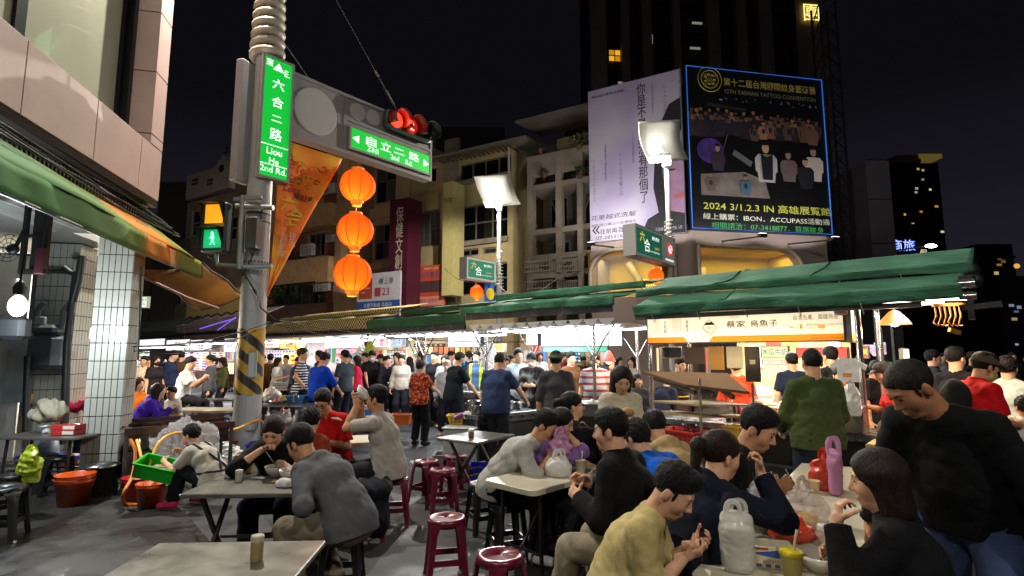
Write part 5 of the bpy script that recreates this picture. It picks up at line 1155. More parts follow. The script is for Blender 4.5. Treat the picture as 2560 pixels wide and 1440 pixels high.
far_sign('shop_sign','red and white picture menu lit behind the man in green',(1990,868,2122,896),3.0,'e0463a',.9,'海產 熱炒','f4e2d0')
far_sign('shop_sign','white strip menu under the red picture menu',(1905,899,1975,912),2.4,'f4e8d0',1.0,'烤魷魚 花枝 章魚','b03020');far_sign('shop_sign','small red sign beside the stall end post',(2142,864,2172,896),1.2,'c83a26',.8,'現烤','f0c860')
far_sign('shop_sign','narrow red vertical strip sign at the left of the roe stall',(1640,868,1650,930),1.5,'ffd9a0',1.3,None,None);far_sign('shop_sign','narrow warm strip sign beside the brown board',(1764,868,1771,935),1.6,'e8562a',1.0,None,None)
rk=thing('shelf_rack','open shelf rack under a sloped brown plywood cover','rack',S1.world(0,0),S1.rz)
pts=[P(1606,934,6.9),P(1820,939,6.3),P(1874,986,5.75),P(1716,968,6.1)]
inv=Matrix.Rotation(-S1.rz,4,'Z')@Matrix.Translation(-S1.world(0,0));lp=[inv@p for p in pts]
MB().grid(lambda u,v:lp[0]*(1-u)*(1-v)+lp[1]*u*(1-v)+lp[2]*u*v+lp[3]*(1-u)*v,4,3,.03,False).build('cover',M('plywood_brown','6a4c30',.6,var=.2,scale=4),rk)
mb=MB()
for u in(.15,.45,.75):mb.bar(lp[0]*(1-u)+lp[1]*u-Vector((0,0,.05)),lp[3]*(1-u)+lp[2]*u-Vector((0,0,.05)),.04)
mb.build('batten',PT('3a2a1c'),rk)
rx=[S1.ground(1627,1100,.4),S1.ground(1750,1130,.4)]
gA,gB=inv@P(1628,1000,6.6),inv@P(1751,1000,6.05)
for g in(gA,gB):MB().tube([(g.x,g.y,0),(g.x,g.y,1.45)],.015,8).build('post',CHROME,rk);MB().tube([(g.x+.42,g.y+.4,0),(g.x+.42,g.y+.4,1.4)],.015,8).build('post',CHROME,rk)
for z in(.72,1.05,1.17):
 MB().grid(lambda u,v:(gA.x+(gB.x-gA.x)*u+.42*v,gA.y+(gB.y-gA.y)*u+.4*v,z),1,1,.02,False).build('shelf',M('shelf_ply','8f7a4e',.6,var=.2)if z>1 else STEELD,rk)
def brace(par,p,q,bend,r=.016,mat=CHROME):
 p,q=Vector(p),Vector(q);MB().tube([p.lerp(q,t)+Vector((0,0,bend*math.sin(math.pi*t)))for t in np.linspace(0,1,8)],r,6).build('brace',mat,par)
def cook_stall(name,label,A,pxl,pxr,aw_px,z_in,posts,lit,seed,mat=GRN,rear=True,power=60,col=(.93,.97,1.0),dp=1.7,scal=True,inner=True,ya=-.5):
 S=Loc(A,DS);x0=S.xz(pxl,800)[0];x1=S.xz(pxr,800)[0];t=thing(name,label,'stall',S.world(0,0),S.rz)
 xm=(pxl+pxr)/2;zb=S.xz(xm,aw_px[0],ya)[1];zf=S.xz(xm,aw_px[1],ya)[1];zt=S.xz(xm,aw_px[2],.4)[1]
 awning(t,'a',x0-.1,x1+.1,ya,.7,zb,zf,zt,mat,seed)
 if rear:awning(t,'b',x0-.1,x1+.1,.5,dp,zt+.0,zt+.12,zt+.3,mat,seed+5,.012)
 MB().bbox((x0,ya+.05,zb-.10),(x1,ya+.1,zb+.02)).build('awning_beam',M('dark_beam','23262c',.6,var=.3),t)
 if inner:
  MB().grid(lambda u,v:(x0+(x1-x0)*u,-.35+(dp+.2)*v,z_in+.06-.05*math.sin(math.pi*v)+.012*math.sin(u*40)),30,4,.006).build('ceiling_tarp',WHT,t)
  if scal:
   mb=MB();n=max(4,int((x1-x0)/.3));w=(x1-x0)/n
   for i in range(n):mb.add([(x0+w*i,-.36,z_in+.10),(x0+w*(i+1),-.36,z_in+.10),(x0+w*(i+.75),-.36,z_in+.02),(x0+w*(i+.5),-.36,z_in-.03),(x0+w*(i+.25),-.36,z_in+.02)],[(0,4,3,2,1)])
   mb.build('scalloped_edge',WHT,t)
 for x,y in posts:
  MB().tube([(x,y,0),(x,y,z_in+.1)],.03,10).build('post',CHROME,t)
  for s_ in(-1,1):brace(t,(x,y,z_in-.55),(x+s_*.42,y,z_in+.04),.0 if s_<0 else .05)
 for y in(.1,dp*.6):
  tubelight(t,(x0+.2,y,z_in-.02),(x1-.2,y,z_in-.02),'eef4ff',14)
 lamp('AREA',((x0+x1)/2,.5,z_in-.06),power,col,(x1-x0)*.8,1.0,parent=t,name='stall_light')
 return S,t,x0,x1
A2=P(1562,870,8.9);zin2=2.18
S2,st2,a2,b2_=cook_stall('cooking_stall','white lit cooking stall with curved braces in the middle, next to the roe stall',A2,1205,1566,(772,752,738),zin2,[(-.62,.05),(-3.2,.05),(-.62,1.5),(-3.2,1.5)],None,11,power=130)
far_sign('stall_back_box','big blank white backlit box hanging at the aisle side of the cooking stall',(1352,814,1556,866),1.45,'f6fbff',2.2,None,None,S2)
far_sign('stall_back_box','small white end box left of the big blank backlit box',(1314,834,1346,864),1.45,'dfeefa',.9,None,None,S2)
far_sign('shop_sign','green sign with red characters behind the hatted cook',(1358,866,1520,880),4.5,'5ad0b0',.7,'烏 魚 子 小 吃 店','c03030',S2)
far_sign('poster','green poster beside the dark doorway behind the cooking stall',(1400,880,1420,918),4.6,'8ad060',.5,'推薦','d04030',S2)
A3=S2.world(a2+.05,.25);zin3=2.16
S3,st3,a3,b3_=cook_stall('cooking_stall','white lit cooking stall with a forked white post under a dark green awning',A3,968,1200,(815,790,780),zin3,[(-2.05,-.1),(-2.05,1.5)],None,12,GRND,power=130)
far_sign('stall_back_box','blank white backlit box above the masked man in navy',(1120,836,1202,868),1.2,'f4faff',2.0,None,None,S3)
Sf=Loc(S3.world(0,4.3),DS)
fp=thing('photo_menu_strip','dark strip of food photos lit along the far aisle stall','menu',Sf.world(0,0),Sf.rz)
X0,X1,Z0,Z1=Sf.rect((1034,858,1225,888));MB().bbox((X0,0,Z0),(X1,.06,Z1)).build('panel',PT('1c1410'),fp)
rs=random.Random(9);n=14
for i in range(n):
 x=X0+(X1-X0)*(i+.5)/n;w=(X1-X0)/n*.78
 MB().bbox((x-w/2,-.01,Z0+.04),(x+w/2,-.002,Z1-.12)).build('photo',EM(rs.choice(['e8c890','f0e0b8','c87848','d8b060','b86040']),.55),fp)
 letter(rs.choice(['蚵仔','海鮮','土魠','鱔魚','羹','麵']),PT('e8d8a8'),fp,(x,-.012,Z1-.06),h=.07)
A4=S3.world(a3+.0,.9)
S4,st4,a4,b4_=cook_stall('ice_stall','food stall under a tan and black checked awning',A4,672,968,(826,800,790),2.16,[(-2.2,.0),(-.1,.1)],None,13,GRND,rear=False,power=140,col=(1,.95,.88),inner=False)
chk=bpy.data.materials.new('checked_awning');chk.use_nodes=True;n_=chk.node_tree.nodes;l_=chk.node_tree.links
ck=n_.new('ShaderNodeTexChecker');ck.inputs['Scale'].default_value=16;ck.inputs['Color1'].default_value=lin('c4b27c');ck.inputs['Color2'].default_value=lin('3c342a');tc_=n_.new('ShaderNodeTexCoord');mp_=n_.new('ShaderNodeMapping');mp_.inputs['Scale'].default_value=(1,.02,1);l_.new(tc_.outputs['Object'],mp_.inputs[0]);l_.new(mp_.outputs[0],ck.inputs['Vector']);l_.new(ck.outputs['Color'],n_['Principled BSDF'].inputs['Base Color']);n_['Principled BSDF'].inputs['Roughness'].default_value=.7
for c in KIDS(st4):
 if c.name.split('.')[0]=='valance':c.data.materials[0]=chk
 if c.name.split('.')[0]=='canopy_sheet':
  c.data.materials[0]=M('striped_tan','b0a070',.7,var=.5,scale=1.0,stretch=(60,.5,.5))
zc4=S4.xz(820,792,.2)[1];awning(st4,'c',a4+.3,b4_+.1,.3,1.4,zc4-.02,zc4+.10,zc4+.3,M('striped_tan','7b6f4c'),21,.01,vmat=chk)
A5=S4.world(a4-.1,.6)
S5,st5,a5,b5_=cook_stall('tarp_stall','stall under a pale tarp with purple glowing edges left of the pole',A5,492,668,(826,800,778),2.2,[(-2.6,.0)],None,14,M('grey_pink_tarp','8d7f80',.6,var=.15,dirt=.2),rear=False,power=140,col=(.97,.95,1),ya=-.9)
mb=MB();x_,z_=S5.xz(500,822,-.92);x2,z2=S5.xz(590,795,-.92);mb.tube([(x_,-.93,z_),(x2,-.93,z2)],.016,6);x_,z_=S5.xz(545,825,-.92);mb.tube([(x_,-.93,z_),(x2,-.93,z2+.03)],.014,6);mb.build('purple_tube',EM('8a5cf0',1.6),st5)
A6=S5.world(a5-.1,.5)
S6,st6,a6,b6_=cook_stall('drink_stall','drinks stall with a low grey roof at far left',A6,318,486,(842,826,800),2.1,[(-3.0,.0)],None,15,M('grey_green_roof','56605a',.6,var=.25,dirt=.4),rear=False,power=140,col=(1,.97,1))
sc=thing('scalloped_canopy','cream canopy with a scalloped dark edge beyond the ochre awning','awning',S5.world(0,-1.0),S5.rz)
X0,X1,Z0,Z1=S5.rect((468,745,640,790),-1.0);mb=MB()
nsc=7;w=(X1-X0)/nsc;pts=[(X0,Z1+.3),(X1,Z1+.3)]
for i in range(nsc*6,-1,-1):u=i/6;pts.append((X0+w*u,Z0+.06*abs(math.sin(math.pi*u))*2))
mb.T=Matrix.Rotation(R(90),4,'X');mb.prism(pts,.02);mb.build('canvas',M('cream_canvas','b09a5c',.7,var=.15),sc)
MB().tube([(X0+w*u/4,-.03,Z0+.12*abs(math.sin(math.pi*u/4)))for u in range(nsc*4+1)],.03,5).build('dark_edge',PT('2a1e1a'),sc)
gp_=thing('green_roof_sheet','faded green roof sheet over the drinks stall, hung at its right end','awning',S6.world(0,-.6),S6.rz);X0,X1,Z0,Z1=S6.rect((454,808,502,832),-.6)
MB().grid(lambda u,v:(X0+(X1-X0)*u,.02*math.sin(u*9),Z0+(Z1-Z0)*v),8,3,.01).build('sheet',M('faded_green','3f7a5c',.6),gp_)
kc0=['c83c38','d8d4cc','3f8f5a','e0b040','4a78b8','b8bcc0','d87890','7ac0d0','f0ead8','a05a2c']
SG=[(S6,(416,849,474,876),.3,'f6f2f4',1.25,'飲冷','d03030','white lit sign reading cold drinks in red',.75),(S6,(476,849,530,876),.3,'f2f0f6',1.25,'花豆','4a50b0','white lit sign with blue characters beside the cold drinks sign',.75),(S6,(318,848,412,872),.3,'f0e8f6',1.3,None,None,'blank whitish sign box at the left end of the drinks stall',.5),(S4,(812,838,904,870),.9,'dff2f4',1.0,'綜合果汁 牛奶','58a0b0','pale blue lit sign under the checked awning',.45),(S4,(932,846,978,868),.8,'f6f4f2',1.15,'八寶冰','d02838','white sign with red eight treasure ice characters',.85),(S4,(978,846,1016,868),.8,'e6f2fa',1.1,'圓仔湯','2868b8','white sign with blue characters next to the ice sign',.85),(S4,(700,846,748,872),2.6,'ffe98a',1.1,'滷味','d06018','yellow lit sign behind the striped shirt man',.7),(S4,(724,862,760,876),1.6,'ffd24a',1.0,'肉圓','b02a18','amber lit sign at the warm lamp',.7),(S4,(840,872,905,884),2.0,'f4a8b8',1.0,'古早味 紅茶','c02848','pink strip sign above the grey shirt man',.6),(S3,(1228,858,1262,880),4.0,'fff0a0',.9,'豆花','803018','yellow sign far behind the second stall',.6),(S5,(652,850,700,870),2.2,'fff0e0',1.2,'蚵仔煎','c03828','white lit sign right of the pole with red characters',.6),(S5,(560,846,590,880),1.2,'fbf6ff',1.2,'臭豆腐','8a3028','white lit sign just left of the pole',.35)]
for S,px,y,col,es,tx,tc,lb_,h in SG:far_sign('shop_sign',lb_,px,y,col,es,tx,tc,S,h,PT('8a8a90',.5))
def print_sheet(S,px,y,base,es,cols,nx,ny,label,name='menu_sheet',frame=None):
 x0,x1,z0,z1=S.rect(px,y);w,h=x1-x0,z1-z0;t=thing(name,label,'menu',S.world(x0,y,z0),S.rz)
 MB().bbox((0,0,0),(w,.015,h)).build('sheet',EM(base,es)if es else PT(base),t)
 if frame:mb=MB();mb.tube([(0,0,0),(w,0,0),(w,0,h),(0,0,h)],.018,5,closed=True);mb.build('rim',PT(frame),t)
 r_=random.Random(int(px[0])*7+ny);by={}
 for i in range(nx):
  for j in range(ny):
   by.setdefault(r_.choice(cols),MB()).bbox((w*(i+.2)/nx,-.006,h*(j+.25)/ny),(w*(i+r_.uniform(.6,.9))/nx,-.002,h*(j+.75)/ny))
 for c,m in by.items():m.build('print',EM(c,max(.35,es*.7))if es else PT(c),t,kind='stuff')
 return t
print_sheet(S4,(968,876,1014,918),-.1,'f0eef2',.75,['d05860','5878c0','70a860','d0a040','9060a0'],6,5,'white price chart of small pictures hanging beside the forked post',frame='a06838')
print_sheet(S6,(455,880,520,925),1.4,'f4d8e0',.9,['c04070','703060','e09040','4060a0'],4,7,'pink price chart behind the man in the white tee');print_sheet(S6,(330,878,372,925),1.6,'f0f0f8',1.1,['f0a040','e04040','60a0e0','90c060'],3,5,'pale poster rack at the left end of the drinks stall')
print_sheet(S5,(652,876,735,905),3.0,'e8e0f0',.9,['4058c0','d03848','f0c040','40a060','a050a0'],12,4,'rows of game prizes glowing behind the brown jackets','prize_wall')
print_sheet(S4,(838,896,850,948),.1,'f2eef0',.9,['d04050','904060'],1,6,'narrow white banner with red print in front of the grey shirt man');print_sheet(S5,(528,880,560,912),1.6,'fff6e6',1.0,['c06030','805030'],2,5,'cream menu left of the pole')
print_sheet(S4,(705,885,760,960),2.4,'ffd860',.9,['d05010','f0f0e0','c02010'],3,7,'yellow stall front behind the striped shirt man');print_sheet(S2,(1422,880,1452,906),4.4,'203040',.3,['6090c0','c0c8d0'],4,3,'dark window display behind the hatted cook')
for S,xa,xb,yb_,z_,pw,colr,nm in((S6,a6+.1,b6_,4.2,2.5,110,'d8c8c0','farthest left stall'),(S5,a5+.1,b5_,4.4,2.5,110,'d8ccd4','stall behind the pole'),(S4,a4+.1,b4_,4.4,2.5,120,'d6c49c','stall behind the ice signs'),(S3,a3+.1,b3_,4.9,2.45,100,'a88a68','stall behind the floral blouse'),(S1,xL-.3,-.75,4.2,2.5,190,'d8b070','stall behind the roe stall')):
 t=thing('far_stall','pale lit back wall and roof of the '+nm,'stall',S.world(0,0),S.rz);w=xb-xa
 MB().bbox((xa,yb_,0),(xb,yb_+.06,z_)).build('back_wall',M('farwall_'+colr,colr,.7,var=.25,scale=2.5),t);MB().grid(lambda u,v:(xa+w*u,yb_-1.5+1.7*v,z_-.06*math.sin(math.pi*v)),8,3,.01).build('canopy_sheet',WHT,t)
 for k in range(int(w/.35)):
  x=xa+.2+k*.35;c=rs.choice(kc0);MB().bbox((x,yb_-.03,1.15+rs.uniform(0,.5)),(x+rs.uniform(.15,.3),yb_-.004,1.75+rs.uniform(0,.4))).build('price_card',PT(c,.6),t)
  if k%2:MB().bevbox((x,yb_-.25,1.0+rs.uniform(0,.06)),(.24,.2,.18),.01).build('crate',PT(rs.choice(kc0),.5),t)
 MB().bbox((xa,yb_-.5,.82),(xb,yb_-.05,.9)).build('shelf',PT('b8b4ac',.4),t)
 tubelight(t,(xa+.2,yb_-1.0,z_-.12),(xb-.2,yb_-1.0,z_-.12),'fff4ea',14);lamp('AREA',((xa+xb)/2,yb_-1.1,z_-.16),pw,(1,.95,.9),w*.8,.6,parent=t,name='aisle_light')
def cart(S,px,y,dep,col,label,name='food_cart',wheels=False,top='b8bcc0'):
 x0,x1,z0,z1=S.rect(px,y);t=thing(name,label,'cart',S.world((x0+x1)/2,y,0),S.rz,'carts and counters of the far row');w=x1-x0
 MB().bevbox((0,dep/2,z1/2+.08),(w,dep,z1-.2),.015).build('body',M('cart_'+col,col,.5,var=.2,scale=3),t);MB().bevbox((0,dep/2,z1),(w+.06,dep+.06,.04),.01).build('worktop',PT(top,.3),t)
 for s_ in(-1,1):MB().bar((s_*(w/2-.05),.04,0),(s_*(w/2-.05),.04,z1),.04).build('leg',STEELD,t)
 if wheels:
  for s_ in(-1,1):
   o=MB().tube([(s_*w*.3+.2*math.cos(a),-.05,.2+.2*math.sin(a))for a in np.linspace(0,6.283,19)[:-1]],.028,6,closed=True).build('wheel',BLK,t)
 return t,w,z1
cart(S6,(318,918,400,1000),.9,.5,'787078','steel counter of the drinks stall at its left end');t,w,z=cart(S6,(425,928,462,1000),.6,.5,'d08078','pink barrel stand behind the white tee man');cart(S5,(536,935,592,1000),.6,.45,'7a5434','brown glass-topped cart just left of the pole',wheels=True)
cart(S5,(655,925,740,990),2.6,.6,'8a6440','brown counter beneath the prize wall');cart(S4,(720,930,745,990),1.2,.5,'e0b030','yellow cartoonless food cart beside the striped shirt man',wheels=True);cart(S4,(850,950,1010,1010),1.7,.5,'909aa0','steel customer counter under the ice signs');cart(S3,(1010,950,1200,1010),2.0,.5,'8a8478','far customer counter behind the floral blouse')
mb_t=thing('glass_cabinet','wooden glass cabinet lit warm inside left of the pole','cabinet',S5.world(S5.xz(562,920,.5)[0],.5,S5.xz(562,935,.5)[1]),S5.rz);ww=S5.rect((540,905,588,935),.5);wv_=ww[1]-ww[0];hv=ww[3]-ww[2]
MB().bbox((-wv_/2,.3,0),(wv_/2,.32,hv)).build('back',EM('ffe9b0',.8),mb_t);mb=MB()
for x in(-.5,-.05,.5):mb.bar((x*wv_,0,0),(x*wv_,0,hv),.05)
for z in(0,1):mb.bar((-wv_/2,0,hv*z),(wv_/2,0,hv*z),.05)
mb.build('wood_frame',WOOD,mb_t)
rs=random.Random(21);KIT=[]
KIT.append((MB().lathe([(.035,0),(.038,.12),(.014,.19),(.014,.23)],10),'bottle'));KIT.append((MB().lathe([(.07,0),(.09,.10),(.092,.11)],12),'tub'));KIT.append((MB().lathe([(.05,0),(.05,.11),(.055,.115),(.055,.14),(.0001,.145)],10),'jar'));KIT.append((MB().bevbox((0,0,.06),(.2,.14,.12),.008),'box'));KIT.append((MB().lathe([(.11,0),(.12,.16),(.125,.17)],14),'pot'))
kc=kc0;_gm={};_used=set()
def goods(S,px0,px1,z,y,n,where,jit=.18,sc=1.0):
 x0,x1=S.xz(px0,930,y)[0],S.xz(px1,930,y)[0]
 for i in range(n):
  key=None
  while key is None or(key,where)in _used:mbk,nm=KIT[rs.randrange(5)];c=rs.choice(kc)if nm!='pot' else 'b0b4b6';key=(nm,c)
  _used.add((key,where))
  if key not in _gm:_gm[key]=mbk.mesh(nm,PT(c,.35)if nm!='pot' else STEEL)
  x=x0+(x1-x0)*(i+.5)/n;cn={'c83c38':'red','d8d4cc':'white','3f8f5a':'green','e0b040':'yellow','4a78b8':'blue','b8bcc0':'grey','d87890':'pink','7ac0d0':'pale blue','f0ead8':'cream','a05a2c':'brown','b0b4b6':'steel'}[c]
  o=link(nm,_gm[key],None,S.world(x,y+rs.uniform(-jit,jit)*.8,z),rs.uniform(0,6),label='%s %s standing on %s'%(cn,nm,where),category=nm,group='goods on '+where);o.scale=(sc*rs.uniform(.9,1.3),)*3
goods(S6,320,400,.93,1.1,9,'the drinks stall counter');goods(S4,855,1008,.96,1.95,14,'the counter under the ice signs');goods(S3,1015,1195,.96,2.2,11,'the far counter behind the floral blouse');goods(S5,658,738,.98,2.9,8,'the counter beneath the prize wall')
wl_=thing('warm_lamp','warm glowing lamp hanging over the yellow stall front','lamp',S4.world(S4.xz(752,862,1.4)[0],1.4,S4.xz(752,862,1.4)[1]),0);MB().ball((0,0,0),.16,14,8).build('globe',EM('ffcc66',5,True),wl_);lamp('POINT',(0,-.25,-.1),25,(1,.75,.35),.12,parent=wl_);MB().tube([(0,0,.15),(0,0,.4)],.012,5).build('cord',BLK,wl_)
for i,(px,py,S,y,lb_)in enumerate(((1160,850,S2,-.25,'small red plastic lamp shade glowing by the right post'),)):pass
rl=thing('heat_lamp','red shaded heat lamp glowing over the vegetables','lamp',S2.world(S2.xz(1522,900,.3)[0],.3,S2.xz(1522,900,.3)[1]),0);MB().lathe([(.02,.16),(.05,.12),(.12,-.02),(.125,-.03)],16,caps=False).build('shade',EM('d8432a',.8),rl);MB().ball((0,0,-.01),.06,10,6).build('bulb',EM('ffb070',8),rl);MB().tube([(0,0,.16),(0,0,.55)],.008,5).build('cord',BLK,rl);lamp('POINT',(0,0,-.1),9,(1,.55,.3),.06,parent=rl)
pn=thing('amber_pendant','amber glass pendant lamp glowing at the street end of the roe stall','lamp',P(2236,800,6.1),0);MB().lathe([(.015,.11),(.05,.09),(.13,.0),(.155,-.045),(.16,-.05)],18,caps=False).build('shade',EM('ff9a3a',1.5),pn);MB().ball((0,0,-.02),.055,10,6).build('bulb',EM('ffe2a0',12),pn);MB().tube([(0,0,.11),(0,0,.28)],.008,5).build('cord',BLK,pn);lamp('POINT',(0,0,-.12),16,(1,.72,.4),.07,parent=pn)
hk=thing('hook_cluster','cluster of brass hooks and ropes hanging at the awning end','hook',P(2370,790,5.6),0);mb=MB()
for i in range(6):x=-.13+i*.05;mb.tube([(x,0,.12),(x+.015,0,.0),(x-.02,0,-.06-.02*(i%3)),(x+.02,0,-.10)],.009,5)
mb.bar((-.15,0,.11),(.18,0,.12),.03).bar((.0,0,-.14),(.10,0,-.17),.04);mb.build('hooks',M('brass','b07a3a',.35,.7),hk)
bracket=thing('wall_speaker','small grey speaker box clipped at the right end of the roe sign','speaker',P(2102,778,5.95),S1.rz);MB().bevbox((0,0,0),(.12,.1,.09),.02).build('box',PT('9a978c'),bracket)
tsh=thing('hanging_shirt','small white shirt with an orange patch hanging on the stall post','shirt',P(2122,930,5.75),S1.rz)
MB().prism([(-.10,-.10),(.10,-.10),(.10,.06),(.15,.02),(.17,.07),(.06,.14),(-.06,.14),(-.17,.07),(-.15,.02),(-.10,.06)],.03,Matrix.Rotation(R(90),4,'X')).build('cloth',CL('e4e4ea'),tsh);MB().bbox((-.05,-.034,-.05),(.03,-.031,-.01)).build('patch',PT('e08a2a'),tsh);MB().tube([(0,-.01,.13),(0,-.01,.24)],.004,4).build('hanger',BLK,tsh)
# the decorated pole, its sign arm and lanterns
GREY=M('pole_grey','9a9c9c',.5,.1,var=.12,scale=3,dirt=.25);SIGNGREY=M('sign_grey','8f8b8d',.5,var=.08,scale=2,dirt=.12)
pb=G(612,1142);PB=Vector((pb.x,pb.y,0));AD=heading(39)
pole=thing('sign_pole','thick white pole with black and yellow stripes carrying the green street signs','pole',PB)
topp=P(672,150,PB.y).z
MB().lathe([(.225,0),(.222,.4),(.215,2.6),(.19,topp)],24).build('shaft',GREY,pole)
zb0,zb1=P(618,985,PB.y).z,P(625,822,PB.y).z
MB().lathe([(.223,zb0),(.221,zb1)],24,caps=False).build('yellow_band',M('hazard_yellow','b8921e',.5,var=.1,dirt=.3),pole)
mb=MB()
for k in range(4):
 n=14
 for i in range(n):
  a0=R(180+180*i/n);a1=R(180+180*(i+1)/n);f=lambda a:zb0-.32+k*.36+.42*(1-abs(math.degrees(a)-270)/90)
  f=lambda a:zb0-.55+k*.36+.75*abs(math.degrees(a)-270)/90 if False else zb0-.45+k*.36+.55*(360-math.degrees(a))/180
  q=[]
  for a,dz in((a0,0),(a1,0),(a1,.17),(a0,.17)):q.append((.2265*math.cos(a),.2265*math.sin(a),min(max(f(a)+dz,zb0),zb1)))
  if q[2][2]-q[1][2]>.001 or q[3][2]-q[0][2]>.001:mb.add(q,[(0,1,2,3)])
mb.build('black_stripes',PT('161514',.5),pole)
for(z0_,z1_)in((P(640,945,PB.y).z,P(640,878,PB.y).z),(P(640,1075,PB.y).z,P(640,985,PB.y).z)):MB().bevbox((.13,-.19,(z0_+z1_)/2),(.15,.08,z1_-z0_),.03).build('access_door',GREY,pole)
mb=MB()
for py in(540,560,660,683):z=P(640,py,PB.y).z;mb.lathe([(.212,z),(.212,z+.03)],20)
mb.build('clamp_band',PT('3b3c3e',.5),pole)
coil=[]
for i in range(260):
 a=i*.42;z=topp-.06+i*.0125;r_=.235-.034*i/100;coil.append((r_*math.cos(a),r_*math.sin(a),z))
MB().tube(coil,[.085-.0001*i for i in range(260)],8).build('coil_sleeve',M('coil_sleeve','9b9286',.45,var=.1),pole)
MB().tube([(0,0,topp),(0,0,topp+3.3)],.14,12).build('upper_shaft',GREY,pole)
def reflector(par,z,s=1.0,power=300,ang=0,es=1.0):
 """curved white panel lit from a lamp beneath it"""
 T=Matrix.Translation((0,0,z))@Matrix.Rotation(R(ang),4,'Z')@Matrix.Scale(s,4)
 V=Vector((1.12,.35,.24));U=Vector((.42,.62,-.72));N=V.cross(U).normalized();c0=Vector((-.05,-.05,.18));O=c0-V*.55-U*.55
 MB(T).grid(lambda u,v:O+V*v*1.1+U*u*1.15+N*.16*math.sin(math.pi*u),16,4,.02).build('reflector_panel',M('reflector_white','f2f1ea',.45,var=.03),par)
 mb=MB(T);mb.lathe([(.08,-.55),(.10,-.48),(.10,-.32),(.07,-.28)],14)
 for u,v in((.95,.2),(.95,.45),(.95,.75),(.6,.5)):mb.bar((0,0,-.35),O+V*v*1.1+U*u*1.15+N*.16*math.sin(math.pi*u)+Vector((0,.02,.02)),.025)
 mb.build('bracket',PT('c8c8c2',.4),par)
 L=O+V*.3+U*1.06+Vector((-.02,-.32,-.04))
 mb=MB(T);mb.bevbox(L,(.34,.30,.08),.02).bar((-.02,0,-.38),L,.035);mb.build('lamp_head',PT('d5d5cf',.3),par)
 MB(T).bbox(L+Vector((-.10,-.06,.052)),L+Vector((.10,.06,.062))).build('lamp_glass',EM('fff6e0',18,True),par)
 p=T@(L+Vector((0,0,.10)));q=T@(c0+N*.1);lamp('AREA',p,power*.0026,(1,.96,.88),.16*s,target=q,parent=par,name='uplight')
 l2=lamp('POINT',T@(L+Vector((0,0,-.10))),power,(1,.93,.82),.025*s,parent=par,name='lamp_light')
 return l2
reflector(pole,topp+3.3,1.6,4600,25)
arm=thing('gantry_sign','long grey sign arm with round reflectors reaching right from the pole','sign',PB,frame_rz(AD))
FA=Face(PB.to_2d(),AD)
xa_,xe_=.2,FA.at(1078,390)[0];zt_=FA.at(900,250)[1];zb_=FA.at(900,396)[1]
xm_=FA.at(862,300)[0]
MB().bevbox(((xa_+xe_)/2,.12,(zt_+zb_)/2),(xe_-xa_,.24,zt_-zb_),.015).build('box_frame',SIGNGREY,arm)
mb=MB()
for a,b,c,e in((xa_,xe_,zt_-.07,zt_),(xa_,xe_,zb_,zb_+.07),(xm_-.04,xm_+.04,zb_+.07,zt_-.07),(xe_-.06,xe_,zb_+.07,zt_-.07),(xm_+.04,xe_-.06,zt_-.56,zt_-.50)):mb.bbox((a,-.03,c),(b,-.002,e))
mb.build('face_trim',SIGNGREY,arm)
disc=M('pale_disc','b4b2b2',.4,var=.03)
for px,py,r_ in((788,280,.47),(893,281,.19),(932,295,.175)):
 x_,z_=FA.at(px,py);o=MB().lathe([(r_,0),(r_,.02),(r_*.96,.028)],32).build('round_disc',disc,arm,(x_,-.004,z_));o.rotation_euler=(R(90),0,0)
rs_=FA.rect((868,348,1070,404));
z0_,z1_=FA.at(968,406)[1],FA.at(968,354)[1];x0_,x1_=FA.at(868,345)[0],FA.at(1069,405)[0]
n=Vector((-AD.y,AD.x,0))*-.10
GSG='12b83a'
def green_sign(name,label,w,h,loc,rz):
 t=thing(name,label,'street sign',loc,rz)
 m=M('green_lit_panel',GSG,.4,var=0,emit='10c23c',es=.72)
 MB().bbox((.02,0,.02),(w-.02,.01,h-.02)).build('lit_face',m,t);MB().bbox((0,.012,0),(w,.14,h)).build('casing',SIGNGREY,t)
 mb=MB();mb.bbox((-.02,-.02,-.02),(w+.02,.02,.02)).bbox((-.02,-.02,h-.02),(w+.02,.02,h+.02)).bbox((-.02,-.02,.02),(.02,.02,h-.02)).bbox((w-.02,-.02,.02),(w+.02,.02,h-.02));mb.build('trim',SIGNGREY,t);return t
wl1=EM('f4fff6',1.5)
s1=green_sign('cross_street_sign','lit green sign for Zihli 2nd Rd at the end of the arm',x1_-x0_,z1_-z0_,FA.A+AD*x0_+n+Vector((0,0,z0_)),FA.rz);w,h=x1_-x0_,z1_-z0_
fa_=lambda px:FA.at(px,375)[0]-x0_
for ch,px in(('自',920),('立',957),('二',991),('路',1028)):letter(ch,wl1,s1,(fa_(px),-.006,h*.62),h=h*(.40 if ch!='二' else .25),bold=.02,w=fa_(px+13)-fa_(px-13))
letter('Zihli',wl1,s1,(fa_(925),-.006,h*.26),h=h*.24);letter('2nd',wl1,s1,(fa_(980),-.006,h*.25),h=h*.24);letter('Rd.',wl1,s1,(fa_(1016),-.006,h*.23),h=h*.24)
for x_,sg_ in((fa_(882),-1),(fa_(1058),1)):mb=MB();mb.add([(x_+sg_*.09,-.006,h*.5),(x_-sg_*.07,-.006,h*.68),(x_-sg_*.07,-.006,h*.32)],[(0,1,2)if sg_>0 else(0,2,1)]);mb.build('arrow',wl1,s1)
lamp('AREA',(w/2,-.15,h/2),10,(.4,1,.5),w,h,target=None,parent=s1,name='sign_glow').rotation_euler=(R(-90),0,0)
PV=P(690,300,PB.y-.25);FV=Face((PB-Vector((-AD.y,AD.x,0))*.30).to_2d(),AD)
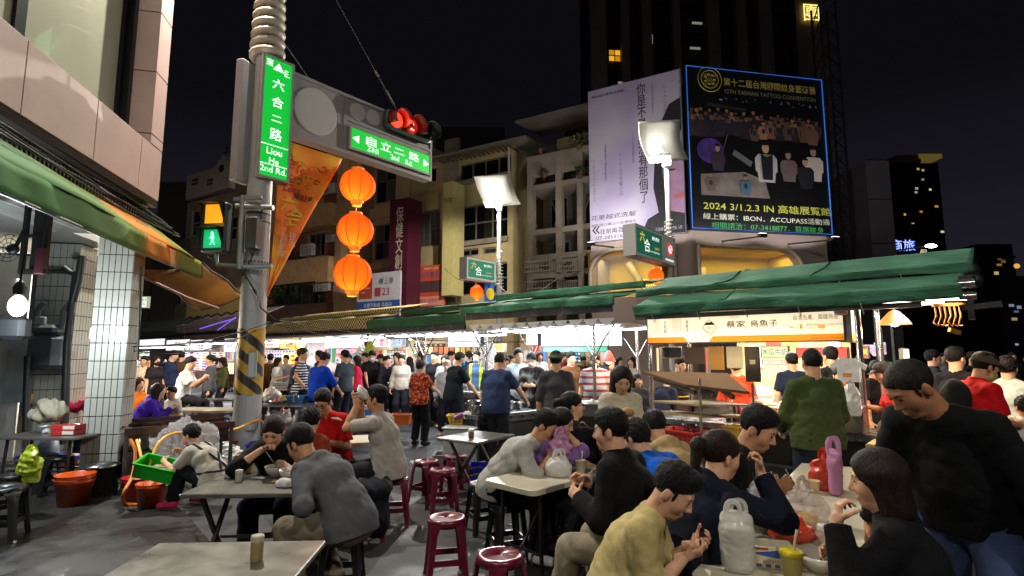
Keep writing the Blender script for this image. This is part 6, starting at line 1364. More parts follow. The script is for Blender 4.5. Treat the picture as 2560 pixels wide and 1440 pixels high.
x0_,x1_=FV.at(651,300)[0],FV.at(727,300)[0];z0_,z1_=FV.at(688,448)[1],FV.at(690,146)[1]
s2=green_sign('tall_street_sign','tall lit green sign for Liou He 2nd Rd on the pole',x1_-x0_,z1_-z0_,FV.A+AD*x0_+Vector((0,0,z0_)),FV.rz);w,h=x1_-x0_,z1_-z0_
fz_=lambda py:FV.at(690,py)[1]-z0_
for ch,py,k in(('六',210,.17),('合',255,.17),('二',297,.14),('路',337,.19)):letter(ch,wl1,s2,(w*.52,-.006,fz_(py)),h=k*(1.15 if ch!='二' else .75),w=.22 if ch!='二' else .19,bold=.02)
letter('東',wl1,s2,(w*.2,-.006,fz_(162)),h=.13,bold=.01);letter('E.',wl1,s2,(w*.8,-.006,fz_(175)),h=.12,bold=.01)
mb=MB();mb.add([(w*.32,-.006,fz_(176)),(w*.68,-.006,fz_(176)),(w*.5,-.006,fz_(156))],[(0,1,2)]);mb.build('arrow',wl1,s2)
letter('Liou',wl1,s2,(w*.5,-.006,fz_(381)),h=.12,bold=.01);letter('He',wl1,s2,(w*.5,-.006,fz_(405)),h=.11,bold=.01);letter('2nd Rd.',wl1,s2,(w*.5,-.006,fz_(427)),h=.11,maxw=w*.92)
mb=MB()
for a,b in(((.03,fz_(367)),(w-.03,fz_(367))),((.03,fz_(416)),(w-.03,fz_(416)))):mb.bbox((a[0],-.006,a[1]),(b[0],-.003,a[1]+.012))
mb.build('rule_line',wl1,s2)
lamp('AREA',(w/2,-.15,h/2),8,(.4,1,.5),w,h,parent=s2,name='sign_glow').rotation_euler=(R(-90),0,0)
eb=thing('grey_sign_box','grey sign box seen edge-on left of the tall green sign','sign',PB+Vector((-.22,-.02,P(620,465,PB.y).z)),FA.rz+R(20));MB().bevbox((-.17,0,(P(620,170,PB.y).z-P(620,465,PB.y).z)/2),(.34,.16,P(620,170,PB.y).z-P(620,465,PB.y).z),.02).build('box',SIGNGREY,eb)
tl=thing('traffic_light','horizontal traffic light showing red and a red countdown','traffic light',P(1020,318,PB.y+2.35),FA.rz)
tl.scale=(1.3,)*3;MB().bevbox((0,0,0),(1.0,.16,.36),.05).build('housing',PT('3a4340',.5),tl)
for i,x in enumerate((-.33,.0,.33)):
 o=MB().tube([(x,-.02,0),(x,-.10,0)],.135,16).build('lens',EM(['ff3a26','c01810','0a0a0a'][i],[2.2,.8,0.0][i])if i<2 else BLK,tl)
 pts=lambda u,v:(x+.165*math.cos(R(-35+250*u)),-.06-.26*v,.165*math.sin(R(-35+250*u))-.03*v)
 MB().grid(pts,16,2,.012).build('visor',M('visor_red_lit','7a1812',.4)if i<2 else PT('161314',.5),tl)
letter('2',EM('ffb090',3),tl,(.0,-.115,-.01),h=.15);lamp('POINT',(-.18,-.2,0),7,(1,.12,.06),.1,parent=tl)
MB().tube([(0,.08,.1),(-.1,.25,.1)],.05,8).build('mount',PT('3a4340'),tl)
gw=thing('guy_wire','steel guy wire with a turnbuckle rising from the sign arm','wire',P(990,272,PB.y+2.15));e1=P(835,-10,PB.y+1.0)-gw.location
MB().tube([(0,0,0),e1*.28],.022,6).tube([e1*.28,e1*1.05],.012,6).build('wire',PT('4a4b4a',.4),gw)
MB().tube([e1*.04,e1*.17],.032,6).tube([e1*.30,e1*.36],.03,6).build('turnbuckle',PT('6f7068',.35),gw)
g2=thing('guy_wire','thin wire from the coil sleeve down to the arm','wire',P(705,100,PB.y));e2=P(772,196,PB.y+.8)-g2.location;MB().tube([(0,0,0),e2],.010,5).build('wire',PT('6a6a68'),g2)
# banner
bn=thing('dragon_year_banner','orange triangular new year banner hanging beside the pole','banner',P(690,740,PB.y));b0=bn.location
pt=lambda px,py,Y=PB.y-.02:P(px,py,Y)-b0
tl_,tr_,bt_=pt(706,352,PB.y+.15),pt(855,396,PB.y+.95),pt(668,742,PB.y+.05)
bmat=bpy.data.materials.new('orange_banner');bmat.use_nodes=True;n_=bmat.node_tree.nodes;l_=bmat.node_tree.links;b_=n_['Principled BSDF'];b_.inputs['Roughness'].default_value=.6
tc_=n_.new('ShaderNodeTexCoord');nz_=n_.new('ShaderNodeTexNoise');nz_.inputs['Scale'].default_value=1.1;l_.new(tc_.outputs['Object'],nz_.inputs['Vector']);rp_=n_.new('ShaderNodeValToRGB');l_.new(nz_.outputs['Fac'],rp_.inputs[0]);rp_.color_ramp.elements[0].position=.42;rp_.color_ramp.elements[0].color=lin('ee7418');rp_.color_ramp.elements[1].position=.62;rp_.color_ramp.elements[1].color=lin('f2b42c');l_.new(rp_.outputs[0],b_.inputs['Base Color'])
left_edge=lambda v:tl_*(1-v)+bt_*v
right_edge=lambda v:(tr_*(1-v)+bt_*v)
bnf=lambda u,v:left_edge(v)*(1-u)+right_edge(v)*u+Vector((0,-.05*math.sin(v*7+u*4)*(1-v)-.03*math.sin(u*9),.0))
MB().grid(bnf,16,24,.006).build('cloth',bmat,bn)
bx_=(right_edge(.3)-left_edge(.3)).normalized();bz_=(tl_-bt_).normalized();by_=(bz_-bx_*bx_.dot(bz_)).normalized();bnm=bx_.cross(by_)
def blet(s,u,v,h,mat,w=None,vert=False,**k):
 p=bnf(u,v)+bnm*.05
 if vert:vletter(s,mat,bn,p+by_*(h*len(s)*.6),h,h*1.25,bx_,by_)
 else:letter(s,mat,bn,p,h=h,w=w,xdir=bx_,ydir=by_,**k)
ylw=PT('d6b838',.5);wpk=PT('d9b0a0',.5)
rb_=random.Random(5)
for i in range(16):
 u,v=rb_.uniform(.15,.85),rb_.uniform(.05,.27);c=bnf(u,v)+bnm*.05;r_=rb_.uniform(.05,.11);a0=rb_.uniform(0,6)
 MB().tube([c+(bx_*math.cos(a0+t)+by_*math.sin(a0+t))*r_*(1-t/7)for t in np.linspace(0,5.2,14)],.012,4).build('print_swirl',PT(rb_.choice(['e0b828','d04818','5a7a38','e08a28']),.5),bn)
blet('Long',.30,.31,.15,PT('7a2a4a'),bold=.01);blet('來旺啦！',.62,.34,.13,PT('3a1820'),bold=.02);blet('六',.30,.40,.30,ylw,bold=.03);blet('合',.56,.48,.36,ylw,bold=.03)
blet('賀新年',.42,.67,.13,wpk,vert=True);blet('夜市',.80,.63,.13,wpk,vert=True)
letter('Liouhe Night Market',ylw,bn,bnf(.2,.72)+bnm*.05,h=.08,xdir=by_,ydir=-bx_,maxw=1.2)
# lanterns
LANT=bpy.data.materials.new('lantern_paper');LANT.use_nodes=True;n_=LANT.node_tree.nodes;l_=LANT.node_tree.links;b_=n_['Principled BSDF'];b_.inputs['Base Color'].default_value=lin('8a2408');b_.inputs['Roughness'].default_value=.7
tr_=n_.new('ShaderNodeBsdfTranslucent');tr_.inputs[0].default_value=(1.0,.20,.012,1);mx_=n_.new('ShaderNodeMixShader');mx_.inputs[0].default_value=.8;l_.new(b_.outputs[0],mx_.inputs[1]);l_.new(tr_.outputs[0],mx_.inputs[2]);l_.new(mx_.outputs[0],n_['Material Output'].inputs['Surface'])
RIB=M('lantern_rib','b0200f',.6,var=0,emit='d02008',es=.45,samp=False);CAPM=M('lantern_cap','d88a1e',.5,var=0,emit='e8861a',es=.5,samp=False)
def lantern(label,loc,r,power=14,group='red paper lanterns',tail=True):
 t=thing('paper_lantern',label,'lantern',loc,0,group)
 pr=[(r*.34,-r*.93)]+[(r*math.sin(a),-r*.97*math.cos(a))for a in np.linspace(.36,math.pi-.36,15)]+[(r*.34,r*.93)]
 MB().lathe(pr,28,caps=False).build('paper',LANT,t)
 mb=MB()
 for k in range(9):
  a=6.283*k/9+.3;mb.tube([(r*1.008*math.sin(b)*math.cos(a),r*1.008*math.sin(b)*math.sin(a),-r*.98*math.cos(b))for b in np.linspace(.36,math.pi-.36,13)],r*.022,4)
 mb.build('ribs',RIB,t,kind='stuff')
 for z in(-1.02,.93):MB().lathe([(r*.36,r*z),(r*.36,r*(z+.1))],18).build('cap',CAPM,t)
 MB().lathe([(r*.26,-r*1.22),(r*.28,-r*1.02)],14).build('tassel_ring',CAPM,t);MB().tube([(0,0,r),(0,0,r*1.4)],r*.03,5).build('cord',PT('8a2a14'),t)
 lamp('POINT',(0,-r*.15,-r*.40),6.0*(r/.345)**2,(1,.86,.6),r*.2,parent=t,name='bulb_light')
 if power:lamp('POINT',(0,-.0,-r*1.35),power,(1,.42,.12),r*.4,parent=t,name='lantern_light')
 return t
LD=PB.y+1.15
for py,px,nm in((464,894,'topmost red lantern under the sign arm'),(576,888,'middle red lantern of the three under the sign arm'),(685,881,'lowest red lantern of the three under the sign arm')):lantern(nm,P(px,py,LD),.345*(1 if py<500 else 1.02 if py<600 else 1.05),13)
ps=thing('pedestrian_signal','pedestrian signal with amber countdown over a green walking figure','pedestrian signal',P(536,568,9.0),R(-8))
MB().bevbox((0,.08,.0),(.44,.22,.86),.03).build('housing',PT('16211c',.5),ps)
MB().bbox((-.15,-.045,.06),(.17,-.035,.38)).build('amber_panel',EM('f09a10',1.3),ps);MB().bbox((-.15,-.045,-.36),(.17,-.035,-.05)).build('green_panel',EM('0c9a62',.75),ps)
for z in(.22,-.20):
 mb=MB();mb.grid(lambda u,v:(-.20+.40*u,-.04-.18*(1-v),z+.19-.02*(1-v)),2,2,.01);
 for sx_ in(-.2,.2):mb.add([(sx_,-.04,z+.19),(sx_,-.22,z+.17),(sx_,-.04,z-.16)],[(0,1,2),(0,2,1)])
 mb.build('visor',PT('10160f',.5),ps)
mb=MB();g_=-.048;mb.ball((.0,g_,-.105),.022,8,6,(1,.3,1)).bar((.005,g_,-.13),(.015,g_,-.225),.045,.004).bar((.015,g_,-.22),(-.02,g_,-.31),.022,.004).bar((.015,g_,-.22),(.06,g_,-.31),.022,.004).bar((.005,g_,-.14),(-.035,g_,-.2),.018,.004).bar((.005,g_,-.14),(.05,g_,-.19),.018,.004);mb.build('walking_figure',EM('a0ffe0',2.2),ps)
mb=MB();p0=ps.location;mb.tube([(0,.1,-.43),(0,.12,-.62),(.55,.15,-.66),(1.0,.12,-.66)],.04,8).tube([(.42,.1,.55),(.42,.12,-.70)],.05,8).tube([(.3,.1,.38),(.95,.15,.34)],.045,8).bar((.25,.12,.5),(.75,.12,.52),.06);mb.build('mount_pipes',M('grey_pipe','7c8284',.45,.3),ps)
mb=MB();mb.bevbox((.62,.15,-.1),(.2,.2,.55),.02);mb.build('control_box',PT('22282a'),ps);lamp('POINT',(.0,-.25,.1),3,(1,.6,.1),.1,parent=ps);lamp('POINT',(.0,-.25,-.2),2,(.1,1,.6),.1,parent=ps)
pc_=thing('pole_cables','loose black cables looped round the pole','cables',PB)
for pts in([(655,520),(650,600),(618,668),(605,690)],[(600,650),(560,668),(520,640)],[(590,655),(640,730),(652,770),(690,800)],[(612,684),(640,740)]):MB().tube([P(a,b,PB.y-.3)-PB for a,b in pts],.014,5).build('cable',BLK,pc_)
WN=['the nearer column to the pole, upper one','the nearer column to the pole, lower one','the pole to the middle stalls','the pole to the ice sign','the ice sign to the fork post','the pole to the far left stalls','the farther lamp to the balcony house','the farther lamp to the cream sign','the white billboard to the balcony house','the sloped cover to the white stall']
for a,b,ya_,yb2,sag in(((300,868),(690,800),7.2,9.0,.12),((300,872),(640,826),7.2,9.0,.2),((690,800),(1320,855),9.0,9.5,.12),((690,812),(1000,846),9.0,12,.1),((1000,846),(1330,818),10,9.0,.05),((690,805),(560,850),9,12,.08),((1225,690),(1330,745),18,12,.2),((1230,700),(1100,660),18,25,.4),((1480,600),(1330,740),20,11,.2),((1610,950),(1450,880),7,9,.06)):
 p,q=P(*a,ya_),P(*b,yb2);solo(MB().tube([p.lerp(q,t)-Vector((0,0,sag*math.sin(math.pi*t)))-p for t in np.linspace(0,1,10)],.008,5),'overhead_wire',BLK,'thin black wire from '+WN.pop(0),'wire','wires strung over the stalls',p)
# two market lamps
def market_lamp(label,px_base,Y,px_pan,s,sgn_px,lan_px,tall,ang,power,noent=False):
 b=P(px_base,884,Y);b.z=0;t=thing('street_lamp',label,'street lamp',b,0)
 MB().tube([(0,0,0),(0,0,tall*.62)],.10*s,14).build('lower_shaft',GREY,t);MB().tube([(0,0,tall*.62),(0,0,tall-.4*s)],.065*s,12).build('shaft',PT('c2c3be',.4),t)
 c=[]
 for i in range(160):a=i*.44;c.append((.13*s*math.cos(a)*(1.15-i/400),.13*s*math.sin(a)*(1.15-i/400),tall*.56+i*.0075*s))
 MB().tube(c,.018*s,6).build('coil',PT('a8a8a0',.4),t)
 MB().bevbox((0,-.02,tall-.42*s),(.2*s,.2*s,.22*s),.03).build('head_box',PT('c8c8c2',.4),t)
 reflector(t,tall,s,power,ang)
 F=Face((b.x,b.y-.2),(AD.x,AD.y));x0,x1,z0,z1=F.rect(sgn_px)
 sb=lightbox('market_sign_box','lit green market sign box on '+' '.join(label.split(' ')[1:5]),x1-x0,z1-z0,.3,F.A+F.d*x0+Vector((0,0,z0)),F.rz,'b9bdb8',.12,SIGNGREY);w,h=x1-x0,z1-z0
 gw_=w*(.98 if not noent else .66);MB().bbox((.08,-.006,.07),(gw_-.06,-.003,h-.07)).build('green_panel',EM('1f6a52',.55),sb)
 letter('六',EM('f0c030',1.2),sb,(gw_*.24,-.01,h*.66),h=h*.34,bold=.03);letter('合',EM('f2f2e8',1.3),sb,(gw_*.40,-.01,h*.42),h=h*.42,bold=.03)
 letter('觀光夜市',EM('f2f2ea',1.4),sb,(gw_*.72,-.01,h*.72),h=h*.13,maxw=gw_*.38,bold=.02);letter('Liouhe',EM('f0b030',1.2),sb,(gw_*.76,-.01,h*.42),h=h*.09,maxw=gw_*.3);letter('Tourist Night Market',EM('f2f2ea',1.2),sb,(gw_*.68,-.01,h*.26),h=h*.08,maxw=gw_*.5)
 if noent:
  o=MB().lathe([(h*.22,0),(h*.22,.01)],24).build('red_ring',EM('d83028',.9),sb,(w*.84,-.006,h*.55));o.rotation_euler=(R(90),0,0);o=MB().lathe([(h*.15,0),(h*.15,.01)],20).build('white_disc',EM('f0f0f0',1.0),sb,(w*.84,-.018,h*.55));o.rotation_euler=(R(90),0,0)
  mb=MB();mb.bar((w*.80,-.032,h*.68),(w*.88,-.032,h*.42),.03,.004);mb.build('slash',EM('c02820',.8),sb);MB().bbox((w*.72,-.008,h*.14),(w*.94,-.004,h*.2)).build('small_plate',EM('f0f0f0',.9),sb)
 lp_=P(lan_px[0],lan_px[1],Y-.25);lantern('single red lantern hanging below '+label.split(' ',1)[1],lp_,lan_px[2],9,None)
 return t,F
t,F=market_lamp('the nearer curved reflector lamp in front of the white billboard',1683,14.0,None,1.0,(1588,578,1688,652),(1640,690,.2),P(1683,370,14).z,4,1250,True)
bp=thing('mascot_poster','blue and yellow poster fixed beside the nearer lamp lantern','poster',P(1662,720,13.9),FA.rz);MB().bbox((-.1,0,0),(.3,.02,.75)).build('sheet',M('poster_mix','8a8a30',.6,var=.6,scale=4),bp)
t,F=market_lamp('the farther curved reflector lamp in front of the glazed house',1247,18.0,None,1.0,(1166,648,1240,702),(1192,730,.22),P(1247,490,18).z,8,3000)
bp=thing('mascot_poster','blue and yellow poster fixed beside the farther lamp lantern','poster',P(1222,762,17.8),FA.rz);MB().bbox((-.2,0,0),(.32,.02,.68)).build('sheet',PT('2a5ab0',.5),bp);o=MB().lathe([(.2,0),(.2,.01)],20).build('yellow_disc',PT('d8c030',.5),bp,(.06,-.004,.36));o.rotation_euler=(R(90),0,0)
# shop signs on the facades (flat boards and hanging boxes)
def sign_board(name,label,F,px,y,mat,depth=.12,rows=()):
 F=Face((F.A+Vector((-F.d.y,F.d.x,0))*y).to_2d(),F.d);x0,x1,z0,z1=F.rect(px);p=F.A+F.d*x0;p.z=z0;t=thing(name,label,'sign',p,F.rz);w,h=x1-x0,z1-z0
 MB().bbox((0,0,0),(w,depth,h)).build('board',mat,t);return t,w,h
t,w,h=sign_board('purple_vertical_sign','tall purple sign with white vertical characters',F2,(972,498,1018,768),-2.2,M('purple_box','4a1428',.5,var=.1),1.0)
vletter('保健文創禮坊',PT('c9bfae',.5),t,(w*.56,-.012,h*.955),h*.092,h*.155,bold=.01)
t,w,h=sign_board('cream_vertical_sign','tall cream sign box with two dark characters near its top',F2,(1106,455,1132,738),-1.6,M('cream_box','b8ad74',.5,var=.1,dirt=.2),.9);letter('巧味',PT('1a1612'),t,(w*.5,-.012,h*.83),w=w*.75,h=h*.05)
t,w,h=sign_board('estate_sign','white red and blue estate agent sign with a phone number',F3,(893,682,1000,792),-2.6,PT('c4c2c8',.6),.1);MB().bbox((0,-.01,0),(w,-.002,h*.36)).build('blue_band',PT('2a5296',.6),t);MB().bbox((w*.04,-.012,h*.42),(w*.36,-.004,h*.9)).build('red_block',PT('b04634',.6),t);MB().bbox((w*.42,-.012,h*.46),(w*.56,-.004,h*.66)).build('red_tag',PT('b03c48',.6),t)
letter('樓上單',PT('22304e'),t,(w*.68,-.012,h*.8),h=h*.14);letter('23',PT('b0343c'),t,(w*.68,-.012,h*.56),h=h*.17,bold=.02);letter('台慶不動產 高雄店',PT('d8dce4'),t,(w*.5,-.016,h*.27),h=h*.1,maxw=w*.9);letter('07-522-2270',PT('c84e34'),t,(w*.5,-.016,h*.10),h=h*.17,maxw=w*.95,bold=.02)
letter('三一',PT('d8c8c0'),t,(w*.2,-.016,h*.66),h=h*.2,maxw=w*.2)
t,w,h=sign_board('orange_team_poster','orange estate poster with a group photo strip',F2,(1026,664,1112,766),-1.2,PT('b8472a',.6),.06);letter('歡迎不動產',PT('3a4a7a'),t,(w*.5,-.01,h*.77),h=h*.15,maxw=w*.8,bold=.02);MB().bbox((w*.06,-.006,h*.34),(w*.96,-.002,h*.62)).build('photo_strip',M('team_photo','4a3434',.6,var=.6,scale=12),t);MB().bbox((w*.02,-.006,.03),(w*.98,-.002,h*.24)).build('pink_band',PT('c98a7a',.6),t);letter('高雄團隊 誠徵夥伴',PT('9a4436'),t,(w*.5,-.01,h*.14),h=h*.1,maxw=w*.85);letter('房屋仲介 | 買賣',PT('e0c8b0'),t,(w*.6,-.01,h*.92),h=h*.07,maxw=w*.6)
for px,lb_,c,y in(((340,741,372,770),'small lit green and white hanging sign between column and ochre awning','9fc8b0',15),):
 p=P(px[0],px[3],y);q_=P(px[2],px[1],y);t=lightbox('hanging_sign',lb_,q_.x-p.x,q_.z-p.z,.1,p,R(-5),'c8dccc',.6,PT('8a9088'));letter('觀光夜市',PT('2a6a4a'),t,((q_.x-p.x)/2,-.006,(q_.z-p.z)*.7),h=(q_.z-p.z)*.2,maxw=(q_.x-p.x)*.8);letter('Liouhe',PT('3a7a5a'),t,((q_.x-p.x)/2,-.006,(q_.z-p.z)*.35),h=(q_.z-p.z)*.18,maxw=(q_.x-p.x)*.8)
# far right street: lit signs, lamps, signals
def far_box(name,label,px0,py0,px1,py1,Y,col,es,text=None,tc='ffffff',cat='sign',vert=False):
 p=P(px0,py1,Y);q_=P(px1,py0,Y);w,h=q_.x-p.x,q_.z-p.z;t=thing(name,label,cat,p)
 MB().bbox((0,0,0),(w,.3,h)).build('panel',EM(col,es),t)
 MB().bar((w/2,.4,h/2),(w/2,3.0,h/2),.12).build('bracket',PT('1c1c20'),t)
 if text:(vletter(text,EM(tc,1.0),t,(w/2,-.02,h*.97),h/len(text)*.75,h/len(text)*.95)if vert else letter(text,EM(tc,1.0),t,(w/2,-.02,h/2),h=h*.6,maxw=w*.9))
 return t
hs_=thing('hotel_neon_sign','blue neon hotel characters on the dark street front','sign',P(2257,613,70));letter('商旅',EM('4a6af0',2.2),hs_,(0,0,0),h=P(2257,598,70).z-P(2257,628,70).z,bold=.0);letter('商旅',EM('b8c8ff',1.6),hs_,(0,-.05,0),h=P(2257,600,70).z-P(2257,626,70).z,bold=-.006)
vs_=thing('vertical_hotel_sign','pale vertical sign characters below the bright street lamp','sign',P(2310,640,65));vletter('假期商',EM('d8d0b0',1.3),vs_,(0,0,.9),.85,1.0)
sl=thing('far_street_lamp','brilliant white street lamp on a curved arm at right','street lamp',P(2190,884,45)*Vector((1,1,0)));q_=P(2325,614,45)-Vector(sl.location);mb=MB();mb.tube([(0,0,0),(0,0,q_.z*.72),(.4,0,q_.z*.84),(1.6,0,q_.z*.95),(q_.x,0,q_.z)],.07,8);mb.build('arm',PT('2a2a2e'),sl);MB().ball((q_.x,-.1,q_.z-.05),.3,10,6,(1.6,.7,.45)).build('lamp_glass',EM('f4f8ff',60,True),sl)
for a in((2203,905,2222,925,26,'e8f2f4',1.1,'全家','2a8ac8','white and green convenience store sign beside the stall post'),(2222,905,2230,926,26,'30b040',.9,None,None,'green end strip of the convenience store sign'),(2172,862,2194,890,20,'f4e6f6',1.0,'交通','b03a90','white sign with magenta characters behind the stall end'),(2199,856,2214,886,22,'f0e4f4',.9,'易','a03888','narrow white and magenta sign beside the magenta sign'),(2304,825,2337,838,60,'2a3ae0',1.2,'商務','dfe4ff','blue lit sign below the amber pendant'),(2311,783,2336,803,70,'4ab4e8',1.0,'生','e8f4c0','cyan lit sign above the blue sign'),(2284,858,2314,870,50,'1f7a4a',.5,'Zhongshan','c0e0c8','green road sign over the far street'),(2218,812,2242,870,40,'6a3a48',.35,'HA','d0304a','dim red lettered sign on the far shop')):
 far_box('street_sign',a[9],a[0],a[1],a[2],a[3],a[4],a[5],a[6],a[7],a[8]or 'ffffff',vert=(a[7]in('交通','HA')and False))
for px,py,Y,c,es,r_,nm in((2545,863,80,'ff2418',5,.35,'red traffic light far right'),(2423,873,90,'ff3020',3,.3,'red tail signal in the far street'),(2422,890,100,'20e0a0',4,.5,'green traffic light deep in the far street'),(2390,830,110,'c8b0f0',1.5,.5,'small violet light in the far street'),(2420,858,95,'f0f4ff',3,.3,'white shop light in the far street'),(2330,862,60,'ffd890',2,.2,'yellow shop light behind the dark jacket man'),(2542,665,60,'d8a040',1.2,.35,'amber lit window at the right edge'),(2365,913,50,'ffd030',3,.25,'yellow headlight between the walkers'),(2385,905,45,'ff3a20',3,.2,'red tail light between the walkers'),(2410,812,120,'88a8ff',1.5,.5,'bluish sign light in the far street'),(2480,848,85,'f0a040',1.2,.8,'amber glazed lift tower in the far street'),(2555,905,55,'e0a040',1.0,.6,'amber shop window at the right edge')):
 o=MB().ball((0,0,0),r_,10,6,(1,.5,.8));t=thing('street_light',nm,'light',P(px,py,Y));o.build('lens',EM(c,es),t);MB().bar((0,.3,0),(0,.3,-P(px,py,Y).z),.12).build('post',PT('141418'),t)
p=P(2258,870,9.5);t=thing('lit_box_sign','white glowing tube post beside the walking man','light',(p.x,p.y,0));MB().bevbox((0,0,p.z/2),(.12,.1,p.z),.02).build('casing',PT('a89a80'),t);MB().bbox((-.04,-.06,p.z*.55),(.05,-.05,p.z-.02)).build('tube',EM('fff0d8',3),t)
for i,(px,Y)in enumerate(((2196,12),(2236,13))):b=P(px,884,Y);t=thing('thin_post','thin grey steel post behind the walking man, number seen %s'%('left','right')[i],'post',(b.x,b.y,0));MB().tube([(0,0,0),(0,0,3.2 if i==0 else 2.6)],.045,8).build('shaft',STEELD,t)
def car(label,px,Y,col,rz):
 b=P(px,884,Y);t=thing('parked_car',label,'car',(b.x,b.y,0),rz,'cars in the far street');bm=PT(col,.3)
 MB(Matrix.Rotation(R(90),4,'X')@Matrix.Translation((0,0,-.85))).prism([(-2.1,.3),(2.1,.3),(2.15,.75),(1.2,.9),(.6,1.4),(-1.2,1.42),(-1.9,.95),(-2.15,.85)],1.7).build('body',bm,t)
 MB(Matrix.Rotation(R(90),4,'X')@Matrix.Translation((0,0,-.86))).prism([(1.05,.95),(.55,1.34),(-1.1,1.36),(-1.6,.98)],1.72).build('window',GLASS_D,t)
 for x in(-1.3,1.3):
  for y in(-.8,.8):w=MB().tube([(x,y-.1,.32),(x,y+.1,.32)],.32,14).build('wheel',BLK,t)
 for y in(-.6,.6):MB().box((-2.16,y,.75),(.05,.35,.15)).build('tail_light',EM('ff2a18',4),t);MB().box((2.16,y,.68),(.05,.3,.15)).build('headlight',EM('fff2c8',8),t)
 return t
for a in(('dark car with red tail lights in the far street',2360,34,'24262c',R(60)),('silver car deep in the far street',2400,46,'7a7c80',R(235)),('dark car at the far right kerb',2520,40,'1a1c22',R(60))):car(*a)
# unseen street lamps added behind the viewpoint to light the foreground
t,F=None,None
lb2=thing('street_lamp','street lamp standing beside the market behind the viewpoint','street lamp',(3.4,-3.2,0));MB().tube([(0,0,0),(0,0,6.6)],.08,12).build('shaft',GREY,lb2);reflector(lb2,7.0,1.0,1000,200)
lb3=thing('street_lamp','street lamp standing at the corner behind the viewpoint on the left','street lamp',(-2.6,-3.0,0));MB().tube([(0,0,0),(0,0,6.2)],.08,12).build('shaft',GREY,lb3);reflector(lb3,6.6,1.0,620,200)  # second unseen lamp, added to brighten the banner and left facade
# stools, tables, wares
MAROON=M('maroon_plastic','5e0f26',.28,var=.08,scale=5,coat=.2);BLACKP=M('black_plastic','0e0f12',.35,var=.1);BLUEP=M('slate_blue_plastic','2a4256',.4,var=.08)
def make_stool(mat,label,grp):
 t=thing('plastic_stool',label,'stool',(0,0,0),0,grp)
 MB().lathe([(.0,.425),(.125,.428),(.132,.40),(.148,.40),(.152,.435),(.146,.452),(.128,.4585),(.118,.453),(.02,.4515),(.018,.445),(.0001,.445)],26,caps=False).build('seat',mat,t)
 for k in range(4):
  a=R(45+90*k);c,s_=math.cos(a),math.sin(a);mb=MB()
  def ring(r,z,w,dp):
   ux,uy=-s_,c
   return[(c*r+ux*w,s_*r+uy*w,z),(c*(r+dp),s_*(r+dp),z),(c*r-ux*w,s_*r-uy*w,z),(c*(r-.02)-ux*w*.7,s_*(r-.02)-uy*w*.7,z),(c*(r-.012),s_*(r-.012),z),(c*(r-.02)+ux*w*.7,s_*(r-.02)+uy*w*.7,z)]
  lv=[ring(.128,.44,.072,.022),ring(.146,.40,.055,.016),ring(.158,.34,.040,.016),ring(.185,.15,.033,.015),ring(.206,.012,.030,.015),ring(.212,.0,.034,.018)]
  vs=[p for L in lv for p in L];fs=[(j*6+i,j*6+(i+1)%6,j*6+6+(i+1)%6,j*6+6+i)for j in range(5)for i in range(6)]
  mb.add(vs,[tuple(reversed(f))for f in fs]+[tuple(range(6)),tuple(range(35,29,-1))],False);mb.build('leg',mat,t)
  b=R(135+90*k);mb=MB();r_=.183;mb.bar((r_*c,r_*s_,.155),(r_*math.cos(b),r_*math.sin(b),.155),.014,.045);mb.build('stretcher',mat,t)
 return t
def stools(proto,lst,grp):
 for i,(p,rz,lb_,sc)in enumerate(lst):
  if i==0:proto.location=p;proto.rotation_euler=(0,0,R(rz));proto['label']=lb_;proto['group']=grp;o=proto
  else:o=dup(proto,p,R(rz),lb_,grp)
  o.scale=sc if isinstance(sc,tuple)else(sc,)*3
def sp(px,py,z=.46):g=G(px,py,z);return Vector((g.x,g.y,0))
stools(make_stool(MAROON,'x y z w',None),[(sp(1117,1290),12,'empty maroon stool standing alone nearest the two metal tables',1),(sp(1250,1382),40,'maroon stool cut by the bottom edge below the white table',1),(sp(1107,1171),20,'empty maroon stool just behind the lone front one',1),(sp(1066,1150),60,'maroon stool left in the cluster beside the small metal table',1),(sp(1140,1137),30,'maroon stool at the back of the cluster by the small metal table',1),(P(993,884,5.85)*Vector((1,1,0)),10,'maroon stool under the man drinking from a bowl',1),(P(925,884,5.35)*Vector((1,1,0)),25,'maroon stool draped with the dark jacket',1),(P(1372,884,5.0)*Vector((1,1,0)),15,'maroon stool behind the white table on its far right',1),(P(1583,884,3.6)*Vector((1,1,0)),5,'maroon stool under the man in the black coat',1),(P(1668,884,4.25)*Vector((1,1,0)),35,'maroon stool under the man in the blue shirt',1),(P(1436,884,5.0)*Vector((1,1,0)),35,'maroon stool under the woman with glasses',1)],'maroon plastic stools')
stools(make_stool(BLACKP,'x y z w',None),[(P(872,884,4.18)*Vector((1,1,0)),8,'black stool under the man in the grey hoodie',1),(sp(12,1215,.48),20,'black stool cut off at the left edge, nearer one',(1.1,1.1,1.04)),(sp(28,1180,.48),50,'black stool behind the one cut off at the left edge',1),(sp(150,1140),30,'black stool under the metal table beside the orange buckets',1),(sp(110,1135),70,'black stool farther under the left metal table',1),(sp(1210,1205),25,'black stool left of the white table under the small metal table',1),(P(1268,884,4.9)*Vector((1,1,0)),20,'black stool under the man bending over the white table',1),(P(690,884,4.85)*Vector((1,1,0)),20,'black stool under the woman eating noodles',1),(P(812,884,5.85)*Vector((1,1,0)),20,'black stool under the man in the red shirt',1)],'black plastic stools')
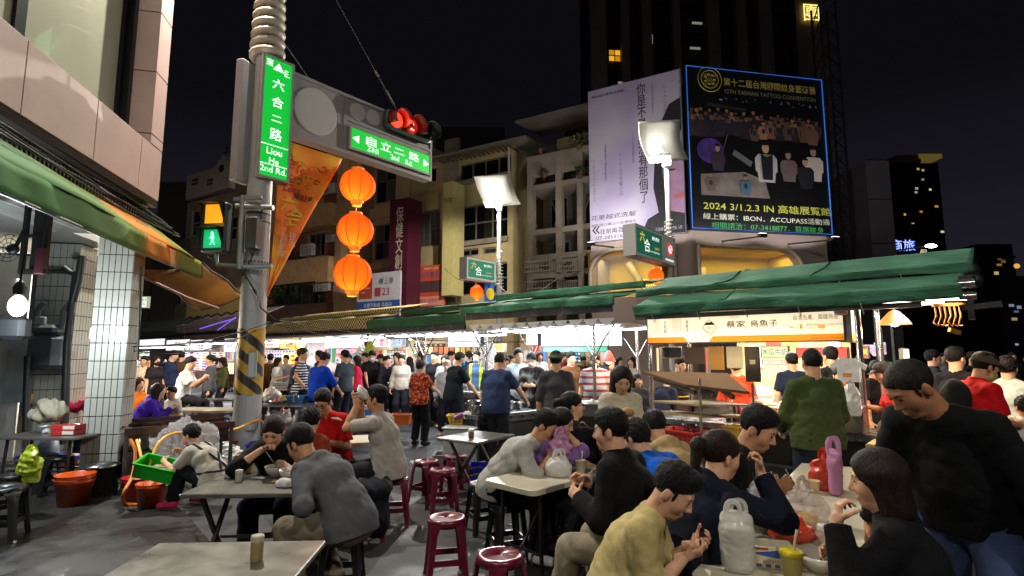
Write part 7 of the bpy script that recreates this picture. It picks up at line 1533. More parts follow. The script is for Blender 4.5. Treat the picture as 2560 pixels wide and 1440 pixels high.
stools(make_stool(BLUEP,'x y z w',None),[(sp(907,1045),30,'slate blue stool carrying the blue and white cooler',1),(sp(548,1040),20,'slate blue stool under the far white table, left one',1),(sp(592,1040),45,'slate blue stool under the far white table, right one',1),(sp(570,1028),15,'slate blue stool behind the two under the far table',1),(P(392,884,9.4)*Vector((1,1,0)),10,'slate blue stool under the woman in purple',1)],'slate blue plastic stools')
def quad_frame(a,b,c):
 """near-left, near-right, far-left corners on the table plane -> centre, rz, w, d"""
 x=(b-a);w=x.length;rz=math.atan2(x.y,x.x);n=Vector((-math.sin(rz),math.cos(rz),0));d=(c-a).dot(n);ce=(a+b)/2+n*d/2
 return ce,rz,w,d
def steel_table(label,cz,rz,w,d,z=.72,mat=None,cross=True,legm=None):
 t=thing('folding_table',label,'table',(cz.x,cz.y,0),rz)
 MB().bevbox((0,0,z-.016),(w,d,.032),.006).build('tabletop',mat or M('table_steel','85827c',.32,.7,var=.08,scale=5,rvar=.07,bump=.03,bscale=5),t)
 lm=legm or M('table_leg','3c3631',.4,.6);mb=None
 for sx_ in(-1,1):
  x=sx_*(w/2-.12)
  if cross:
   MB().bar((x,-d/2+.08,z-.03),(x+.02,d/2-.06,.01),.028).build('leg',lm,t);MB().bar((x+.03,d/2-.08,z-.03),(x+.01,-d/2+.06,.01),.028).build('leg',lm,t)
  else:
   for y in(-1,1):MB().tube([(x,y*(d/2-.09),z-.03),(x+sx_*.02,y*(d/2-.06),.0)],.017,8).build('leg',lm,t)
   MB().tube([(x+sx_*.015,-d/2+.07,.2),(x+sx_*.015,d/2-.07,.2)],.013,6).build('cross_bar',lm,t)
 for y in(-.12,.12):MB().bar((-w/2+.12,y,.30),(w/2-.12,y,.30),.02).build('cross_bar',lm,t)
 return t
Zt=.72
TBL={}
def qt(*px):return quad_frame(*[G(a,b,Zt)for a,b in px])
ce,rz,w,d=qt((447,1236),(753,1233),(522,1190));TBL['B']=(ce,rz,w,d);steel_table('steel folding table where the couple eats noodles',ce,rz,w,d)
a,b=G(398,1357,Zt),G(815,1350,Zt);x=b-a;rz=math.atan2(x.y,x.x);n=Vector((-math.sin(rz),math.cos(rz),0));TBL['A']=((a+b)/2-n*.32,rz,x.length,.64);steel_table('empty steel folding table at the bottom left corner with one jar',*TBL['A'])
def white_table(label,ce,rz,w,d,z=.72,thk=.042):
 t=thing('white_table',label,'table',(ce.x,ce.y,0),rz);pts=[];r_=.06
 for cx,cy,a0 in((w/2-r_,-d/2+r_,-90),(w/2-r_,d/2-r_,0),(-w/2+r_,d/2-r_,90),(-w/2+r_,-d/2+r_,180)):
  for k in range(6):pts.append((cx+r_*math.cos(R(a0+18*k)),cy+r_*math.sin(R(a0+18*k))))
 ins=[(p[0]*(1-.012/w),p[1]*(1-.012/d))for p in pts]
 m=M('white_plastic_top','b9b4a0',.35,var=.06,scale=3,dirt=.05,bump=.04,bscale=120)
 mb=MB();mb.prism(pts,thk-.006,Matrix.Translation((0,0,z-thk)));n=len(pts);vs=[(p[0],p[1],z-.006)for p in pts]+[(p[0],p[1],z)for p in ins];mb.add(vs,[(i,(i+1)%n,n+(i+1)%n,n+i)for i in range(n)]+[tuple(range(n,2*n))]);mb.build('tabletop',m,t)
 lm=PT('17181a',.4)
 for sx_ in(-1,1):
  x=sx_*(w/2-.16)
  for y in(-1,1):MB().tube([(x,y*(d/2-.08),z-thk),(x,y*(d/2-.06),0)],.016,8).build('leg',lm,t)
  MB().tube([(x,-d/2+.07,.22),(x,d/2-.07,.22)],.012,6).build('cross_bar',lm,t);MB().bar((x,0,.22),(x-sx_*.4,0,z-thk),.018).build('strut',lm,t)
 return t
ce,rz,w,d=qt((1172,1206),(1334,1226),(1312,1160));
NL,NR=G(1172,1206,Zt),G(1334,1228,Zt);FR=G(1496,1184,Zt);x=FR-NR;rzc=math.atan2(x.y,x.x);nn=Vector((-math.sin(rzc),math.cos(rzc),0));dC=(NL-NR).dot(nn);wC=max(1.0,x.length)
cC=NR+x.normalized()*wC/2+nn*dC/2;TBL['C']=(cC,rzc,wC,dC);white_table('white plastic table where a man bends over his food',cC,rzc,wC,dC)
NL,NR,FR=G(1100,1092,Zt),G(1194,1106,Zt),G(1288,1086,Zt);x=FR-NR;rzd=math.atan2(x.y,x.x);nn=Vector((-math.sin(rzd),math.cos(rzd),0));dD=(NL-NR).dot(nn);cD=NR+x/2+nn*dD/2;TBL['D']=(cD,rzd,x.length,dD);steel_table('small steel folding table with a condiment cup behind the maroon stools',cD,rzd,x.length,dD,cross=True)
e0,e1=G(1722,1436,Zt),G(1988,1172,Zt);ax=(e1-e0).normalized();rze=math.atan2(ax.y,ax.x);er=Vector((ax.y,-ax.x,0));Le=(e1-e0).length;wE=.80
cE1=e0+ax*(Le*.28)+er*wE/2;cE2=e0+ax*(Le*.28+Le*.565+.01)+er*wE/2
white_table('nearest white table at right crowded with bags, bowls and a tissue box',cE1,rze,Le*.565,wE);white_table('white table continuing behind the crowded nearest one',cE2,rze,Le*.565,wE)
def eT(px,py,z=Zt):return G(px,py,z)
c=G(128,1086,Zt);steel_table('steel folding table at far left holding red and white boxes',c,R(-4),1.05,.5,cross=False)
c=G(515,1022,Zt);white_table('far white table where the woman in purple sits',c,R(-6),1.15,.6);c=G(520,997,Zt);steel_table('long grey table behind the woman in purple',c,R(-6),1.6,.45,cross=False)
c=G(868,1098,Zt);white_table('pale table between the drinking man and the man in red',c,R(20),.95,.6)
c=G(215,1010,Zt);steel_table('table behind the tiled columns with the woman in magenta',c,R(0),.8,.5,cross=False)
fc=thing('folding_chair','steel folding chair under the man in the white tee','chair',P(470,884,11.5)*Vector((1,1,0)),R(20));mb=MB()
for y in(-.2,.2):mb.tube([(-.25,y,0),(.15,y,.72)],.015,6).tube([(.25,y,0),(-.2,y,.72),(-.28,y,1.05)],.015,6)
mb.build('chair_frame',CHROME,fc);MB().bevbox((0,0,.72),(.4,.42,.03),.01).build('seat',BLK,fc)
# washing-up corner on the left
sk0,sk1=G(312,1072,.80),G(588,1052,.80);x=sk1-sk0;rzs=math.atan2(x.y,x.x);sk=thing('steel_sink','long steel sink counter behind the washing woman','sink',(sk0.x,sk0.y,0),rzs);w=x.length;SKM=M('wet_sink_steel','6a5a58',.25,.85,var=.35,scale=5,dirt=.3)
mb=MB();mb.bbox((0,0,.72),(w,.03,.80)).bbox((0,.6,.72),(w,.63,.86)).bbox((0,.03,.775),(w,.10,.80)).bbox((0,.52,.775),(w,.6,.80));mb.build('rim',SKM,sk);mb=MB()
for i in range(3):mb.bbox((w*i/3+.05,.10,.52),(w*(i+1)/3-.05,.52,.54)).bbox((w*i/3+.05,.09,.54),(w*(i+1)/3-.05,.10,.775)).bbox((w*i/3+.02,.10,.77),(w*i/3+.05,.52,.795))
mb.build('basin',SKM,sk);mb=MB()
for x_ in(.03,w/2,w-.03):
 for y_ in(.04,.58):mb.bar((x_,y_,0),(x_,y_,.72),.04)
mb.build('legs',STEELD,sk);MB().bbox((.04,.1,.15),(w*.5,.5,.5)).build('under_box',M('under_box','3d3531',.6,var=.3),sk)
for i in range(2):MB().tube([(.06+.1*i,-.005,.66),(.06+.1*i,-.06,.66),(.06+.1*i,-.06,.60)],.014,8).build('tap',CHROME,sk)
def lay(name,mb,mat,label,cat,px,py,z,rz=0,grp=None):g=G(px,py,z);return solo(mb,name,mat,label,cat,grp,(g.x,g.y,z),rz)
def bucket(label,px,py,col,r=.19,h=.30,grp='plastic buckets',z=0.0,tilt=0):
 g=G(px,py,z);t=thing('bucket',label,'bucket',(g.x,g.y,z),random.uniform(0,6),grp);m=M('bucket_'+col,col,.35,var=.08,coat=.15)
 MB().lathe([(.0001,.012),(r*.74,.012),(r*.76,0),(r*.97,h*.86),(r*1.0,h*.86),(r*1.0,h*.9),(r*.985,h*.9),(r,h),(r*1.05,h),(r*1.05,h*.975),(r*.97,h*.97),(r*.72,.02),(.0001,.02)],28,caps=False).build('shell',m,t)
 MB().tube([(r*1.04*math.cos(a),r*1.04*math.sin(a)*.5-r*.55*1,h*.93-.10*math.sin(a))for a in np.linspace(0,math.pi,10)],.006,5).build('handle',STEELD,t);return t
bucket('orange bucket at the bottom of the nested pair by the tiled column',182,1262,'d8500f');g=G(182,1262);t=bucket('orange bucket nested on top of the pair by the tiled column',182,1262,'dc5410',.19,.30);t.location.z=.045
bucket('orange bucket in front of the red one at the washing place',378,1268,'d8560f',.165,.27);bucket('red bucket behind the orange one at the washing place',348,1252,'a5161c',.19,.28);bucket('second red bucket at the feet of the washing woman',425,1240,'9a141a',.17,.26)
gb=thing('green_basket','bright green plastic basket tilted in the washing woman\'s hands','basket',P(398,1172,6.35),R(12));gm=M('bright_green_plastic','0f9a1e',.35,var=.05);gb.rotation_euler=(R(12),R(14),R(10));mb=MB()
mb.bbox((-.20,-.13,-.08),(.20,.13,-.07));mb.build('floor',gm,gb)
for s_ in(-1,1):
 mb=MB();mb.bbox((-.205,s_*.135-.006,-.08),(.205,s_*.135+.006,.075));mb.bbox((-.225,s_*.145-.012,.062),(.225,s_*.145+.012,.08));mb.build('side_panel',gm,gb);mb=MB();mb.bbox((s_*.205-.006,-.128,-.08),(s_*.205+.006,.128,.06)).bbox((s_*.213-.012,-.132,.06),(s_*.213+.012,.132,.078));mb.build('end_panel',gm,gb)
for i in range(9):solo(MB().tube([(0,0,0),(.2,.02,0)],.006,5),'chopstick',PT('b89a7a'),'chopstick among the rinsed ones in the green basket','chopstick','rinsed chopsticks',Vector(gb.location)+Vector((-.1+random.uniform(-.04,.04),-.06+i*.013,-.0+.004*i)),random.uniform(-.3,.3))
def hose(label,pts,col,r=.013):mb=MB();q=[Vector(p)for p in pts];
def curve_pts(cp,n=28):
 out=[];cp=[Vector(c)for c in cp];cp=[cp[0]*2-cp[1]]+cp+[cp[-1]*2-cp[-2]]
 for i in range(1,len(cp)-2):
  for k in range(n//(len(cp)-3)+1):
   t=k/(n//(len(cp)-3)+1);a,b,c,d=cp[i-1:i+3];out.append(.5*((2*b)+(c-a)*t+(2*a-5*b+4*c-d)*t*t+(3*b-a-3*c+d)*t**3))
 return out+[cp[-2]]
for lb_,cp,col in(('thick orange hose falling from the sink to the red bucket',[P(326,1098,6.6),P(338,1130,6.55),P(330,1190,6.4),P(308,1235,6.2),G(312,1258,.02),G(345,1262,.02)],'d06a10'),('yellow hose falling from the sink to the green basket',[P(342,1100,6.6),P(350,1130,6.5),P(358,1165,6.4)],'cf9a18'),('long yellow hose arching over the basket to the pole',[P(372,1170,6.4),P(395,1110,6.6),P(440,1082,6.9),P(520,1085,7.6),P(590,1072,8.6),P(650,1050,9.4),P(668,1090,9.3)],'cf9214')):
 q=curve_pts(cp);o=Vector(q[0]);solo(MB().tube([p-o for p in q],.018,8),'hose',M('hose_'+col,col,.4,var=.05),lb_,'hose','washing hoses',o)
CLEAR=M('clear_plastic','dcdcdc',.12,var=0,alpha=.26,coat=.6);WBAG=M('white_plastic_bag','d8d8d6',.3,var=.05,alpha=.82);YGB=M('lime_plastic_bag','a8b82c',.3,var=.1,alpha=.8);REDB=M('red_plastic_bag','c8391f',.3,var=.08,alpha=.86);PINKB=M('pink_plastic_bag','b880a8',.3,var=.05,alpha=.9)
def bag(name,label,p,w,d,h,mat,handles=True,seed=1,grp=None,noise=.018,hh=.10,tall=False,cat='bag'):
 prims=[Cone(V3(0,0,.04),V3(0,0,h*.72),min(w,d)*.46,min(w,d)*.47,V3(1,0,0),w/d,.03),Cone(V3(0,0,h*.7),V3(0,0,h*.86),min(w,d)*.36,.03,V3(1,0,0),w/d,.04),Cone(V3(-w*.3,0,h*.97),V3(w*.3,0,h*.95),.012,.012,None,1,.05)]if tall else[Ell(V3(0,0,h*.42),V3(w*.5,d*.5,h*.44),None,.03),Cone(V3(0,0,.03),V3(0,0,h*.5),min(w,d)*.42,min(w,d)*.40,V3(1,0,0),w/d,.04),Cone(V3(0,0,h*.55),V3(0,0,h*.92),min(w,d)*.40,.025,V3(1,0,0),1.4,.04)]
 t=link(name,to_mesh(name,[blob(prims,max(.006,w/32),0,noise*(.8 if not tall else .15),55 if not tall else 90,planes=[(V3(0,0,.001),V3(0,0,-1))],seed=seed)],mat),None,p,random.uniform(-.4,.4),label=label,category=cat,group=grp)
 if handles:
  mb=MB()
  for s_ in(-1,1):mb.grid(lambda u,v:((.042-.020*v)*math.cos(math.pi*u)*(1+.3*math.sin(math.pi*u))+s_*.012,s_*.016+.012*math.sin(u*5+s_),h*(.92 if tall else .80)+(hh-.022*v)*math.sin(math.pi*u)**.8),12,2,.003)
  mb.build('handle',mat,t)
 return t
bag('plastic_sheet','crumpled clear plastic sheet hanging behind the washing woman',P(462,1160,7.1),.75,.3,.62,CLEAR,False,3,noise=.05,cat='plastic sheet');bag('plastic_bag','white bag of waste behind the washing woman by the pole',Vector(G(558,1170)),.5,.35,.42,WBAG,False,4,noise=.04)
bag('plastic_bag','lime green plastic bag hanging from the left steel table',P(70,1205,6.0),.26,.16,.36,YGB,True,5,noise=.02)
p=G(172,1086,Zt);
for i in range(2):
 t=thing('takeout_box',('lower','upper')[i]+' red and white box on the left steel table','box',(p.x,p.y,Zt+.004+i*.062),R(-3+2*i),'red and white boxes');MB().bevbox((0,0,.03),(.30,.2,.058),.004).build('carton',PT('b02a28',.5),t);MB().bbox((.0,-.102,.008),(.145,-.1005,.05)).build('white_label',PT('cfc6c0'),t)
bag('tissue_heap','crumpled white tissues on the left steel table',G(120,1083,Zt),.16,.1,.07,WBAG,False,7,cat='tissue');
def gas(label,px,py,col,grp='gas cylinders',z=0):
 g=G(px,py);t=thing('gas_cylinder',label,'gas cylinder',(g.x,g.y,z),random.uniform(0,6),grp);m=M('cyl_'+col,col,.45,.2,var=.15,dirt=.3)
 MB().lathe([(.13,0),(.14,.02),(.155,.06),(.158,.42),(.14,.52),(.08,.58),(.035,.60)],24).build('tank',m,t);MB().lathe([(.10,.54),(.105,.74),(.10,.74),(.095,.56)],20,caps=False).build('collar',m,t);MB().tube([(0,0,.58),(0,0,.68),(.05,0,.68)],.016,8).build('valve',M('brass','b07a3a',.35,.7),t);return t
gas('grey gas cylinder right of the pole with a steel pot on it',686,1128,'83868c');gas('grey gas cylinder with a red hose beside the first one',748,1108,'70747c');gas('pale gas cylinder behind the left steel table',105,1205,'7f8c98');
g=G(686,1128);solo(MB().lathe([(.0001,0),(.12,.0),(.145,.13),(.15,.135),(.14,.13),(.118,.01)],22,caps=False),'steel_pot',STEEL,'steel pot on top of the first gas cylinder','pot',None,(g.x,g.y,.745));solo(MB().lathe([(.045,0),(.05,.1),(.04,.13),(.035,.17)],14),'pink_cup',PT('d0507a',.4),'pink cup standing in the steel pot on the cylinder','cup',None,(g.x,g.y,.76))
q=curve_pts([P(712,1015,9.6),P(700,1030,9.4),P(700,1060,9.4),P(720,1075,9.3)]);solo(MB().tube([p-q[0]for p in q],.014,6),'gas_hose',PT('a01c24',.4),'short red hose on the second gas cylinder','hose',None,q[0])
c=G(720,1010,.82);steel_table('wet steel wash table behind the gas cylinders',c,R(-3),1.3,.55,.82,STEEL,cross=False)
def tub(label,px,py,z,col,w=.36,d=.26,h=.12,rz=0,name='basket',cat='basket',slots=True,grp=None):
 g=G(px,py,z);t=thing(name,label,cat,(g.x,g.y,z),rz,grp);m=M('tub_'+col,col,.4,var=.06)
 def ring(s_,zz):return[(-w/2*s_,-d/2*s_,zz),(w/2*s_,-d/2*s_,zz),(w/2*s_,d/2*s_,zz),(-w/2*s_,d/2*s_,zz)]
 vs=ring(.84,0)+ring(1,h)+ring(1.06,h)+ring(1.06,h-.012)+ring(.98,h-.012)+ring(.82,.01);fs=[(3,2,1,0)]
 MB().add(ring(.84,0)+ring(1,h)+ring(.96,h)+ring(.80,.012),[(3,2,1,0)]+[(i,(i+1)%4,4+(i+1)%4,4+i)for i in range(4)]+[(4+i,4+(i+1)%4,8+(i+1)%4,8+i)for i in range(4)]+[(8+i,8+(i+1)%4,12+(i+1)%4,12+i)for i in range(4)]+[(12,13,14,15)]).build('shell',m,t)
 mb=MB();q=ring(1.02,h-.006);
 for a,b in zip(q,q[1:]+q[:1]):mb.bar(a,b,.022,.016)
 mb.build('rim',m,t)
 if slots:
  mb=MB();dk=PT('2a2420',.8)
  for i in range(7):
   for j in range(2):
    x=-w*.36+w*.72*i/6;zz=h*(.3+.33*j);mb.box((x,-d/2*(.84+.16*zz/h)-.002,zz),(w*.06,.006,h*.14))
  mb.build('slots',dk,t,kind='stuff')
 return t
tub('blue dish rack on the wet wash table',742,1005,.82,'2a7ab0',.34,.22,.12);tub('small yellow tub on the wet wash table',705,1000,.82,'c8b43c',.22,.16,.08,slots=False,name='tub',cat='tub');tub('wire basket with bottles behind the wash table',705,975,.95,'a0a0a0',.36,.26,.16);bag('plastic_bag','white swollen plastic bag on the wash table right of the pole',G(678,1003,.82),.38,.25,.27,WBAG,False,8)
q=curve_pts([P(733,1005,10),P(735,990,10),P(742,985,10),P(746,995,10)]);solo(MB().tube([p-q[0]for p in q],.015,6),'tap',CHROME,'steel tap standing on the wet wash table','tap',None,q[0])
tub('blue tub on the ground right of the pole',662,1150,0,'1c2aa0',.5,.4,.28,slots=False,name='tub',cat='tub',rz=.2);tub('orange crate behind the pole at the ground',560,1145,0,'8a3418',.5,.35,.3,rz=.1,name='crate',cat='crate');tub('red basin under the left steel table',128,1165,.16,'7a1c22',.55,.38,.14,slots=False,name='basin',cat='basin')
bt=thing('blue_tarp','bright blue folded tarp under the left steel table','tarp',G(128,1140,.34),R(-6));MB().grid(lambda u,v:(-.34+.68*u,-.2+.4*v,.06*math.sin(u*3.1)-.05*v+.02*math.sin(u*11+v*5)),14,8,.03).build('sheet',M('blue_tarp','1d35b0',.45,var=.1),bt)
mbk=MB().lathe([(.0001,0),(.17,0),(.18,.34),(.19,.35),(.185,.35),(.172,.02),(.0001,.02)],24,caps=False);lay('metal_bin',mbk,M('bin_mesh','6f6a66',.35,.7,var=.5,scale=40),'round metal bin of bottle caps beside the tiled column','bin',252,1235,0);lay('bin_lid',MB().lathe([(.19,0),(.19,.02),(.05,.05),(.0001,.05)],24),STEEL,'steel lid lying on the round metal bin','lid',252,1165,.36)
ct=thing('carton','flattened cardboard sheet leaning by the tiled column','cardboard',G(222,1160),R(10));MB().box((0,0,.27),(.34,.02,.42),rot=Matrix.Rotation(R(18),3,'Y')).build('sheet',M('cardboard','6a4a38',.8,var=.15),ct)
gt=thing('oil_tin','dented golden oil tin at the foot of the pole','tin',G(610,1182),R(14));MB().bevbox((0,0,.14),(.24,.24,.28),.015).build('tin',M('gold_tin','9a8440',.3,.8,var=.3),gt);MB().lathe([(.04,.28),(.04,.30)],12).build('cap',PT('b8902a'),gt);rk_=lay('stone_block',MB().bevbox((0,0,.12),(.5,.34,.24),.04),M('dark_stone','2a2827',.85,var=.3,bump=.3),'dark concrete block beside the pole foot','block',555,1205,0)
# meter box, lamp, fan and pipes of the arcade
mt=thing('meter_box','grey gas meter box fixed to the farther tiled column','meter',P(116,880,8.3),0);mm=M('meter_grey','5c6268',.5,.2,var=.1);MB().bevbox((0,0,.0),(.5,.26,.55),.08).build('body',mm,mt);MB().bevbox((0,-.02,.33),(.42,.22,.16),.05).build('cap',mm,mt);MB().bevbox((0,-.16,.46),(.16,.05,.12),.01).build('dial',PT('9aa0a4'),mt)
for x in(-.2,.2):MB().tube([(x,0,.35),(x,0,.62),(x+.1,0,.75)],.045,8).build('pipe',mm,mt)
wp_=thing('wall_pipes','black pipes and cables running down between the tiled columns','pipes',P(160,1110,8.0)*Vector((1,1,0)))
for pts,r_ in(([P(160,670,8.0),P(190,690,8.0),P(168,860,8.0),P(160,1110,8.0)],.05),([P(205,640,8.0),P(196,700,8.0),P(175,780,8.0)],.05),([P(352,665,6.6),P(345,900,6.6)],.012),([P(70,890,8.1),P(64,1085,8.1)],.045)):MB().tube([p-Vector(wp_.location)for p in pts],r_,8).build('pipe',PT('17181a',.5),wp_)
solo(MB().tube([P(78,985,8.2),P(60,1040,8.2),P(58,1090,8.2)],.03,8),'yellow_pipe',PT('c0921c',.4),'short yellow pipe behind the left steel table','pipe')
hf=thing('ceiling_bracket','black steel bracket hanging from the arcade ceiling at left','bracket',P(85,680,6.2),R(4));mb=MB();k_=(P(85,510,6.2).z-P(85,680,6.2).z)
for x in(-.135,.11):mb.bar((x,0,0),(x,0,k_),.045)
mb.bar((-.0,.05,0),(0,.05,k_),.11);mb.bar((-.16,0,.0),(.16,0,0),.05).bar((-.14,0,.42),(.11,0,.42),.03);mb.build('steel_frame',PT('121315',.5),hf);MB().bevbox((.09,-.03,.12),(.1,.08,.3),.01).build('switch_box',PT('4a2228'),hf)
bl_=thing('bulb_lamp','glaring white bulb hanging at the left edge of the arcade','lamp',P(44,765,5.9),0);MB().ball((0,0,0),.082,16,10,(1,1,1.4)).build('bulb',EM('f2fbff',22,True),bl_);MB().lathe([(.05,.12),(.06,.2),(.03,.26)],12).build('socket',BLK,bl_);MB().tube([(0,0,.25),(.02,0,.6)],.012,5).build('cord',BLK,bl_);lamp('POINT',(-.0,-.02,-.22),150,(.86,.96,1),.10,parent=bl_)
sb_=thing('black_speaker','black box speaker hanging under the glaring bulb','speaker',P(32,820,6.3),R(15));MB().bevbox((0,0,0),(.3,.22,.28),.05).build('box',PT('131517',.4),sb_)
fn=thing('wall_fan','black wall fan at the left edge under the arcade ceiling','fan',P(20,620,6.0),0);mb=MB()
for r_ in(.06,.11,.155):mb.tube([(r_*math.cos(a),0,r_*math.sin(a))for a in np.linspace(0,6.283,21)[:-1]],.004,4,closed=True)
for k in range(10):a=k*.628;mb.bar((.02*math.cos(a),0,.02*math.sin(a)),(.155*math.cos(a),0,.155*math.sin(a)),.004)
mb.build('cage',BLK,fn);MB().ball((.0,.06,0),.06,10,6).build('motor',BLK,fn);MB().bar((0,.08,0),(.08,.1,.25),.03).build('mount',BLK,fn)
sb3=thing('shop_bulb','warm white bulb shining under the ochre awning between the tiled columns','lamp',P(226,832,10.2),0);MB().ball((0,0,0),.07,12,8,(1,1,1.3)).build('bulb',EM('fff0d0',14,True),sb3);MB().tube([(0,0,.08),(0,0,.7)],.012,5).build('cord',BLK,sb3);lamp('POINT',(0,0,-.15),420,(1,.85,.6),.08,parent=sb3)
lamp_l=thing('arcade_tube_lamp','white tube lamp deep inside the arcade at far left','lamp',P(-10,690,9.5),0);MB().tube([(-.6,0,0),(.55,0,.1)],.03,8).build('tube',EM('f0f8ff',8,True),lamp_l);lamp('AREA',(0,0,-.08),90,(.9,.97,1),1.2,.4,parent=lamp_l)
wb=thing('wash_tray','greyish white clothes bundle hanging behind the left steel table','cloth',P(128,1050,7.0),0);wb2=link('bundle',to_mesh('bundle',[blob([Ell(V3(0,0,.12),V3(.2,.12,.15)),Ell(V3(-.12,0,.05),V3(.14,.1,.09))],.014,0,.03,30)],CL('8f8a78')),wb)
# middle kitchen: burners, pots, boxes
KC=Loc(S2.world(0,-.9),DS)
def kcounter(label,A,B,z,dep,name='kitchen_counter'):
 x=B-A;rz=math.atan2(x.y,x.x);t=thing(name,label,'counter',(A.x,A.y,0),rz);w=x.length
 MB().bevbox((w/2,dep/2,z-.03),(w,dep,.06),.006).build('worktop',STEEL,t);MB().bbox((.03,.08,.12),(w-.03,dep-.05,z-.062)).build('cabinet',M('kitchen_dark','232527',.5,.3,var=.4,scale=4),t)
 for x_ in(.03,w-.03):MB().bar((x_,.05,0),(x_,.05,z-.06),.04).build('leg',STEELD,t)
 MB().bbox((.02,.02,z-.14),(w-.02,.04,z-.062)).build('front_panel',STEELD,t);return t,w,rz
k1,wk1,rk1=kcounter('steel burner counter behind the bending man',G(1195,1040,.80),G(1352,1024,.80),.80,.55)
k2,wk2,rk2=kcounter('long counter in front of the cooks in navy',S3.world(a3+.1,.55),S2.world(b2_-.3,.55),.88,.65);kcounter('counter at which the blue shirted cook stands',S4.world(a4+.6,.5),S4.world(b4_-.4,.5),.88,.65)
def pot(label,p,r,h,lid=False,grp='steel pots',mat=None):
 t=thing('steel_pot',label,'pot',p,random.uniform(0,6),grp);MB().lathe([(.0001,0),(r*.97,0),(r,.02),(r,h),(r*1.05,h+.004),(r*1.05,h+.01),(r*.98,h+.008),(r*.96,.02),(.0001,.02)],24,caps=False).build('body',mat or STEEL,t)
 for s_ in(-1,1):MB().tube([(s_*r,-.03,h*.8),(s_*(r+.04),-.03,h*.8),(s_*(r+.04),.03,h*.8),(s_*r,.03,h*.8)],.006,5).build('handle',STEEL,t)
 if lid:MB().lathe([(r*1.02,h+.012),(r*.7,h+.05),(.02,h+.06),(.02,h+.085),(.0001,h+.085)],24,caps=False).build('lid',STEEL,t)
 return t
ux=Vector((math.cos(rk1),math.sin(rk1),0));uy=Vector((-ux.y,ux.x,0));k0=Vector(k1.location)
for i,(a,b,r_,h_,nm)in enumerate(((.12,.2,.10,.12,'first of the pots on the burner counter, at its left end'),(.32,.25,.085,.14,'second pot from the left on the burner counter'),(.52,.3,.095,.11,'third pot from the left on the burner counter'),(.70,.35,.085,.13,'fourth pot from the left on the burner counter'),(.88,.38,.09,.10,'pot at the right end of the burner counter'),(.22,.42,.12,.17,'taller pot at the back of the burner counter'),(.60,.46,.11,.15,'wide pot at the back right of the burner counter'))):p=k0+ux*wk1*a+uy*b;p.z=.803;pot(nm,p,r_,h_)
mb=MB()
for i in range(5):x_=wk1*(.1+.2*i);mb.tube([(x_,.015,.735),(x_,-.03,.735)],.022,10)
mb.build('burner_knob',BLK,k1)
ux=Vector((math.cos(rk2),math.sin(rk2),0));uy=Vector((-ux.y,ux.x,0));k0=Vector(k2.location)
for i,(a,b,r_,h_,nm)in enumerate(((.30,.3,.13,.12,'wide pot on the cooks counter beside the floral blouse'),(.44,.35,.11,.16,'pot on the cooks counter beside the masked cook'),(.66,.3,.14,.10,'steaming wok pot before the navy shirted cook'),(.72,.42,.10,.2,'tall pot before the navy shirted cook'),(.86,.3,.12,.12,'pot at the hatted cook'))):p=k0+ux*wk2*a+uy*b;p.z=.883;pot(nm,p,r_,h_,i==1)
for i in range(10):
 p=k0+ux*wk2*(.06+.09*i)+uy*(.52+.05*(i%2));mbk,nm=KIT[i%4];c=kc[(i*3)%9];key=(nm,c)
 if key not in _gm:_gm[key]=mbk.mesh(nm,PT(c,.35))
 link(nm,_gm[key],None,(p.x,p.y,.883),i,label='%s number %d along the back of the cooks counter'%(nm,i+1)if False else '%s at the back of the cooks counter'%{'c83c38':'red','e0b040':'yellow','d87890':'pink','a05a2c':'brown','3f8f5a':'green','b8bcc0':'grey','f0ead8':'cream','d8d4cc':'white','4a78b8':'blue','7ac0d0':'pale blue'}[c]+'' if False else('%s %s at the back of the cooks counter'%({'c83c38':'red','e0b040':'yellow','d87890':'pink','a05a2c':'brown','3f8f5a':'green','b8bcc0':'grey','f0ead8':'cream','d8d4cc':'white','4a78b8':'blue','7ac0d0':'pale blue'}[c],nm)),category=nm,group='wares on the cooks counter')
vg=link('vegetable_heap',to_mesh('veg',[blob([Ell(V3(0,0,.02),V3(.5,.22,.10)),Ell(V3(.25,.05,.06),V3(.2,.15,.08))],.02,0,.05,45)],M('lettuce','6f9a34',.5,var=.5,scale=14)),None,S2.world(-.75,.78,.86),S2.rz,label='heap of green vegetables lit under the heat lamp',category='vegetables',kind='stuff')
for i,(a,b,dx,lb_)in enumerate(((1258,1085,0,'white foam box standing left of the bending man'),(1312,1080,0,'white foam box next to the first, farther right'))):g=G(a,b,.36);t=thing('foam_box',lb_,'box',(g.x,g.y,0),rk1+.02,'white foam boxes');MB().bevbox((0,0,.25),(.44,.34,.5),.02).build('box',M('foam_white','c2c4c6',.7,var=.05),t);MB().bevbox((0,0,.535),(.46,.36,.06),.02).build('lid',M('foam_lid','cfd0d0',.7,var=.04),t)
g=G(1155,1105,.40);t=thing('storage_tub','translucent storage tub under the yellow basket','tub',(g.x,g.y,0),R(-10));MB().bevbox((0,0,.30),(.5,.36,.6),.02).build('shell',M('milky_plastic','a5a8a6',.4,alpha=.75,var=.1),t);MB().bevbox((0,0,.62),(.53,.39,.03),.01).build('lid',M('milky_lid','9a9c98',.4),t)
tub('yellow plastic basket of wrapped ware on the storage tub',1160,1058,.64,'c8a010',.50,.32,.13);g=G(1135,1050,.72);solo(MB().tube([(0,0,0),(.13,.02,.06)],.04,10),'purple_packet',PT('6a2a6a',.4),'purple rolled packet in the yellow basket','packet',None,(g.x,g.y,.74));bag('foil_packet','crumpled foil packet in the yellow basket',G(1168,1048,.72),.18,.12,.1,WBAG,False,12,cat='packet')
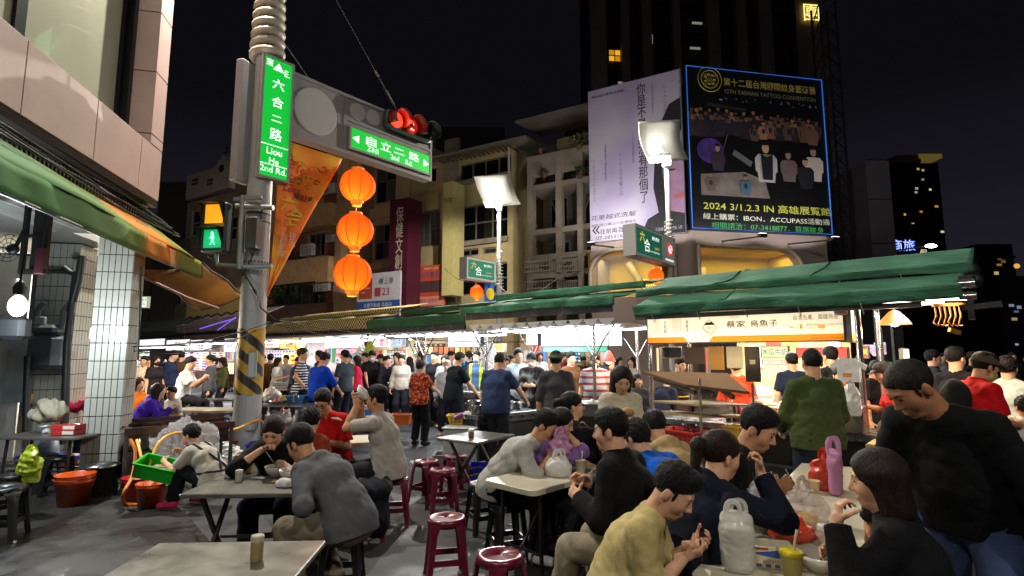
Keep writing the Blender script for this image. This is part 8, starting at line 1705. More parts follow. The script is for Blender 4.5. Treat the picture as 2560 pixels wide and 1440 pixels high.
g=G(1482,1040,.78);t=pot('big round aluminium pot left of the long haired girl',(g.x,g.y,.80),.24,.17,False,None,M('dull_aluminium','9a9a98',.4,.8,var=.1));MB().lathe([(.25,.18),(.24,.195),(.03,.20),(.03,.23),(.0001,.23)],24,caps=False).build('lid',M('dull_aluminium','9a9a98',.4,.8),t);lay('stove_drum',MB().lathe([(.23,0),(.23,.74),(.25,.76),(.25,.80)],24),M('stove_steel','4a4643',.4,.7,var=.4,scale=5),'dark steel stove drum under the big aluminium pot','stove',1482,1040,.0).location=(g.x,g.y,0)
tub('grey crate on the ground behind the maroon stool cluster',1125,1175,0,'6a6a66',.46,.34,.24,slots=False,name='crate',cat='crate');tub('blue crate under the small steel table',1215,1222,0,'1a28a8',.42,.32,.3,name='crate',cat='crate');bag('plastic_bag','green plastic bag on the ground behind the small steel table',G(1235,1160,.05),.25,.18,.2,M('green_bag','1a9a3a',.35),False,14);tub('orange crate stacked by the floral blouse woman',1003,1060,.3,'c05a18',.4,.3,.2,slots=False,name='crate',cat='crate')
co=thing('cooler','blue and white cooler box on the slate blue stool','cooler',sp(907,1045)+Vector((0,0,.462)),R(20));MB().bevbox((0,0,.08),(.30,.24,.16),.02).build('base',PT('2a6ab8',.4),co);MB().bevbox((0,0,.20),(.31,.25,.08),.02).build('lid',PT('d0d4d8',.4),co)
ism=thing('ice_machine','pale blue shaved ice machine with a red top','ice machine',S4.world(S4.xz(940,960,.8)[0],.8,.88),S4.rz);MB().bevbox((0,0,.03),(.3,.3,.06),.01).build('base',PT('7ab0c4',.4),ism);MB().bar((.1,.1,.06),(.1,.1,.62),.07).build('column',PT('6aa8c4',.4),ism);MB().bevbox((0,0,.62),(.34,.26,.12),.02).build('head',PT('7ab8d0',.4),ism);MB().bevbox((0,0,.70),(.36,.28,.04),.01).build('top',PT('c03a34',.4),ism);MB().tube([(-.02,-.02,.56),(-.02,-.02,.3)],.06,12).build('blade_housing',PT('c8d0d4',.3),ism)
for i,px in enumerate((845,892,912)):x_=S4.xz(px,955,.45)[0];t=thing('glass_dome',('large','middle','right')[i]+' clear dome cover on the ice stall counter','dome',S4.world(x_,.8,.885),0,'clear dome covers');MB().lathe([(.2,0),(.19,.08),(.14,.15),(.06,.19),(.015,.2),(.015,.225),(.0001,.23)],20,caps=False).build('dome',CLEAR,t);MB().lathe([(.0001,0),(.17,0),(.17,.03),(.0001,.05)],16,caps=False).build('topping',M('topping_%d'%i,['8a6a4a','a84a4a','5a7a4a'][i],.6,var=.4,scale=30),t)
for i,(px,py,m,lb_)in enumerate(((898,880,WBAG,'white plastic bags hanging at the left ice sign'),(915,882,WBAG,'white plastic bags hanging right of the first ones'),(925,868,YGB,'lime yellow bag hanging under the ice sign'),(1222,905,WBAG,'big white plastic bag roll hanging at the fork of the stall posts'),(1235,925,CLEAR,'clear plastic bags hanging below the white roll'),(433,900,YGB,'lime bag hanging at the drinks stall'),(432,925,M('kraft_bag','a07a48',.7),'brown paper bag hanging at the drinks stall'),(412,895,WBAG,'white bag hanging at the drinks stall'))):
 S=S4 if i<3 else(S3 if i<5 else S6);y=-.05 if i<3 else(.3 if i<5 else .2);x_,z_=S.xz(px,py+22,y);bag('hanging_bag',lb_,S.world(x_,y,z_),.26+.1*(i==3),.14,.42 if i!=3 else .7,m,True,40+i,'bags hanging at the stalls')
def on(px,py,z):return G(px,py,z)
gA_w=S1.world(gA.x,gA.y);gB_w=S1.world(gB.x,gB.y)
def rackp(u,v,z):p=gA_w+(gB_w-gA_w)*u+(S1.d*.42+S1.n*.4)*v;return Vector((p.x,p.y,z))
rzr=math.atan2((gB_w-gA_w).y,(gB_w-gA_w).x)
t=thing('maroon_box','maroon gift box on the upper shelf of the rack','box',rackp(.4,.35,1.072),rzr);MB().bevbox((0,0,.045),(.24,.18,.09),.006).build('carton',PT('5a1a2a',.5),t);MB().bbox((-.08,-.092,.02),(.08,-.0905,.07)).build('label',PT('8a6a60'),t)
t=thing('clear_tub','clear plastic tub of dried food on the upper shelf','tub',rackp(.85,.4,1.072),rzr);MB().bevbox((0,0,.07),(.34,.24,.14),.01).build('shell',CLEAR,t);MB().bevbox((0,0,.03),(.31,.21,.05),.01).build('contents',M('dried_food','8a6a3a',.8,var=.4,scale=30),t)
t=tub('red plastic basket on the lower shelf of the rack',1690,1050,.74,'c02a18',.50,.30,.13,rz=rzr);t.location=rackp(.5,.15,.742);pot('steel pot tilted in the red basket',Vector(t.location)+Vector((.08,.02,.02)),.075,.15,False,None);t=tub('yellow tub behind the red basket on the rack',1760,1040,.74,'c8a030',.2,.2,.2,slots=False,rz=rzr,name='tub',cat='tub');t.location=rackp(.95,.7,.742)
for i,(px,py,c,lb_)in enumerate(((1822,1030,'18181c','black can in the row on the roe counter'),(1850,1030,'a02a20','red can in the row on the roe counter'),(1862,1028,'3a6ab0','blue capped bottle in the row on the roe counter'),(1838,1030,'2a1c18','dark brown can in the row on the roe counter'))):g=G(px,py+24,zc);lay('can',MB().lathe([(.035,0),(.035,.16),(.025,.18),(.025,.2)],14),PT(c,.3),lb_,'can',px,py+24,zc)
pot('left steel pot on the roe counter beside the man in green',Vector((*G(1945,1058,zc).to_2d(),zc)),.075,.14,False,'pots on the roe counter');pot('right steel pot on the roe counter beside the man in green',Vector((*G(1980,1058,zc).to_2d(),zc)),.075,.13,False,'pots on the roe counter')
t=thing('steel_caddy','steel box caddy right of the man in green','box',S1.world(.02,-.15,zc),S1.rz);MB().bevbox((0,0,.14),(.28,.3,.28),.01).build('box',STEEL,t);bag('plastic_bag','white plastic bag with orange print hanging on the stall post',P(2132,1040,5.3),.16,.10,.30,WBAG,True,50)
rb=bag('plastic_bag','glossy dark red plastic bag on the ground under the roe counter',G(1965,1195,.0),.45,.35,.40,M('dark_red_bag','8a1a10',.2,var=.2,coat=.4),False,51,noise=.03);fe=thing('red_canister','red canister standing among the vendors at the stall end','canister',S1.world(.75,.25,.85),0);MB().lathe([(.06,0),(.065,.3),(.05,.36),(.02,.38),(.02,.42)],16).build('body',PT('b01c18',.3),fe);MB().bar((-.03,0,.43),(.06,0,.44),.02).build('valve',BLK,fe)
sm=thing('grill_tray','steel grill tray of sausages at the stall end','grill',S1.world(.95,-.1,.86),S1.rz);MB().bevbox((0,0,.03),(.5,.3,.06),.01).build('tray',STEEL,sm);mb=MB()
for i in range(8):mb.tube([(-.18+i*.05,-.08,.075),(-.18+i*.05,.08,.075)],.016,8)
mb.build('sausages',M('sausage','7a3418',.4),sm);mb=MB()
for sx_ in(-.22,.22):
 for sy_ in(-.12,.12):mb.bar((sx_,sy_,-.86),(sx_,sy_,0),.03)
mb.build('stand',STEELD,sm)
# tableware
CER=M('white_bowl','c9c6bc',.25,var=.04,coat=.2)
def bowl(label,p,r=.095,h=.07,mat=None,soup='7a4a24',grp='noodle bowls',rot=None):
 t=thing('bowl',label,'bowl',p,0,grp);MB().lathe([(.0001,.004),(r*.45,.0),(r*.5,.012),(r*.8,h*.45),(r,h),(r*.96,h),(r*.76,h*.5),(r*.45,.02),(.0001,.016)],26,caps=False).build('body',mat or CER,t)
 if soup:MB().lathe([(.0001,h*.72),(r*.86,h*.72)],22,caps=False).build('food',M('soup_'+soup,soup,.3,var=.5,scale=30),t)
 if rot:t.rotation_euler=rot
 return t
def spoon(label,a,b,grp='spoons and chopsticks',mat=None,name='spoon'):
 a,b=Vector(a),Vector(b);mb=MB();mb.tube([(0,0,0),b-a],[.004,.006],6);mb.ball((0,0,0),.02,8,5,(1,1,.5));return solo(mb,name,mat or STEEL,label,name,grp,a)
def jar(label,p,c='b8b0a0',lid='a8a49a',r=.026,h=.085,grp='condiment jars'):
 t=thing('condiment_jar',label,'jar',p,0,grp);MB().lathe([(r*.9,0),(r,.01),(r,h*.72),(r*.9,h*.76)],16).build('glass',M('jar_'+c,c,.25,var=.2,coat=.4),t);MB().lathe([(r*1.02,h*.76),(r*1.04,h*.95),(r*.9,h),(.0001,h)],16,caps=False).build('lid',PT(lid,.4),t);return t
def tz(px,py):g=G(px,py,Zt+.001);return g
jar('condiment jar alone on the empty steel table',tz(641,1402),'8a7a4a','a8a08c',.03,.12);jar('condiment jar beside the tissues on the couple\'s table',tz(597,1204),'a59c8c','b8b4aa',.028,.09);bag('tissue','crumpled white tissue left of the jar on the couple\'s table',tz(578,1194),.09,.05,.05,CL('c9c9cc'),False,61,cat='tissue',noise=.008);bag('tissue','folded white tissue in front of the two noodle bowls',tz(712,1217),.13,.06,.04,CL('c9c9cc'),False,62,cat='tissue',noise=.006)
bowl('noodle bowl of the woman in black',tz(692,1191),.10,.085);bowl('noodle bowl of the man in the grey hoodie',tz(728,1200),.10,.085);lay('side_dish',MB().lathe([(.05,0),(.06,.012),(.0001,.02)],16,caps=False),M('side_food','b07a3a',.5,var=.5,scale=40),'small side dish of orange food between the noodle bowls','dish',697,1205,Zt+.001)
jar('soy jar on the small steel table behind the stools',tz(1178,1096),'7a4a20','cfcac0',.035,.11)
bag('plastic_bag','white plastic bag with a red mark on the man\'s white table',tz(1398,1190),.20,.15,.15,M('white_thin_bag','d4d2cc',.35,alpha=.85,var=.05),True,63,noise=.012);t=thing('soy_cup','pale drink cup with a straw on the white table','cup',tz(1451,1186));MB().lathe([(.032,0),(.045,.11),(.048,.112),(.048,.118),(.0001,.12)],18,caps=False).build('cup',PT('bcae98',.4),t);MB().tube([(.01,0,.11),(.02,0,.19)],.005,6).build('straw',PT('c8c8c8'),t)
bk=link('backpack',to_mesh('bk',[blob([Ell(V3(0,0,.15),V3(.15,.08,.16),None,.04),Cone(V3(-.1,0,.05),V3(.1,0,.05),.07,.07,k=.05),Cone(V3(-.09,0,.25),V3(.09,0,.25),.06,.06,k=.05)],.01,0,.006,40)],CL('101114')),None,tz(1462,1160)+Vector((0,.1,0)),R(-20),label='black backpack standing on the white table',category='backpack');MB().tube([(-.05,0,.31),(0,-.0,.36),(.05,0,.31)],.012,6).build('handle',PT('5a1a24'),bk);MB().bar((-.14,-.06,.06),(-.14,-.06,.26),.016).build('green_trim',PT('4a9a3a'),bk)
bag('plastic_bag','pale lilac bag held by the woman in purple',P(1402,1150,4.75),.16,.1,.22,PINKB,True,64)
T=tz
t=thing('paper_cup','cream paper cup beside the red plastic bag','cup',T(2034,1232));MB().lathe([(.034,0),(.045,.085),(.048,.087),(.044,.084),(.032,.006)],18,caps=False).build('cup',PT('c0a67c',.6),t)
bag('plastic_bag','orange red plastic bag standing beside the pink bottle carrier',T(2066,1225),.20,.15,.26,REDB,True,71,noise=.016);bag('bottle_carrier','tall pink bag carrying a drink bottle',T(2092,1240),.10,.09,.32,PINKB,True,72,noise=.008,hh=.12,tall=True)
bowl('soup bowl with two spoons before the man in black',T(1985,1252),.11,.08);spoon('ladle spoon in the soup bowl, left one',T(1985,1250)+Vector((0,0,.07)),T(1985,1250)+Vector((-.12,.08,.17)));spoon('dark spoon in the soup bowl, right one',T(1992,1250)+Vector((0,0,.07)),T(1990,1250)+Vector((.0,.12,.18)))
bag('clear_bag','clear plastic bag of greens in the middle of the crowded table',T(1902,1325),.26,.20,.22,CLEAR,True,73,noise=.02);solo(MB().ball((0,0,.04),.1,12,8,(1,.7,.5)),'greens',M('cooked_greens','3a4a1c',.6,var=.6,scale=30),'dark greens inside the left clear bag','food',None,T(1902,1325));solo(MB().ball((0,0,.1),.05,10,8,(1,.5,.7)),'green_paper',PT('7aa878',.6),'pale green slip inside the left clear bag','paper',None,T(1897,1325))
bag('clear_bag','clear plastic bag of yellow snacks right of the greens',T(2012,1320),.26,.20,.24,M('hazy_plastic','d8ccc0',.15,alpha=.32,var=0,coat=.5),True,74,noise=.02);solo(MB().ball((0,0,.05),.09,12,8,(1,.8,.5)),'snacks',M('yellow_snack','b8923a',.6,var=.5,scale=25),'yellow snacks inside the right clear bag','food',None,T(2010,1322))
bag('plastic_bag','flat orange red plastic bag lying before the clear bags',T(1982,1352),.24,.17,.11,REDB,False,75,noise=.015);tb_=bag('tall_bag','tall white plastic bag wrapping a stack of boxes beside the boy',T(1846,1425),.165,.155,.25,M('tall_white_bag','d4d2ca',.25,alpha=.6,var=.05,coat=.4),True,76,noise=.008,hh=.09,tall=True)
stk=thing('paper_cup_stack','stack of white paper bowls inside the tall white bag','bowls',T(1846,1425))
for i in range(6):MB().lathe([(.045,.006+i*.028),(.062,.05+i*.028),(.066,.052+i*.028)],18).build('paper_bowl',PT('d0cdc4',.6),stk)
tbx=thing('tissue_box','printed tissue box with blue and red design','tissue box',T(1928,1412),rze-R(90)+R(22));MB().bevbox((0,0,.05),(.19,.12,.10),.004).build('carton',PT('c0b89c',.5),tbx);mb=MB();mb.add([(-.09,-.0615,.07),(.02,-.0615,.085),(.08,-.0615,.055),(.02,-.0615,.05),(-.05,-.0615,.06)],[(0,4,3,2,1)]);mb.build('blue_print',PT('2a4a9a'),tbx);MB().bbox((-.09,-.0617,.085),(-.02,-.0605,.094)).build('red_print',PT('a83a2a'),tbx);letter('抽取衛生紙',PT('a08a60'),tbx,(0,-.062,.035),h=.018);mb=MB()
for i in range(4):mb.bbox((-.075+i*.04,-.0617,.008),(-.052+i*.04,-.0605,.022))
mb.build('small_marks',PT('4a4a8a'),tbx)
pa=thing('paper_sheet','printed paper sheet lying behind the tissue box','paper',T(1935,1358),rze-R(70));MB().bbox((-.11,-.07,0),(.11,.07,.003)).build('sheet',PT('c8c6c2'),pa);mb=MB()
for i in range(6):mb.bbox((-.09,-.055+i*.02,.0032),(.06+.03*(i%2),-.05+i*.02,.0036))
mb.build('print_lines',PT('4a4a50'),pa,kind='stuff')
yc=thing('drink_cup','yellow lidded drink cup with a straw at the bottom of the picture','cup',T(1982,1448));MB().lathe([(.036,0),(.047,.105)],20).build('cup',M('milky_cup','b8a860',.3,alpha=.85),yc);MB().lathe([(.051,.105),(.051,.118),(.046,.122),(.0001,.122)],20,caps=False).build('lid',PT('cdb91c',.35),yc);MB().tube([(.012,0,.12),(.03,.0,.21)],.006,6).build('straw',PT('c2bca8'),yc)
bowl('white bowl with a dark spoon before the bob haired woman',T(2052,1428),.105,.08,None,None);spoon('dark spoon leaning in the white bowl',T(2045,1425)+Vector((0,0,.03)),T(2095,1420)+Vector((.02,0,.12)),None,PT('1c1c1e',.3));jar('white capped shaker with pale powder, left of the pair',T(2060,1366),'a89c88','c8c4bc',.027,.11,None);jar('white capped shaker with brown powder, right of the pair',T(2084,1368),'7a4a22','c8c4bc',.027,.11,None)
rl_=random.Random(8)
for i in range(26):
 px,py=rl_.uniform(300,1500),rl_.uniform(1190,1430);g=G(px,py,.008);w_=rl_.uniform(.015,.05);k_=rl_.choice(['paper scrap','straw wrapper','cigarette end','chopstick sleeve'])
 q_=[(-w_,-w_*.5,0),(w_,-w_*.4,.004),(w_*.8,w_*.5,.012),(-w_*.7,w_*.6,.006)]if k_=='paper scrap' else[(-w_*1.4,-.004,0),(w_*1.4,-.004,.002),(w_*1.4,.004,.004),(-w_*1.4,.004,.002)]
 solo(MB().add(q_+[(p[0],p[1],p[2]+.002)for p in q_],[(3,2,1,0),(4,5,6,7),(0,1,5,4),(1,2,6,5),(2,3,7,6),(3,0,4,7)]),k_.replace(' ','_'),PT(rl_.choice(['a8a49a','b8b4ac','8a7a60']),.8),'small %s lying on the market ground'%k_,'litter','litter on the ground',g,rl_.uniform(0,6))
# the people
def at(px,Y):p=P(px,884,Y);return(p.x,p.y)
def held(o,mb,name,mat,label,cat,p,grp=None):return solo(mb,name,mat,label,cat,grp,wpos(o,p),o.rotation_euler.z)
# nearest, right hand side
p1,i1=person('big man in a black printed sweatshirt walking left with his head bowed',at(2270,2.68),-122,1.80,lean=14,curl=28,hp=38,hy=34,skin='d',hair='buzz',hcol='15110f',top=('090a0d','long'),bottom=('3c4c70','long'),fat=1.2,rh=(.36,.26,.80),lh=(-.42,.14,.79),lf=(-.20,.10,.085),rf=(.18,-.16,.085),curlf=(.45,.55),shoes='1a1a1c',rd=(.05,.2,-1),ld=(-.05,.15,-1))
p2,i2=person('woman with a dark bob and black top seated with hand to her mouth',at(2168,2.42),-48,1.62,sit=.47,lean=6,curl=12,hp=8,hy=-14,hair='bob',hcol='1a0f0c',fem=True,top=('0a0a0d','long'),bottom=('15161c','long'),skin='l',lh=(-.20,.27,1.03),rh=(.12,.32,.80),leb=(-.6,.3,-1),curlf=(.6,.9),ln=(.5,-.7,.2),ld=(.25,-.1,1))
p3,i3=person('boy in a cream sweater looking down at a phone',at(1672,2.72),112,1.54,sit=.44,lean=12,curl=20,hp=34,hy=6,hair='quiff',top=('b0a06c','pushed'),bottom=('20242c','long'),fat=1.18,rh=(.06,.33,.79),lh=(-.08,.35,.80),curlf=(.75,.75),headk=1.08,skin='l',rn=(-.4,-.6,.5),ln=(.4,-.6,.5),rd=(-.25,.9,.3),ld=(.25,.9,.3))
held(p3,MB().bevbox((0,.40,.835),(.075,.012,.13),.005),'phone',PT('2a1420',.2),'dark phone held by the boy in cream','phone',(0,0,0))
p4,i4=person('woman in a navy jacket with a ponytail raising her hand to her mouth',at(1792,3.05),62,1.66,sit=.47,lean=14,curl=14,hp=12,hy=12,hair='pony',hcol='1f120d',fem=True,fat=1.28,top=('0f1524','long','hood','jacket'),bottom=('14161c','long'),skin='l',rh=(.16,.36,1.10),lh=(-.10,.42,.82),reb=(.5,.3,-1),curlf=(.9,.6),rd=(-.2,.1,1),rn=(-.4,-.8,.2))
ff=lambda v:tuple(i4['nb']+i4['sx']*v[0]+V3(0,v[1],v[2]))
for pts in([(-.10,-.12,-.02),(-.13,-.15,-.10),(-.145,-.15,-.2),(-.14,-.14,-.28)],[(.19,-.10,-.06),(.23,-.06,-.16),(.25,.0,-.24)]):MB().tube(snap(p4,'jacket',[ff(q)for q in pts]),.008,5).build('yellow_piping',PT('c89a20',.5),p4)
p5,i5=person('man in a black tee spooning soup and looking down',at(1885,3.55),118,1.80,sit=.50,lean=12,curl=18,hp=26,hy=10,hair='fade',top=('0b0b0e','short'),bottom=('15161c','long'),skin='m',fat=1.12,rh=(.08,.40,.90),lh=(-.10,.42,.86),curlf=(.85,.8))
p6,i6=person('man in a long black coat seen from behind at the white table',at(1522,3.62),-52,1.74,sit=.47,lean=10,curl=14,hp=6,hy=-12,hair='short',top=('0b0b0d','long','collar','jacket'),bottom=('8f8672','long'),skin='l',rh=(.04,.40,.86),lh=(-.16,.36,.82),rf=(.20,.42,.085),lf=(-.16,.52,.085),shoes='2a1e18',extras=[('skirt','0b0b0d',.16)],ease=.022,curlf=(.6,.6))
p7,i7=person('man in a bright blue shirt hunched over the table',at(1585,4.2),-35,1.72,sit=.47,lean=20,curl=34,hp=24,hair='mop',hcol='14100f',top=('0c54b8','short'),bottom=('14161c','long'),fat=1.15,skin='l')
p8,i8=person('person in a beige hooded jacket seen from behind',at(1632,4.7),-22,1.66,sit=.47,lean=16,curl=30,hp=24,hair='short',top=('ab9468','long','hood','jacket'),bottom=('22242a','long'))
p9,i9=person('girl with long black hair and a cream sweater holding food',at(1553,5.0),178,1.60,hp=26,curl=6,hair='long',fem=True,top=('b8b09a','long'),bottom=('2a2c33','long'),rh=(.06,.26,1.18),lh=(-.06,.26,1.16),curlf=(.9,.9),rd=(-.5,.3,.8),ld=(.5,.3,.8));held(p9,MB().ball((0,.30,1.22),.045,10,6,(1.3,.8,.8)),'wrapped_food',M('kraft_bag','a07a48',.7),'wrapped snack held by the long haired girl','food',(0,0,0))
p10,i10=person('man in a light grey sweater bending over his food at the white table',at(1362,4.86),106,1.72,sit=.49,lean=26,curl=28,hp=26,hair='short',hcol='100c0b',top=('a5a59f','pushed'),bottom=('17181c','long'),skin='m',rh=(.08,.50,.86),lh=(-.10,.50,.82),curlf=(.8,.8))
p11,i11=person('woman in a purple top with black hair leaning on her hands',at(1405,4.95),118,1.58,sit=.46,lean=14,curl=18,hp=18,hair='bob',hcol='0e0c0c',fem=True,top=('7a5a94','elbow'),bottom=('1c1c22','long'),skin='l',rh=(.06,.26,1.02),lh=(-.04,.26,1.04),curlf=(.9,.9),reb=(.4,.4,-1),leb=(-.4,.4,-1))
p12,i12=person('woman with glasses and a ponytail looking right',at(1430,5.3),84,1.66,sit=.48,lean=6,hp=-2,hair='pony',fem=True,top=('11141f','short'),bottom=('1c1c22','long'),extras=[('glasses',)])
# centre and left tables
p13,i13=person('man in a pale tee drinking from a white bowl',at(945,5.8),-82,1.76,sit=.47,lean=6,curl=14,hp=-2,hair='short',top=('a09a92','short'),bottom=('15171d','long'),skin='m',fat=1.08,rh=(.05,.34,1.20),lh=(-.05,.34,1.20),reb=(.5,.5,-1),leb=(-.5,.5,-1),curlf=(.5,.5),rd=(-.3,.3,.8),ld=(.3,.3,.8),rn=(-.7,.3,.3),ln=(.7,.3,.3),shoes='1c1c20')
bowl('white bowl tipped to the drinking man\'s mouth',wpos(p13,(0,.33,1.27)),.105,.07,None,None,None,(R(0),R(48),0))
p14,i14=person('man in a grey hoodie leaning over his noodle bowl',at(762,4.15),-68,1.74,sit=.47,lean=24,curl=36,hp=30,hair='fade',hcol='100d0c',top=('55575b','long','hood'),bottom=('7a6f5e','long'),skin='m',rh=(.06,.46,.84),lh=(-.14,.30,.78),rf=(.12,.20,.085),lf=(-.12,.34,.085),curlf=(.8,.6),shoes='a09c94')
p15,i15=person('woman in black eating noodles with her head bowed',at(692,4.7),172,1.62,sit=.46,lean=20,curl=24,hp=30,hr=-6,hair='pony',hcol='1a100c',fem=True,top=('0b0a0c','pushed'),bottom=('1a2234','long'),skin='l',rh=(.06,.42,.93),lh=(-.16,.40,.78),curlf=(.85,.6),reb=(.8,.1,-.6))
spoon('spoon of the woman in black',tz(692,1188)+Vector((.0,0,.06)),wpos(p15,(.04,.46,.97)),'noodle spoons');spoon('spoon of the man in the grey hoodie',tz(728,1198)+Vector((0,0,.06)),wpos(p14,(.05,.50,.90)),'noodle spoons')
p16,i16=person('man with glasses in a red football shirt looking down',at(812,6.0),184,1.74,sit=.47,lean=12,curl=14,hp=26,hair='short',top=('b01014','short'),bottom=('181a20','long'),skin='m',fat=1.2,extras=[('glasses',)],rh=(.16,.34,.80),lh=(-.12,.38,.80));
for sg in(1,-1):MB().tube(snap(p16,'shirt',[i16['nb']+V3(sg*x_,.05+.02*x_,-.02-.2*(x_-.08))for x_ in(.09,.12,.15,.18,.21)],.0),[.006,.012,.014,.012,.006],6).build('white_shoulder_flash',PT('c8c0ac',.7),p16)
p17,i17=person('woman in a rust top with curly dark hair seen from behind',at(785,5.25),-6,1.55,sit=.45,lean=14,curl=20,hp=16,hair='mop',hcol='140f0e',fem=True,top=('7a3018','elbow'),bottom=('1c1c22','long'))
jk=link('jacket',to_mesh('jk',[blob([Ell(V3(0,0,.46),V3(.22,.2,.10)),Cone(V3(-.12,0,.42),V3(-.18,-.05,.12),.11,.10,k=.06),Cone(V3(.1,-.05,.42),V3(.12,-.08,.16),.12,.11,k=.06)],.012,0,.03,28)],CL('10131f')),None,P(925,884,5.3)*Vector((1,1,0)),.3,label='dark navy jacket draped over a maroon stool',category='jacket')
p18,i18=person('woman in an apron and pink mask washing chopsticks in the green basket',at(492,6.45),-80,1.52,sit=.22,lean=26,curl=22,hp=14,hair='mop',hcol='0f0c0c',fem=True,fat=1.1,top=('a8a294','short'),bottom=('12141a','long'),shoes='c0305a',skin='l',extras=[('mask','c06a80'),('apron','232838')],rh=(.16,.58,.56),lh=(-.10,.58,.50),rf=(.14,.28,.085),lf=(-.14,.42,.085),curlf=(.7,.7))
p19,i19=person('woman in a purple hoodie leaning on the far white table',at(404,9.3),68,1.60,sit=.46,lean=24,curl=16,hp=2,hair='bob',hcol='22140f',fem=True,fat=1.12,top=('3a1c8a','long','hood'),bottom=('2a2a30','long'),rh=(.06,.52,.82),lh=(-.10,.52,.82))
p20,i20=person('woman in an orange sweater with dark red hair',at(352,10.0),96,1.58,sit=.46,lean=4,hair='bob',hcol='2a0c14',fem=True,top=('c8620c','long'),bottom=('22242a','long'),rh=(.06,.26,.92))
p21,i21=person('child with glasses in a white tee at the far table',at(436,9.7),206,1.30,sit=.46,lean=12,hp=2,hair='quiff',top=('b8b4ac','short'),bottom=('5a5448','shorts'),extras=[('glasses',)])
p22,i22=person('man in a white tee sitting high on a folding chair',at(478,11.5),74,1.74,sit=.74,lean=10,hp=10,hair='fade',fat=1.1,top=('c4c4c2','short'),bottom=('14161c','long'),rh=(.08,.42,1.22),lh=(-.08,.42,1.18),rf=(.1,.45,.3),lf=(-.1,.5,.28))
p23,i23=person('person in a magenta jacket seated behind the farther tiled column',at(180,8.9),80,1.62,sit=.46,lean=8,hair='bob',fem=True,top=('98163c','long'),bottom=('1e2a44','long'),rh=(.06,.46,1.0),lh=(-.06,.46,.98))
person('person in a pink cap half hidden by the nearer tiled column',at(228,10.2),230,1.62,sit=.46,hair='short',top=('a03048','long'),extras=[('cap','b03a58')])
